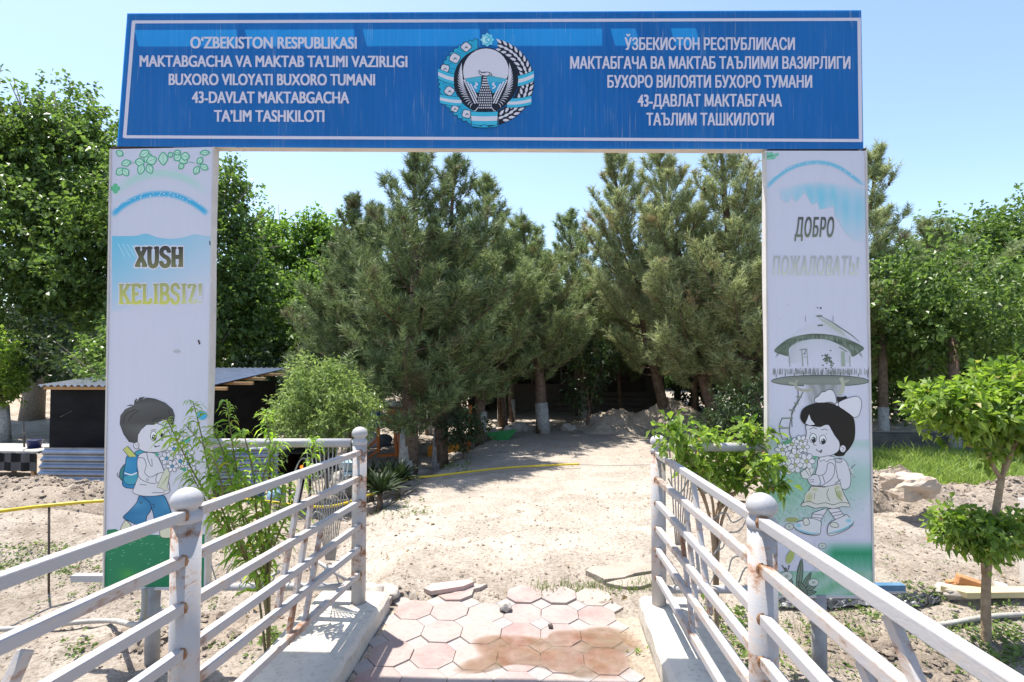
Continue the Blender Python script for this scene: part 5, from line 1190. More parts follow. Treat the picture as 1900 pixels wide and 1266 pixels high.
# ================================================================== FOLIAGE
def unit(v): return v / np.maximum(1e-9, np.linalg.norm(v, axis=-1, keepdims=True))
def leaf_tris(C, D, Nn, L, Wd, fold=0.25):
    """C base points, D leaf axes, Nn leaf normals, L lengths, Wd widths -> two folded triangles pairs per leaf"""
    Sd = unit(np.cross(D, Nn)); Nn = unit(np.cross(Sd, D)); L = L[:, None]; Wd = Wd[:, None]
    droop = -0.18 * L * np.array([[0, 0, 1.0]])
    b = C; l = C + D * L * .45 + Sd * Wd * .5 + Nn * Wd * fold; r = C + D * L * .45 - Sd * Wd * .5 + Nn * Wd * fold; t = C + D * L + droop
    V = np.stack([b, l, t, r], 1).reshape(-1, 3); i = np.arange(len(C)) * 4
    FA = np.concatenate([np.stack([i, i + 2, i + 1], -1), np.stack([i, i + 3, i + 2], -1)], 0)
    return V, FA
def curved_leaf(C, D, Nn, L, Wd, curl=0.5):
    """long narrow leaves bending down: 3 segments"""
    Sd = unit(np.cross(D, Nn)); Nn = unit(np.cross(Sd, D)); L = L[:, None]; Wd = Wd[:, None]; g = np.array([[0, 0, -1.0]])
    rows = []
    for t, w_ in ((0, .25), (.33, 1), (.68, .8)):
        c = C + D * L * t + g * curl * L * t * t
        rows += [c + Sd * Wd * .5 * w_ + Nn * Wd * .15, c - Sd * Wd * .5 * w_ + Nn * Wd * .15]
    tip = C + D * L * .92 + g * curl * L * .95
    V = np.stack(rows + [tip], 1).reshape(-1, 3); i = np.arange(len(C)) * 7
    F_ = []
    for a in (0, 2): F_ += [np.stack([i + a, i + a + 1, i + a + 3], -1), np.stack([i + a, i + a + 3, i + a + 2], -1)]
    F_.append(np.stack([i + 4, i + 5, i + 6], -1))
    return V, np.concatenate(F_, 0)
def crown_leaves(lobes, dens, leaf, rg, per=11, twig=0.34, asp=0.72, lumps=0.30, up=0.35):
    Cs, Ds, Ns = [], [], []
    for (c, rad) in lobes:
        c = np.array(c); rad = np.array(rad, float); n = int(dens * (rad[0] * rad[1] + rad[1] * rad[2] + rad[0] * rad[2]) * 4.2)
        u = unit(rg.normal(size=(n, 3))); ph = rg.uniform(0, 6.28, 6)
        bump = 1 + lumps * (np.sin(u[:, 0] * 5 + ph[0]) * np.sin(u[:, 1] * 5 + ph[1]) + .6 * np.sin(u[:, 2] * 8 + ph[2] + u[:, 0] * 6)) + .10 * rg.normal(size=n)
        r = np.where(rg.random(n) < .68, 0.80 + 0.22 * rg.random(n), rg.random(n) ** .5 * .85) * bump
        tc = c + u * rad * r[:, None]
        td = unit(u * np.array([1, 1, .7]) + rg.normal(size=(n, 3)) * .45 + np.array([0, 0, up]))
        k = per; s_ = rg.random((n, k)); side = rg.normal(size=(n, k, 3))
        p = tc[:, None] + td[:, None] * (s_[..., None] - .35) * twig + unit(side) * twig * .22 * rg.random((n, k, 1))
        d_ = unit(td[:, None] * .55 + unit(side) * .8 + np.array([0, 0, -.25]))
        nn = unit(np.array([0, 0, 1.0]) + rg.normal(size=(n, k, 3)) * .55 + u[:, None] * .35)
        Cs.append(p.reshape(-1, 3)); Ds.append(d_.reshape(-1, 3)); Ns.append(nn.reshape(-1, 3))
    C, D, Nn = map(np.concatenate, (Cs, Ds, Ns)); L = leaf * np.clip(np.exp(rg.normal(0, .36, len(C))), .45, 1.45)
    return leaf_tris(C, D, Nn, L, L * asp)
def limb_mesh(base, lobes, r0, rg, fork=0.45):
    b_ = MB(); base = Vector(base); tops = [Vector(c) for c, _ in lobes]
    mid = sum(tops, Vector()) / len(tops); fk = base.lerp(Vector((base.x * .6 + mid.x * .4, base.y * .6 + mid.y * .4, mid.z)), fork)
    b_.tube([base - Vector((0, 0, .15)), base.lerp(fk, .35) + Vector((rg.normal() * .04, rg.normal() * .04, 0)), fk], [r0 * 1.25, r0, r0 * .82], 12)
    return b_, fk, tops
def broadleaf(name, label, cat, base, lobes, mat, dens, leaf, r0, group=None, seed=0, bark='bark_grey', per=11, twig=.34, asp=.72, white=0.0, fork=.45, lumps=.42):
    rg = np.random.default_rng(seed); root = thing(name, label, cat, tuple(base), group)
    b_, fk, tops = limb_mesh(base, lobes, r0, rg, fork)
    tr_ = b_.build('trunk', M[bark], root)
    if white:
        w_ = MB(); d_ = (fk - Vector(base)).normalized(); w_.tube([Vector(base) - Vector((0, 0, .1)), Vector(base) + d_ * white], [r0 * 1.29, r0 * 1.12], 12); w_.build('whitewash_band', M['whitewash'], tr_)
    l_ = MB()
    for t in tops:
        mdl = fk.lerp(t, .5) + Vector((rg.normal() * .1, rg.normal() * .1, .12)) * (t - fk).length * .25
        l_.tube([fk, mdl, t], [r0 * .55, r0 * .34, r0 * .12], 8)
        for q in range(5):
            e = t + Vector(rg.normal(size=3) * .35 * (t - fk).length * .5); l_.tube([mdl.lerp(t, rg.random()), e], [r0 * .16, r0 * .05], 5)
    l_.build('limbs', M[bark], root)
    V, FA = crown_leaves(lobes, dens, leaf, rg, per, twig, asp, lumps)
    npmesh('crown', V, FA, M[mat], root); return root
def pine(name, label, base, top, rad, mat, seed=0, group='pines beside the dirt road', bare=0.8, r0=0.14, nbr=None, white=0.0, dens=1.0, rise=0.45, cones=0, bulge=0.35, needle=0.135):
    """base, top: points; rad: crown radius at its widest"""
    rg = np.random.default_rng(seed); root = thing(name, label, 'pine tree', tuple(base), group)
    base, top = Vector(base), Vector(top); ax = top - base; H = ax.length
    b_ = MB(); n = 9
    tp = [base + ax * (i / n) + Vector((math.sin(i * 1.3 + seed) * .035, math.cos(i * 1.7 + seed) * .035, -.15 if i == 0 else 0)) for i in range(n + 1)]
    b_.tube(tp, [r0 * (1.12 - .98 * (i / n) ** .9) for i in range(n + 1)], 12)
    tr_ = b_.build('trunk', M['bark'], root)
    if white:
        w_ = MB(); w_.tube([base - Vector((0, 0, .12)), base + ax.normalized() * white], [r0 * 1.17, r0 * 1.08], 12); w_.build('whitewash_band', M['whitewash'], tr_)
    br = MB(); C, D = [], []
    nb = nbr or int(H * 13)
    for i in range(nb):
        t = (bare / H) + (1 - bare / H) * (i + rg.random()) / nb * .985
        p0 = base + ax * t; tt = (t - bare / H) / (1 - bare / H)
        L = rad * (min(1.0, (tt / bulge) ** .45) * (1 - tt) ** 1.15 + .06) * rg.uniform(.5, 1.35) * 1.2
        az = i * 2.39996 + rg.normal() * .3
        el0 = rise * (0.10 + 2.1 * tt ** 1.3) + rg.normal() * .16
        dh = Vector((math.cos(az), math.sin(az), 0)); pts = []
        m = 5
        for k in range(m + 1):
            s_ = k / m; pts.append(p0 + dh * L * s_ * (1 - .10 * s_) + Vector((0, 0, L * (math.sin(el0) * s_ + .28 * s_ * s_ - .10 * math.sin(s_ * math.pi) * (1 - tt)))))
        br.tube(pts, [max(.006, .022 * L / 1.2 * (1 - .85 * k / m)) for k in range(m + 1)], 5, caps=False)
        ns = max(5, int(L * 16 * dens))
        for q in range(ns):
            s_ = .30 + .70 * (q + rg.random()) / ns; k = min(m - 1, int(s_ * m)); f_ = s_ * m - k
            pp_ = pts[k].lerp(pts[k + 1], f_); tg = (pts[k + 1] - pts[k]).normalized()
            side = Vector((-dh.y, dh.x, 0)) * (1 if q % 2 else -1)
            sl_ = L * (.12 + .34 * (1 - s_) + .05) * rg.uniform(.6, 1.2)
            dd = (tg * .75 + side * rg.uniform(.2, 1.0) + Vector((0, 0, rg.uniform(.1, .8)))).normalized()
            nsh = 1 + int(sl_ / .24)
            for z in range(nsh):
                c_ = pp_ + dd * sl_ * (z + .6) / nsh
                d2 = (dd + Vector(rg.normal(size=3)) * .24 + Vector((0, 0, .5))).normalized()
                C.append(c_[:]); D.append(d2[:])
        for z in range(2): C.append((pts[-1] - tg * .06 * z)[:]); D.append((tg + Vector((0, 0, .3))).normalized()[:])
    for k in range(7): C.append((top - ax.normalized() * .09 * k)[:]); D.append((ax.normalized() + Vector(rg.normal(size=3)) * .12).normalized()[:])
    br.build('branches', M['bark'], root)
    C, D = np.array(C), np.array(D); ns, nn = len(C), 44
    # shoots with brush-like needles
    sh = .27 * np.exp(rg.normal(0, .3, ns)) * (1 - .45 * np.clip((C[:, 2] - base.z) / H, 0, 1) ** 2); s_ = rg.random((ns, nn)); side = unit(np.cross(D[:, None], rg.normal(size=(ns, nn, 3))))
    b0 = C[:, None] + D[:, None] * (s_ * sh[:, None])[..., None]
    nd = unit(D[:, None] * rg.uniform(.5, 1.1, (ns, nn, 1)) + side * .8); L = needle * np.exp(rg.normal(0, .18, (ns, nn)))
    tip = b0 + nd * L[..., None] + np.array([0, 0, -.012]); wv = unit(np.cross(nd, rg.normal(size=(ns, nn, 3)))) * .0066
    V = np.stack([b0 + wv, b0 - wv, tip], 2)
    # one island per shoot tone: share nothing, so each needle gets its own tone
    V = V.reshape(-1, 3); FA = np.arange(len(V)).reshape(-1, 3)
    npmesh('crown', V, FA, M[mat], root)
    if cones:
        c_ = MB()
        for k in range(cones):
            j = rg.integers(0, ns); q = C[j]
            if q[2] < base.z + H * .45: continue
            c_.lathe((q[0], q[1], q[2] - .02), [(.004, -.035), (.018, -.022), (.024, 0), (.016, .022), (.003, .034)], 7)
        c_.build('cones', M['cone'], root)['kind'] = 'stuff'
    return root
def at(px, py, d): return P(px, py, d)
def gbase(px, d): p = P(px, 700, d); return Vector((p.x, p.y, gh(p.x, p.y)))
def lob(px, py, d, rx, ry=None, rz=None, sc=None):
    """crown lobe centred on a pixel at distance d, radii in photo pixels at that distance"""
    m_ = d / F; return (tuple(P(px, py, d)), (rx * m_, (ry if ry else rx) * m_, (rz if rz else rx) * m_))

# --- mulberry-like trees on the left
GT = 'tall broadleaf trees on the left'
broadleaf('broadleaf_tree', 'tallest dark green broadleaf tree filling the upper left corner', 'tree', gbase(60, 16.5),
          [lob(30, 300, 16.5, 110, 110, 120), lob(150, 290, 17.0, 90, 100, 110), lob(-80, 360, 16, 120, 120, 150), lob(90, 440, 15.5, 130, 120, 110), lob(200, 420, 16.5, 90, 90, 120), lob(40, 560, 15.5, 120, 110, 80), lob(170, 560, 15.5, 90, 90, 80), lob(50, 262, 17, 50, 50, 50), lob(160, 258, 17, 44, 44, 52), lob(110, 226, 17, 26, 26, 26)],
          'leaf_mulberry', 17, .128, .26, GT, 21, 'bark_grey', 12, .55)
broadleaf('broadleaf_tree', 'broadleaf tree rising just behind the left printed pillar', 'tree', gbase(330, 15.5),
          [lob(310, 380, 15.5, 110, 110, 120), lob(405, 400, 15.5, 52, 60, 80), lob(240, 480, 15.0, 90, 100, 110), lob(400, 520, 15, 80, 80, 90), lob(330, 620, 14.5, 110, 90, 60), lob(425, 335, 15.5, 24, 28, 32), lob(452, 430, 15.5, 26, 30, 40), lob(470, 520, 15.2, 40, 40, 44), lob(440, 600, 14.8, 70, 70, 60)],
          'leaf_mulberry', 17, .120, .22, GT, 22, 'bark_grey', 12, .5)
broadleaf('broadleaf_tree', 'paler broadleaf tree farther back between the left pillar and the pines', 'tree', gbase(560, 22),
          [lob(520, 480, 22, 60, 60, 62), lob(600, 480, 22.5, 60, 60, 68), lob(480, 560, 21, 55, 60, 70), lob(570, 570, 21, 70, 60, 80), lob(660, 520, 23, 50, 50, 70), lob(530, 640, 20.5, 80, 60, 60), lob(590, 430, 22.5, 30, 30, 30), lob(500, 430, 22, 24, 24, 26)],
          'leaf_far', 20, .15, .22, GT, 23, 'bark_grey', 12, .5)
# low, overhanging bough by the black shed roof
broadleaf('young_tree', 'young broadleaf tree leaning over the roof of the black shed', 'tree', gbase(196, 11.5), [lob(182, 664, 10.4, 34, 34, 30), lob(215, 640, 10.8, 40, 40, 40), lob(190, 694, 9.6, 28, 26, 20), lob(200, 712, 9.2, 18, 16, 14)], 'leaf_mulberry', 44, .080, .05, None, 24, 'bark_grey', 10, .25)
# --- pines
pine('pine_tree', 'pine at the left end of the row, its pointed top left of the tallest pines', gbase(655, 11.2), at(655, 372, 11.2), 1.1, 'needle_dark', 31, r0=.11, bare=.7, cones=14)
pine('pine_tree', 'nearest pine with whitewashed trunk base beside the yuccas', gbase(757, 9.0), at(775, 288, 9.6), 1.5, 'needle_dark', 32, r0=.135, bare=.62, white=.8, dens=1.1, cones=20)
pine('pine_tree', 'second pine from the railing, trunk in front of the orange slide', gbase(815, 9.6), at(846, 300, 10.2), 1.35, 'needle_dark', 33, r0=.12, bare=.7, white=.7, cones=20)
pine('pine_tree', 'slim pine behind the dark shrub with a pale trunk base', gbase(891, 11.6), at(905, 335, 12), 1.45, 'needle', 34, r0=.12, bare=.8, white=.7, cones=10)
pine('pine_tree', 'low branching pine left of the row with foliage down to the bush', gbase(610, 10.2), at(700, 392, 10.6), 1.2, 'needle_dark', 35, r0=.10, bare=.9, dens=1.1)
pine('pine_tree', 'pine with the clear brown trunk in the middle of the picture', gbase(1010, 12.6), at(968, 412, 13), 1.6, 'needle', 36, r0=.14, bare=1.2, white=.7)
pine('pine_tree', 'farther pine filling the gap left of the big right pines', gbase(1085, 15), at(1055, 405, 15.5), 1.8, 'needle', 37, r0=.14, bare=1.2, white=.7)
pine('pine_tree', 'big pale pine with open forked top right of the road', gbase(1235, 13.5), at(1135, 288, 12.2), 1.6, 'needle_pale', 38, r0=.13, bare=1.3, rise=.6, cones=45)
pine('pine_tree', 'dense pale pine in the middle of the right group', gbase(1330, 12.0), at(1218, 285, 11.2), 1.7, 'needle_pale', 39, r0=.15, bare=1.0, dens=1.1, cones=45)
pine('pine_tree', 'tallest right pine with many cones beside the printed right pillar', gbase(1405, 11.2), at(1330, 235, 10.6), 1.8, 'needle_pale', 40, r0=.16, bare=.8, dens=1.1, cones=70)
pine('pine_tree', 'pine hidden mostly behind the right pillar, crown showing on its right', gbase(1560, 11.5), at(1625, 285, 11.5), 1.25, 'needle_pale', 41, r0=.14, bare=1.0, cones=25)
pine('pine_tree', 'spreading pine right of the girl pillar, lower than its neighbour', gbase(1705, 13.0), at(1720, 420, 13.2), 2.0, 'needle', 42, r0=.15, bare=1.2, white=.8, rise=.3)
# --- trees added behind the pine row to cast shade
for k_, (px, d_, hh, w_) in enumerate(((470, 17.5, 640, 90), (600, 16.5, 600, 100), (700, 18.0, 560, 90), (800, 16.5, 570, 90), (900, 18.5, 540, 90), (1290, 18.0, 560, 90), (1380, 16.0, 590, 90), (1480, 15.5, 600, 90))):
    broadleaf('broadleaf_tree', ['added shade tree behind the shed roof and round bush', 'added shade tree behind the low branching pine', 'added shade tree behind the nearest whitewashed pine', 'added shade tree between the nearest pines, deep in shadow', 'added shade tree at the left end of the house', 'added shade tree at the right end of the house', 'added shade tree behind the dense pale pine', 'added shade tree behind the girl pillar'][k_], 'tree', gbase(px, d_),
              [lob(px, hh, d_, w_, w_, 70), lob(px - 50, hh + 55, d_ - .5, w_ * .7, w_ * .7, 48), lob(px + 50, hh + 50, d_ + .3, w_ * .7, w_ * .7, 50), lob(px, hh + 95, d_ - .8, w_ * .8, w_ * .8, 34)], 'leaf_mulberry', 17, .13, .13, 'added shade trees behind the pines', 200 + k_, 'bark', 11, .45)
# --- right back trees
broadleaf('broadleaf_tree', 'dark broadleaf tree at the right edge behind the spreading pine', 'tree', gbase(1850, 15.5), [lob(1760, 480, 15.5, 70, 70, 70), lob(1850, 500, 15.5, 80, 80, 80), lob(1930, 480, 15.5, 80, 80, 100), lob(1800, 600, 15, 110, 90, 90), lob(1900, 620, 15, 110, 90, 90), lob(1700, 640, 15.5, 80, 80, 80), lob(1850, 430, 15.6, 40, 40, 40)], 'leaf_mulberry', 22, .12, .2, None, 43, 'bark_grey', 12, .45)
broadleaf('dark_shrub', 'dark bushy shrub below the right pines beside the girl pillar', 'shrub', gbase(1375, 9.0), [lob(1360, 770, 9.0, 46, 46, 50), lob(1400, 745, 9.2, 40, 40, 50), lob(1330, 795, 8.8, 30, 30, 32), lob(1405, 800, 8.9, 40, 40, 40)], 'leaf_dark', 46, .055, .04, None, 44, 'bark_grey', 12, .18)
broadleaf('dark_shrub', 'dark tall shrub standing under the trees right of the girl pillar', 'shrub', gbase(1660, 12), [lob(1650, 730, 12, 50, 50, 50), lob(1690, 690, 12.5, 60, 60, 60), lob(1640, 660, 12, 40, 40, 50)], 'leaf_mulberry', 34, .07, .04, None, 45, 'bark_grey', 12, .2)
# --- wood far behind everything
rg = np.random.default_rng(50); lobes = []
for i in range(46):
    x = -34 + 68 * i / 45 + rg.normal() * .6; y = 34 + rg.normal() * 3; lobes.append(((x, y, 1.6 + rg.random()), (2.4, 2.2, 2.4))); lobes.append(((x + .7, y + 3, 3.8 + rg.random() * 1.2), (2.2, 2.0, 2.0)))
lobes = [l for l in lobes if not (-24 < l[0][0] < -15 and l[0][2] < 3.0)]
V, FA = crown_leaves(lobes, 5.0, .34, rg, 11, .8, .7)
tag(npmesh('far_wood', V, FA, M['leaf_mulberry']), kind='stuff')
# dark understorey between the pines and the house; some clumps paint shaded foliage dark
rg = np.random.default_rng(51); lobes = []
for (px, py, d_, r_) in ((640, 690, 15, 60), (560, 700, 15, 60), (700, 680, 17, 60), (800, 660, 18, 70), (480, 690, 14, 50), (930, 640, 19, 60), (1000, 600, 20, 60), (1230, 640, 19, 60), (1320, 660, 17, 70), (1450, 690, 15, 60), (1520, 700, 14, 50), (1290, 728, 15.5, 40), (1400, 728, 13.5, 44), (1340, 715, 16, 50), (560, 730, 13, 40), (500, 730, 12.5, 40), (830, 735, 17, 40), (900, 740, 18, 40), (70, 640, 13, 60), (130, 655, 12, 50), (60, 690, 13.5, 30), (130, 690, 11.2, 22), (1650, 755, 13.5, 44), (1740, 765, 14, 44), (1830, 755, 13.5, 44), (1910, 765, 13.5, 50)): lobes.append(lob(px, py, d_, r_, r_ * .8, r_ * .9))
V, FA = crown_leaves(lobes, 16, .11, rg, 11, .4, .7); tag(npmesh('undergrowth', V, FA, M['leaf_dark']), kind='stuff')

# --- small near plants
def shoots(name, label, cat, stems, mat, seed, leafL, leafW, curl, per_m=46, group=None, r0=.008, kind_='curved', stem_mat='stem', lo=.22):
    """stems: polylines; leaves set spirally along each"""
    rg = np.random.default_rng(seed); base = stems[0][0]; root = thing(name, label, cat, tuple(base), group); b_ = MB(); C, D, L = [], [], []
    for s_ in stems:
        pts = [Vector(p) for p in catmull([tuple(p) for p in s_], 6, False)]; n = len(pts); b_.tube(pts, [r0 * (1.1 - .85 * i / n) for i in range(n)], 6)
        ln = sum((pts[i + 1] - pts[i]).length for i in range(n - 1)); k = int(ln * per_m)
        for i in range(k):
            t = lo + (1 - lo) * (i + rg.random()) / k; j = min(n - 2, int(t * (n - 1))); f_ = t * (n - 1) - j; p = pts[j].lerp(pts[j + 1], f_); tg = (pts[j + 1] - pts[j]).normalized()
            az = i * 2.4 + rg.normal() * .9; s2 = tg.cross(Vector((math.cos(az), math.sin(az), .2))).normalized()
            C.append((p + s2 * .004)[:]); D.append((s2 * rg.uniform(.5, 1.1) + tg * rg.uniform(.3, .9) + Vector((0, 0, .12))).normalized()[:]); L.append(leafL * (1.05 - .45 * max(0, t - .7) / .3) * math.exp(rg.normal() * .2))
    b_.build('stems', M[stem_mat], root); C, D, L = np.array(C), np.array(D), np.array(L)
    Nn = unit(np.array([[0, 0, 1.0]]) + rg.normal(size=C.shape) * .35)
    V, FA = (curved_leaf(C, D, Nn, L, L * leafW, curl) if kind_ == 'curved' else leaf_tris(C, D, Nn, L, L * leafW))
    npmesh('foliage', V, FA, M[mat], root); return root
def st(*pts): return [P(*p) for p in pts]
sb = P(500, 1196, 3.55); sb.z = gh(sb.x, sb.y)
def willow(pts): return [tuple(sb)] + [P(*p) for p in pts]
shoots('willow_shrub', 'leggy narrow leaved shrub growing through the fence in front of the boy pillar', 'shrub', [
    willow([(492, 1120, 3.52), (440, 1010, 3.45), (395, 900, 3.38), (372, 800, 3.34), (358, 745, 3.32)]), willow([(490, 1110, 3.52), (430, 990, 3.42), (372, 900, 3.30), (330, 820, 3.22), (310, 778, 3.18)]),
    willow([(495, 1100, 3.55), (455, 980, 3.5), (440, 880, 3.48), (428, 800, 3.47), (420, 745, 3.46)]), willow([(498, 1090, 3.56), (478, 970, 3.52), (470, 880, 3.5), (455, 815, 3.5), (450, 800, 3.5)]),
    willow([(500, 1080, 3.56), (500, 960, 3.55), (508, 870, 3.55), (498, 800, 3.58), (492, 760, 3.6)]), willow([(500, 1060, 3.56), (530, 960, 3.55), (560, 900, 3.55), (580, 840, 3.56), (584, 812, 3.56)]),
    willow([(488, 1100, 3.5), (425, 960, 3.38), (400, 860, 3.30), (345, 790, 3.22)]), willow([(495, 1070, 3.55), (470, 930, 3.5), (420, 850, 3.45), (395, 790, 3.42)]), willow([(500, 1050, 3.55), (520, 930, 3.55), (530, 880, 3.55)]), willow([(470, 1060, 3.5), (400, 960, 3.34), (355, 880, 3.24)]),
    willow([(490, 1050, 3.54), (440, 930, 3.44), (410, 830, 3.40)]), willow([(496, 1030, 3.56), (485, 900, 3.54), (520, 820, 3.6)])], 'leaf_willow', 61, .118, .165, .85, 56, lo=.26)
rb = P(1330, 1120, 3.95); rb.z = gh(rb.x, rb.y)
def rs(pts): return [tuple(rb)] + [P(*p) for p in pts]
rsx = [rs([(1325, 1010, 3.9), (1340, 920, 3.85), (1330, 850, 3.78), (1300, 800, 3.70)]), rs([(1322, 1000, 3.9), (1300, 900, 3.75), (1270, 830, 3.55), (1236, 795, 3.38)]), rs([(1335, 990, 3.9), (1370, 900, 3.8), (1390, 830, 3.7), (1408, 790, 3.6)]), rs([(1330, 980, 3.92), (1352, 890, 3.9), (1355, 830, 3.9), (1345, 800, 3.9)]), rs([(1330, 960, 3.9), (1390, 900, 3.75), (1425, 860, 3.55), (1450, 850, 3.46)]), rs([(1320, 980, 3.88), (1285, 880, 3.7), (1262, 820, 3.6), (1252, 785, 3.56)]), rs([(1330, 960, 3.9), (1400, 930, 3.7), (1430, 905, 3.5), (1458, 898, 3.44)]), rs([(1325, 960, 3.9), (1310, 880, 3.8), (1320, 830, 3.75)]), rs([(1330, 950, 3.9), (1375, 880, 3.85), (1420, 810, 3.62)])]
shoots('leafy_shrub', 'bright green leafy shrub rising behind the right railing by the girl pillar', 'shrub', rsx, 'leaf_bright', 62, .060, .62, .2, 34, None, .012, 'kite', 'bark_tan', .45)
rg = np.random.default_rng(66); V, FA = crown_leaves([lob(1250, 800, 3.45, 28, 26, 22), lob(1268, 830, 3.6, 24, 26, 22), lob(1300, 862, 3.7, 32, 30, 24), lob(1310, 815, 3.7, 18, 18, 18), lob(1348, 850, 3.85, 26, 26, 34), lob(1400, 815, 3.65, 26, 26, 30), lob(1385, 865, 3.8, 34, 34, 26), lob(1335, 890, 3.8, 30, 30, 18), lob(1420, 868, 3.5, 18, 18, 14), lob(1440, 900, 3.46, 18, 16, 7), lob(1446, 848, 3.45, 10, 10, 6)], 190, .058, rg, 6, .13, .6, .45)
npmesh('crown', V, FA, M['leaf_bright'], bpy.data.objects['leafy_shrub'])
broadleaf('small_bush', 'round pale green bush behind the left railing before the pines', 'bush', gbase(600, 7.6), [lob(600, 745, 7.5, 78, 78, 62), lob(545, 770, 7.5, 42, 42, 44), lob(660, 765, 7.5, 44, 44, 48), lob(585, 800, 7.4, 62, 60, 36), lob(590, 700, 7.6, 46, 46, 34)], 'leaf_bush', 95, .056, .03, None, 63, 'bark_grey', 12, .17, .42, fork=.5)
broadleaf('round_tree', 'small round trimmed tree with whitewashed trunk at the left picture edge', 'tree', gbase(14, 12.2), [lob(-10, 684, 12.2, 50, 50, 70), lob(-8, 715, 12.2, 46, 44, 36)], 'leaf_bright', 70, .065, .085, None, 64, 'bark_grey', 12, .16, white=.8, fork=.45, lumps=.10)
# small tree at the right
tb0 = on_ground(1831, 1190); dt = tb0.dot(FWH); root = thing('young_tree', 'small two-tiered tree with thin tan trunk at the right edge', 'tree', tuple(tb0))
b_ = MB(); tpts = [tb0 - Vector((0, 0, .1)), P(1829, 1120, dt), P(1833, 1040, dt), P(1846, 960, dt), P(1858, 888, dt)]; b_.tube(catmull([tuple(p) for p in tpts], 5, False), [.034 - .012 * i / 20 for i in range(21)], 12); tr_ = b_.build('trunk', M['bark_tan'], root)
b_ = MB(); fk = P(1858, 890, dt)
for pts, r_ in (([(1840, 860, dt), (1828, 820, dt - .05), (1800, 770, dt - .1), (1760, 740, dt - .1)], .017), ([(1872, 850, dt), (1890, 815, dt), (1915, 780, dt), (1945, 740, dt)], .018), ([(1862, 860, dt + .1), (1860, 820, dt + .2), (1855, 760, dt + .3)], .012), ([(1880, 835, dt), (1870, 780, dt), (1850, 720, dt - .1)], .010)):
    q = [fk] + [P(*p) for p in pts]; b_.tube(catmull([tuple(p) for p in q], 4, False), [r_ * (1 - .6 * i / 18) for i in range(len(pts) * 4 + 1)], 8)
b_.tube([P(1824, 1065, dt - .02), P(1822, 1010, dt - .04), P(1800, 970, dt - .08)], [.012, .012, .007], 7); b_.build('limbs', M['bark_tan'], root)
rg = np.random.default_rng(65)
V, FA = crown_leaves([lob(1785, 752, dt - .1, 52, 60, 32), lob(1855, 742, dt, 62, 70, 40), lob(1930, 735, dt, 70, 80, 52), lob(1825, 782, dt, 70, 60, 28), lob(1890, 795, dt, 58, 56, 36), lob(1735, 738, dt - .1, 30, 34, 20), lob(1885, 712, dt + .1, 48, 56, 24)], 250, .060, rg, 10, .17, .62, .5); npmesh('crown', V, FA, M['leaf_bright'], root)
V, FA = crown_leaves([lob(1790, 982, dt - .05, 38, 50, 24), lob(1850, 990, dt - .1, 46, 54, 28), lob(1910, 985, dt, 44, 46, 28), lob(1815, 1008, dt - .1, 30, 34, 15), lob(1762, 975, dt - .05, 20, 22, 15)], 250, .050, rg, 10, .15, .66, .5); npmesh('lower_crown', V, FA, M['leaf_bright'], root)
# yuccas
def yucca(label, c, n, L, seed, h=.15):
    rg = np.random.default_rng(seed); root = thing('yucca', label, 'yucca', tuple(c), 'yuccas under the first pine'); b_ = MB(); b_.tube([c - Vector((0, 0, .05)), c + Vector((0, 0, h))], [.04, .03], 8); b_.build('stem', M['bark'], root)
    u = unit(np.stack([rg.normal(size=n), rg.normal(size=n), rg.uniform(.25, 1.8, n)], -1)); C = np.repeat(np.array([c[:]]) + [[0, 0, h]], n, 0) + rg.normal(size=(n, 3)) * .02; L_ = L * rg.uniform(.7, 1.1, n)
    V, FA = curved_leaf(C, u, unit(np.array([[0, 0, 1.0]]) + rg.normal(size=(n, 3)) * .2), L_, np.full(n, .034), .16); npmesh('leaves', V, FA, M['leaf_yucca'], root)
for k_, (px, py, d_, L) in enumerate(((705, 905, 6.6, .44), (738, 892, 7.2, .44), (690, 880, 7.4, .5), (722, 870, 7.8, .46))):
    p = P(px, py, d_); p.z = gh(p.x, p.y); yucca(['front yucca nearest the left railing post', 'yucca at the whitewashed pine trunk', 'left back yucca behind the railing post', 'hindmost yucca between the post and the pine'][k_], p, 90, L, 80 + k_, .22)
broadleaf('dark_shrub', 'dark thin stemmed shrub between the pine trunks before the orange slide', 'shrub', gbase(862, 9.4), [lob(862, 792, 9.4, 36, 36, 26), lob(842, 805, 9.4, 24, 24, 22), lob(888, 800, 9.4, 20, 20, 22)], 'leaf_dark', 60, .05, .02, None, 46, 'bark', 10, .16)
broadleaf('thin_tree', 'slim shade-darkened leafy tree before the house steps right of the middle pine', 'tree', gbase(1092, 13.2), [lob(1090, 690, 13.2, 40, 40, 44), lob(1125, 660, 13, 28, 28, 30), lob(1080, 740, 13.2, 26, 26, 22)], 'leaf_dark', 18, .10, .05, None, 47, 'bark', 9, .3)  # dark leaf colour stands in for the pines' shade on this tree
for k_, (px, d_) in enumerate(((928, 14.0), (950, 14.8), (797, 13.4))):
    pine('pine_tree', ['thin bare pine stem left of the green barrow', 'thin bare pine stem right behind the green barrow', 'thin pine stem seen between the two nearest trunks'][k_], gbase(px, d_), at(px + 4, 440, d_), 1.1, 'needle_dark', 90 + k_, r0=.07, bare=2.2, white=.6)

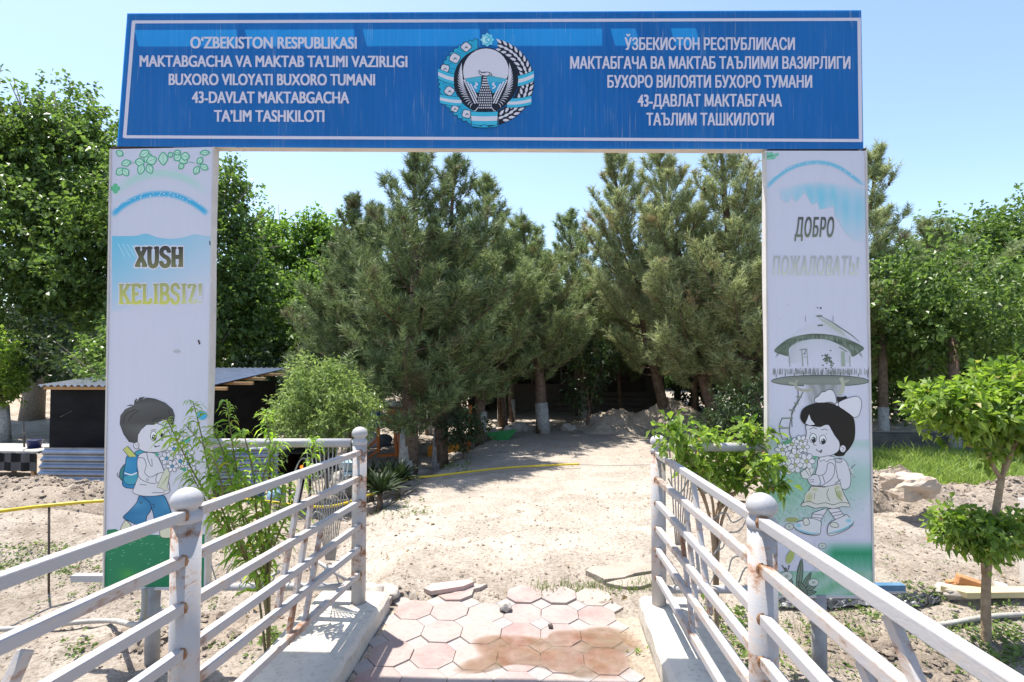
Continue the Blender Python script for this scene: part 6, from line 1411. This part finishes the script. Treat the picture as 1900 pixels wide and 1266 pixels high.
# --- young low pines added to darken the space between the trunks
for k_, (px, d_, ty, r_) in enumerate(((690, 12.6, 470, 1.25), (765, 12.0, 430, 1.3), (850, 12.8, 450, 1.35), (935, 13.6, 470, 1.3), (1150, 16.5, 480, 1.6), (1290, 14.2, 450, 1.5), (1400, 13.2, 470, 1.5))):
    pine('pine_tree', ['added low dark pine in the shade behind the climbing frame', 'added low dark pine directly behind the nearest whitewashed trunk', 'added low dark pine behind the dark thin stemmed shrub', 'added low dark pine behind the green barrow', 'added low dark pine in front of the house door', 'added low dark pine behind the tall pointed earth pile', 'added low dark pine behind the shrub beside the girl pillar'][k_], gbase(px, d_), at(px, ty, d_), r_, 'needle_dark', 300 + k_, 'young pines added to deepen the shade', bare=1.0, r0=.07, dens=1.1, bulge=.25)
# --- lawn, weeds
def blades(n, xs, ys, h, rg, wdt=.006):
    z = ground_h(xs, ys); C = np.stack([xs, ys, z], -1); D = unit(np.stack([rg.normal(size=n) * .32, rg.normal(size=n) * .32, np.ones(n)], -1)); side = unit(np.cross(D, rg.normal(size=(n, 3)))) * wdt
    L = h * np.exp(rg.normal(0, .3, n)); m_ = C + D * L[:, None] * .6; t = C + D * L[:, None] + rg.normal(size=(n, 3)) * .25 * L[:, None] * np.array([1, 1, .2])
    V = np.stack([C + side, C - side, m_ + side * .7, m_ - side * .7, t], 1).reshape(-1, 3); i = np.arange(n) * 5
    return V, np.concatenate([np.stack([i, i + 1, i + 3], -1), np.stack([i, i + 3, i + 2], -1), np.stack([i + 2, i + 3, i + 4], -1)], 0)
rg = np.random.default_rng(70); a_, b2 = G(1560, 905, -.02), G(1660, 862, -.02); n = 42000
ys = rg.uniform(a_.y, b2.y + .9, n); xs = rg.uniform(3.9, 13.5, n); k = fbm(xs * .9, ys * .9, 5, 3) > -.22; xs, ys = xs[k], ys[k]
V, FA = blades(len(xs), xs, ys, .15, rg, .007); tag(npmesh('lawn', V, FA, M['grass']), kind='stuff')
def weeds(name, areas, seed):
    rg = np.random.default_rng(seed); C, D, L = [], [], []
    for (x0, y0, x1, y1, n, s_) in areas:
        px, py = rg.uniform(x0, x1, n), rg.uniform(y0, y1, n)
        for x, y in zip(px, py):
            q = on_ground(x, y, 7)
            if LX - .55 < q.x < RX + .4 and q.y < 3.8: continue
            k = rg.integers(3, 9); sp = s_ * rg.uniform(.5, 1.5)
            for j in range(k):
                o_ = rg.normal(size=3) * sp * np.array([1, 1, .25]); C.append((q.x + o_[0], q.y + o_[1], gh(q.x, q.y) + abs(o_[2]) + .01)); D.append(unit(np.array([rg.normal(), rg.normal(), .55]))); L.append(sp * rg.uniform(.7, 1.3))
    C, D, L = np.array(C), np.array(D), np.array(L); V, FA = leaf_tris(C, D, unit(np.array([[0, 0, 1.0]]) + rg.normal(size=C.shape) * .4), L, L * .55); tag(npmesh(name, V, FA, M['weed']), kind='stuff')
weeds('ground_weeds', [(-60, 1010, 130, 1075, 130, .03), (120, 1030, 200, 1110, 40, .022), (60, 1050, 250, 1110, 40, .02), (125, 1188, 175, 1222, 14, .034), (0, 1110, 420, 1180, 24, .022), (490, 1170, 540, 1235, 26, .04), (1560, 1120, 1900, 1240, 110, .03), (1430, 1120, 1640, 1262, 90, .03), (1640, 1085, 1760, 1120, 40, .03), (1290, 1130, 1400, 1262, 110, .045), (1780, 1170, 1900, 1266, 70, .04), (400, 1180, 480, 1230, 8, .03), (1090, 1070, 1200, 1100, 16, .016), (700, 905, 800, 960, 20, .03), (820, 850, 880, 880, 24, .04), (1620, 960, 1900, 1080, 20, .02), (985, 1088, 1180, 1110, 26, .012)], 71)
rg = np.random.default_rng(72); xs, ys = [], []
for (x0, y0, x1, y1, n) in ((985, 1085, 1200, 1102, 260), (1165, 1070, 1215, 1098, 180), (1700, 1180, 1760, 1250, 100), (1420, 1140, 1700, 1230, 300), (490, 1180, 530, 1240, 160), (680, 925, 760, 960, 120)):
    for _ in range(n): q = on_ground(rg.uniform(x0, x1), rg.uniform(y0, y1), 6); xs.append(q.x); ys.append(q.y)
V, FA = blades(len(xs), np.array(xs), np.array(ys), .055, rg, .0025); tag(npmesh('dry_grass', V, FA, M['weed']), kind='stuff')
# a sprig on the tiles at the puddle
p = G(1180, 1206, .008); C = np.repeat(np.array([[p.x, p.y, .012]]), 9, 0) + np.random.default_rng(3).normal(size=(9, 3)) * np.array([.02, .012, .003]); D = unit(np.random.default_rng(4).normal(size=(9, 3)) * np.array([1, 1, .25])); V, FA = leaf_tris(C, D, np.tile(np.array([[0, 0, 1.0]]), (9, 1)), np.full(9, .03), np.full(9, .014)); tag(npmesh('leaf_sprig', V, FA, M['leaf_bright']), 'tiny green sprig lying at the right rim of the puddle', 'sprig')

# dry leaves, twigs and crumbs on the ground
rg = np.random.default_rng(75); n = 1500
xs = np.concatenate([rg.uniform(-5.5, 5.5, n), rg.normal(-2.0, .6, 500), rg.normal(2.2, .8, 500)]); ys = np.concatenate([3.7 + rg.exponential(3.2, n), rg.uniform(5, 12, 500), rg.uniform(4, 11, 500)])
C = np.stack([xs, ys, ground_h(xs, ys) + .008], -1); D = unit(rg.normal(size=C.shape) * np.array([1, 1, .15])); L = .022 * np.exp(rg.normal(0, .45, len(C)))
V, FA = leaf_tris(C, D, unit(np.array([[0, 0, 1.0]]) + rg.normal(size=C.shape) * .3), L, L * rg.uniform(.12, .6, len(C))); tag(npmesh('leaf_litter', V, FA, leafmat('dry_leaf', (.16, .10, .05), (.34, .26, .15), .1, .8, .1)), kind='stuff')

# ================================================================== BUILDINGS AND THINGS IN THE BACK
# black tarpaulin shed with corrugated roof
dA = 8.7; A0 = P(84, 760, dA); XS1 = P(395, 760, dA).x; XS0 = A0.x; YA = P(240, 760, dA).y; YB = YA + 2.1
zt0, zt1 = P(240, 714, dA).z, P(240, 700, dA).z + 0.09
zb = -0.35
shed = thing('shed', 'low black tarpaulin shed with corrugated metal roof behind the left pillar', 'shed', ((XS0 + XS1) / 2, (YA + YB) / 2, zb))
def tarp_mat():
    a = NT('black_tarpaulin'); v = a.tex(); n = a.noise(a.mapping(v, (1.2, 1.2, 3)), 1.4, 5)
    a.base(a.ramp(n, [(0.3, (0.008, 0.008, 0.009)), (0.75, (0.018, 0.018, 0.020))])); a.rough(0.8, 0.15); a.bump(n, 0.4, 0.12); return a.m
M['tarp'] = tarp_mat()
M['zinc'] = pm('corrugated_zinc', (0.30, 0.32, 0.36), (0.20, 0.22, 0.26), 5, 0.30, 0.1, 30, 0.5, 1.0)
M['timber'] = pm('raw_timber', (0.48, 0.29, 0.13), (0.38, 0.22, 0.10), 9, 0.7, 0.2, 40)
b_ = MB(); b_.box(((XS0 + XS1) / 2, (YA + YB) / 2, (zb + zt0 - .03) / 2), (XS1 - XS0, YB - YA, zt0 - .03 - zb)); b_.build('wall', M['tarp'], shed)
b_ = MB(); nx_ = 150; vs = []; x0_, x1_ = XS0 - .03, XS1 + .12
for j, (yy, zz) in enumerate(((YA - .22, zt0 - .01), (YB + .25, zt1))):
    for i in range(nx_ + 1): x = x0_ + (x1_ - x0_) * i / nx_; vs.append((x, yy, zz + .018 * math.sin(i * 1.05)))
b_.add(vs + [(x, y, z - .004) for x, y, z in vs], [(i, i + 1, nx_ + 2 + i, nx_ + 1 + i) for i in range(nx_)] + [(2 * nx_ + 2 + nx_ + 1 + i, 2 * nx_ + 2 + nx_ + 2 + i, 2 * nx_ + 3 + i, 2 * nx_ + 2 + i) for i in range(nx_)], 0, True); b_.build('roof', M['zinc'], shed)
for k_ in range(5):
    t = k_ / 4; y = YA - .12 + (YB - YA + .2) * t; z = zt0 - .05 + (zt1 - zt0) * t; b_ = MB(); b_.bar((XS0 + .02, y, z), (XS1 + .36 + .1 * (k_ % 2), y, z), .05, .05); b_.build('purlin', M['timber'], shed, .004)
# corrugated sheets leaning in front
def corr(name, label, p0, p1, zlo, zhi, nwave, lean=.1, group=None):
    p0, p1 = Vector(p0), Vector(p1); n = nwave * 8; vs = []; dn = Vector(((p1 - p0).y, -(p1 - p0).x, 0)).normalized()
    for q in (p0, p1):
        for i in range(n + 1):
            t = i / n; vs.append(Vector((q.x, q.y, 0)) + dn * (lean * (1 - t) + .020 * math.sin(t * nwave * 2 * math.pi)) + Vector((0, 0, zlo + (zhi - zlo) * t)))
    b2_ = [v - dn * .003 for v in vs]; b_ = MB(); b_.add(vs + b2_, [(i, n + 1 + i, n + 2 + i, i + 1) for i in range(n)] + [(2 * n + 2 + i + 1, 3 * n + 3 + i + 1, 3 * n + 3 + i, 2 * n + 2 + i) for i in range(n)], 0, True)
    return tag(b_.build(name, M['zinc']), label, 'metal sheet', group)
q0, q1 = P(80, 860, 8.2), P(330, 860, 8.1); corr('corrugated_sheet', 'blue-grey corrugated sheet leaning before the black shed left of the boy pillar', q0, q1, P(80, 893, 8.2).z - .1, P(80, 830, 8.2).z, 6, .12, 'corrugated sheets by the shed')
q0, q1 = P(335, 860, 8.3), P(546, 860, 8.6); corr('corrugated_sheet', 'corrugated sheet seen through the willow shrub behind the wire fence', q0, q1, P(80, 893, 8.2).z - .1, P(400, 826, 8.4).z, 6, .12, 'corrugated sheets by the shed')
# table with checkered cloth at the left edge
tt = P(10, 838, 8.5); ztop = tt.z; tab = thing('table', 'long table with checkered cloth at the left picture edge', 'table', (tt.x, tt.y, -.35)); xr = P(79, 830, 8.5).x
b_ = MB(); b_.box((xr - 1.0, tt.y + .3, ztop), (2.0, .7, .035)); b_.build('tabletop', M['grey_pipe'], tab, .004)
def checker_mat():
    a = NT('checkered_cloth'); ck = a.n('ShaderNodeTexChecker'); ck.inputs['Scale'].default_value = 7.0; ck.inputs[1].default_value = (.012, .012, .013, 1); ck.inputs[2].default_value = (.085, .085, .09, 1); a.l(a.mapping(a.tex(), (1, .01, 1)), ck.inputs['Vector']); a.base(ck.outputs[0]); a.rough(.8, .2); return a.m
n = 60; vs = [(xr - 2.0 + 2.0 * i / n, tt.y - .06 + .02 * math.sin(i * .9), z) for z in (ztop - .012, ztop - .29) for i in range(n + 1)]; b_ = MB(); b_.add(vs, [(n + 1 + i, n + 2 + i, i + 1, i) for i in range(n)], 0, True); cl = b_.build('cloth', checker_mat(), tab)
for (x, y) in ((xr - .1, tt.y), (xr - .1, tt.y + .55), (xr - 1.0, tt.y), (xr - 1.0, tt.y + .55)): b_ = MB(); b_.box((x, y, (ztop - .4) / 2 - .03), (.05, .05, ztop + .38)); b_.build('leg', M['timber'], tab)
b_ = MB(); q = P(64, 818, 8.75); b_.lathe((q.x, q.y, ztop + .018), [(.085, 0), (.105, .12), (.11, .125), (.10, .127)], 20); tag(b_.build('blue_tub', pm('navy_plastic', (.018, .022, .10), (.012, .016, .07), 5, .4)), 'dark blue plastic tub standing on the checkered table', 'tub')
b_ = MB(); q = P(45, 830, 8.6); t_ = P(43, 735, 8.6); b_.tube([q, t_], .006, 6); b_.tube([q, q.lerp(t_, .3)], .014, 8); tag(b_.build('rod', M['steel_dark']), 'thin upright dark rod on the checkered table', 'rod')
# house in deep shade behind the pines
hx0, hx1, hy = P(880, 700, 18.5).x, P(1235, 700, 18.5).x, 18.6
house = thing('house', 'low house in deep shade behind the middle pines', 'house', ((hx0 + hx1) / 2, hy + 2, 0))
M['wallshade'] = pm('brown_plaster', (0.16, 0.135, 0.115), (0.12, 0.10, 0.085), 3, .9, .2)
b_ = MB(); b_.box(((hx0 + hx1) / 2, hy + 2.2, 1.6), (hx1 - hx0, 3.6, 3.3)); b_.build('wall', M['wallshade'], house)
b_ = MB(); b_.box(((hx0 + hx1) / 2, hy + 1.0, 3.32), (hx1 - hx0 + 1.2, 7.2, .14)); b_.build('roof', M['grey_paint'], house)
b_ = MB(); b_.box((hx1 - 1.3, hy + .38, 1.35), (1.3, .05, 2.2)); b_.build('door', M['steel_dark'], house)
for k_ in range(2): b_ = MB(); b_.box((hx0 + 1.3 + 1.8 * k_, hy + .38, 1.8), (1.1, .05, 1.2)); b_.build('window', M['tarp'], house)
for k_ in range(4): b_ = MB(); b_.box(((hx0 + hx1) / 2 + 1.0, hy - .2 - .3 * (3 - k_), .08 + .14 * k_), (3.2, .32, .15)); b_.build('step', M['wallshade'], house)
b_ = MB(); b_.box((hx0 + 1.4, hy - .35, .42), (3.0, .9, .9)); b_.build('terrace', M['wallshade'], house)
for k_ in range(4): b_ = MB(); x = hx0 + .1 + k_ * .95; b_.tube([(x, hy - .75, .86), (x, hy - .75, 2.0)], .02, 8); b_.build('rail_post', M['grey_paint'], house)
b_ = MB(); b_.tube([(hx0 + .1, hy - .75, 1.85), (hx0 + 2.95, hy - .75, 1.85)], .02, 8); b_.build('handrail', M['grey_paint'], house)
b_ = MB(); b_.tube([(hx1 - .2, hy - 2.3, 0), (hx1 - .2, hy - 2.3, 3.26)], .10, 14); b_.build('column', M['wallshade'], house)
b_ = MB(); b_.tube([(hx0 + 3.4, hy - 2.3, 0), (hx0 + 3.4, hy - 2.3, 3.26)], .10, 14); b_.build('column', M['wallshade'], house)
# raised bed / low wall behind the lawn on the right
lw = P(1760, 830, 10.2); b_ = MB(); b_.box((lw.x + .8, lw.y + .1, .14), (5.0, .22, .36)); M['wall_shaded'] = pm('shade_dark_concrete', (0.15, 0.14, 0.125), (0.08, 0.075, 0.065), 4, .95, .4, 20, .1); tag(b_.build('low_wall', M['wall_shaded'], None, .01), 'low concrete wall in shade behind the lawn', 'low wall')  # tree shade is put into the wall's dark concrete colour
b_ = MB(); 
vs = [(lw.x - 1.9 + 5.4 * i / 30, lw.y + .22 + 2.2 * j / 10, .30 + .04 * float(fbm(np.array([i * .5]), np.array([j * .5]), 3)[0]) - (.25 if j == 10 else 0)) for j in range(11) for i in range(31)]
b_.add(vs, [(j * 31 + i, j * 31 + i + 1, (j + 1) * 31 + i + 1, (j + 1) * 31 + i) for j in range(10) for i in range(30)], 0, True); tag(b_.build('raised_bed', M['sand']), kind='structure')
for k_, (px, d_) in enumerate(((1638, 10.8), (1770, 9.9), (1690, 12.5))):
    b_ = MB(); p = gbase(px, d_); b_.tube([p - Vector((0, 0, .1)), p + Vector((0, 0, 2.2))], [.10, .075], 12); o = b_.build('tree_trunk', M['bark']); w_ = MB(); w_.tube([p - Vector((0, 0, .1)), p + Vector((0, 0, .75))], [.105, .096], 12); w_.build('whitewash_band', M['whitewash'], o)
    b2_ = None; tag(o, ['whitewashed trunk right beside the girl pillar in the shade', 'whitewashed trunk before the low wall behind the small tree', 'farther shaded trunk behind the low wall'][k_], 'tree', 'trunks behind the lawn')
    rg = np.random.default_rng(100 + k_); V, FA = crown_leaves([((p.x + .1, p.y + .5, p.z + 2.9), (1.6, 1.7, .9)), ((p.x + .6, p.y + .3, p.z + 2.25), (1.1, 1.2, .5))], 26, .085, rg, 10, .25); npmesh('crown', V, FA, M['leaf_mulberry'], o)  # crowns widened to cast shade around the low wall
# playground pieces among the trunks
M['orange'] = pm('orange_paint', (0.48, 0.13, 0.02), (0.38, 0.09, 0.015), 6, .5, .1, 30)
M['yellow_o'] = pm('orange_plastic', (0.62, 0.24, 0.02), (0.52, 0.18, 0.015), 4, .4)
pb = gbase(735, 10.4); cf = thing('climbing_frame', 'orange painted wooden climbing frame behind the yuccas', 'climbing frame', tuple(pb))
def F_(px, py, d_=10.4): return P(px, py, d_)
for (x0, y0, x1, y1) in ((731, 756, 736, 850), (741, 756, 741, 845), (702, 795, 702, 840)): b_ = MB(); b_.bar(F_(x0, y0), F_(x1, y1), .05, .05, (0, 1, 0)); b_.build('post', M['orange'], cf)
b_ = MB(); b_.box(F_(737, 770), (.34, .3, .30)); b_.box(F_(716, 776), (.26, .1, .05)); b_.build('panel', M['orange'], cf, .01)
b_ = MB(); b_.bar(F_(682, 832), F_(703, 812), .04, .05, (0, 1, 0)); b_.bar(F_(684, 850), F_(705, 832), .04, .05, (0, 1, 0)); b_.bar(F_(700, 846), F_(760, 842), .05, .06, (0, 1, 0)); b_.build('rail', M['orange'], cf)
b_ = MB(); b_.bar(F_(755, 735), F_(758, 850), .05, .05, (0, 1, 0)); b_.build('post', M['orange'], cf)
sl_ = thing('slide', 'orange plastic slide end between the nearest pine trunks', 'slide', tuple(gbase(825, 10.8)))
b_ = MB(); 
for x0, x1 in ((794, 812), (816, 850)): b_.prism([P(x0, 828, 10.8), P(x1, 826, 10.8), P(x1, 856, 10.8), P(x0 - 2, 854, 10.8)], (0, 1, 0), .25)
b_.build('side', M['yellow_o'], sl_, .02); b_ = MB(); b_.prism([P(848, 830, 10.9), P(858, 830, 10.9), P(856, 858, 10.9), P(848, 858, 10.9)], (0, 1, 0), .2); b_.build('side', pm('ochre_plastic', (.50, .36, .06)), sl_, .01)
b_ = MB(); b_.bar(P(873, 752, 11), P(870, 838, 11), .06, .06, (0, 1, 0)); b_.bar(P(866, 815, 11), P(865, 850, 11), .04, .04, (0, 1, 0)); tag(b_.build('orange_pole', M['orange']), 'orange red pole standing between the dark shrub and the slim pine', 'pole')
# green barrow with a stone
gb = gbase(929, 11.8); zc = P(929, 812, 11.8); bar = thing('barrow', 'green metal barrow tray with a stone in it at the road edge', 'wheelbarrow', tuple(gb))
m_ = 11.8 / F; b_ = MB(); prof = [(912, 805), (905, 806), (925, 822), (936, 822), (958, 800), (950, 804), (935, 812), (922, 812)]
front = [P(x, y, 11.55) for x, y in ((902, 804), (922, 824), (938, 824), (960, 797))]; backp = [P(x, y, 12.05) for x, y in ((908, 804), (924, 824), (936, 824), (955, 798))]
b_.add(front + backp, [(0, 1, 2, 3), (7, 6, 5, 4), (0, 4, 5, 1), (3, 2, 6, 7), (1, 5, 6, 2)]); tr_o = b_.build('tray', pm('green_enamel', (.02, .24, .06), (.015, .18, .045), 6, .35), bar); sm_ = tr_o.modifiers.new('s', 'SOLIDIFY'); sm_.thickness = .012
b_ = MB(); 
for x in (922, 940): b_.tube([P(x, 822, 11.6), P(x + (x - 931) * .4, 836, 11.6)], .018, 8)
b_.build('leg', M['steel_dark'], bar); b_ = MB(); b_.tube([P(938, 820, 11.8), P(962, 812, 11.9)], .016, 8); b_.build('handle', M['steel_dark'], bar)
q = P(941, 800, 11.8); lump('stone', 'grey stone lying in the green barrow', 'stone', (q.x, q.y, q.z), (.20, .18, .26), M['stone'], 91)
for k_, (px, py, s_) in enumerate(((960, 800, .28), (975, 806, .22), (950, 808, .2), (906, 800, .2), (985, 812, .16), (915, 795, .18), (1052, 806, .22), (1062, 792, .18))):
    p = on_ground(px, 835); p = P(px, py, 13.0); p.z = gh(p.x, p.y) + s_ * .25; lump('rock', ['largest pale rock behind the green barrow', 'second pale rock right of the green barrow', 'rock just behind the barrow handle', 'rock left of the green barrow tray', 'small rock nearest the middle pine trunk', 'small rock between thin pine stems', 'pale rock in front of the house steps', 'rock under the slim leafy tree'][k_], 'rock', p, (s_ * 1.3, s_, s_), M['stone'], 110 + k_, k_, 'pale rocks under the pines')
# sacks and bundles seen left of the first pine
for k_, (px, py, s_, c_) in enumerate(((688, 800, .40, 'w'), (712, 800, .34, 'g'), (745, 805, .34, 'w'), (752, 790, .3, 'w'), (697, 775, .34, 'b'))):
    p = P(px, py, 12.4); p.z = max(gh(p.x, p.y) + s_ * .3, p.z if c_ == 'b' else -9)
    mt = {'w': pm('white_sack', (.55, .56, .60), (.45, .46, .50), 6, .7, .3), 'g': pm('grey_sack', (.16, .18, .21), (.11, .12, .15), 6, .7, .3), 'b': pm('blue_sack', (.08, .22, .48), (.05, .16, .38), 6, .6, .3)}[c_]
    lump('sack', ['whitish sack right of the round bush', 'dark grey sack between the whitish ones', 'whitish sack behind the climbing frame', 'upper whitish sack behind the climbing frame post', 'blue bundle above the whitish sack at the bush'][k_], 'sack', p, (s_ * 1.2, s_, s_), mt, 130 + k_, k_, 'sacks behind the climbing frame')
# odds and ends behind the left fence
ov = P(524, 850, 7.0); og = gh(ov.x, ov.y); oven = thing('oven', 'black metal box stove glowing inside behind the left fence', 'stove', (ov.x, ov.y, og)); x0, x1 = P(514, 850, 7.0).x, P(562, 850, 7.0).x; z0, z1 = P(524, 884, 7.0).z, P(524, 842, 7.0).z
b_ = MB()
for bx in (((x0 + x1) / 2, ov.y + .3, z1), ((x0 + x1) / 2, ov.y + .3, z0)): b_.box(bx, (x1 - x0, .5, .025))
for x in (x0, x1): b_.box((x, ov.y + .3, (z0 + z1) / 2), (.025, .5, z1 - z0 - .03))
b_.box(((x0 + x1) / 2, ov.y + .55, (z0 + z1) / 2), (x1 - x0, .02, z1 - z0)); b_.build('casing', M['tarp'], oven)
b_ = MB()
for x in (x0 + .03, x1 - .03): b_.box((x, ov.y + .3, (z0 + og) / 2 - .05), (.03, .03, max(.1, z0 - og + .1)))
b_.build('leg', M['steel_dark'], oven)
em = bpy.data.materials.new('embers'); em.use_nodes = True; nt_ = em.node_tree; nt_.nodes.clear(); e_ = nt_.nodes.new('ShaderNodeEmission'); e_.inputs[0].default_value = (1, .22, .03, 1); e_.inputs[1].default_value = 1.2; oo = nt_.nodes.new('ShaderNodeOutputMaterial'); nt_.links.new(e_.outputs[0], oo.inputs[0])
lump('embers', None, None, ((x0 + x1) / 2 + .02, ov.y + .35, z0 + .05), (.10, .08, .05), em, 9, parent=oven)
M['darkcloth'] = pm('dark_cloth', (.022, .022, .035), (.035, .033, .05), 8, .9, .3)
for k_, (px, w_, h_) in enumerate(((580, 20, 46), (598, 14, 42), (617, 8, 34))):
    b_ = MB(); n = 14; vs = [P(px - w_ / 2 + w_ * i / n, y, 7.6) + Vector((0, .03 * math.sin(i * 1.6), 0)) for y in (836, 836 + h_) for i in range(n + 1)]; b_.add(vs, [(n + 1 + i, n + 2 + i, i + 1, i) for i in range(n)], 0, True); o = b_.build('hanging_cloth', M['darkcloth']); sm_ = o.modifiers.new('s', 'SOLIDIFY'); sm_.thickness = .006
    tag(o, ['widest dark cloth hanging beside the stove', 'middle dark cloth hanging behind the left fence', 'narrow dark cloth nearest the left railing post'][k_], 'cloth', 'dark cloths on a line')
b_ = MB(); b_.tube([P(500, 836, 7.6), P(680, 835, 7.6)], .004, 6); b_.tube([P(680, 835, 7.6), Vector((P(680, 835, 7.6).x, P(680, 835, 7.6).y, -.4))], .02, 8); b_.tube([P(500, 836, 7.6), Vector((P(500, 836, 7.6).x, P(500, 836, 7.6).y, -.4))], .02, 8); tag(b_.build('clothes_line', M['steel_dark']), 'wire line carrying dark cloths behind the left fence', 'clothes line')
q = P(652, 862, 8.4); b_ = MB(); b_.lathe((q.x, q.y, q.z - .07), [(.13, 0), (.20, .13), (.215, .14), (.19, .135), (.12, .02)], 24); b_.lathe((q.x, q.y, gh(q.x, q.y) - .02), [(.12, 0), (.12, max(.05, q.z - .075 - gh(q.x, q.y)))], 12, 0, False); tag(b_.build('basin', pm('pale_blue_plastic', (.38, .58, .72), (.33, .52, .66), 5, .4)), 'pale blue basin on a stand left of the railing post', 'basin')
for k_, (px, py, c_) in enumerate(((513, 925, (.30, .48, .62)), (474, 922, (.03, .12, .32)))):
    q = on_ground(px, py + 10); b_ = MB(); b_.lathe((q.x, q.y, q.z), [(.10, 0), (.125, .03), (.125, .15), (.09, .20), (.035, .23), (.035, .26)], 20); tag(b_.build('jug', pm('blue_jug', c_, None, 5, .4)), ['light blue jug on the ground behind the willow shrub', 'dark blue jug left of the light blue one'][k_], 'jug', 'jugs behind the fence')
for k_, (px, py) in enumerate(((632, 902), (655, 905), (640, 918))):
    q = on_ground(px, py); lump('tyre_stone', ['grey lump left behind the wire fan', 'pale lump right of the wire fan', 'low pale lump before the two others'][k_], 'stone', (q.x, q.y, q.z + .08), (.3, .26, .26), M['stone'], 150 + k_, k_, 'stones behind the wire fan')
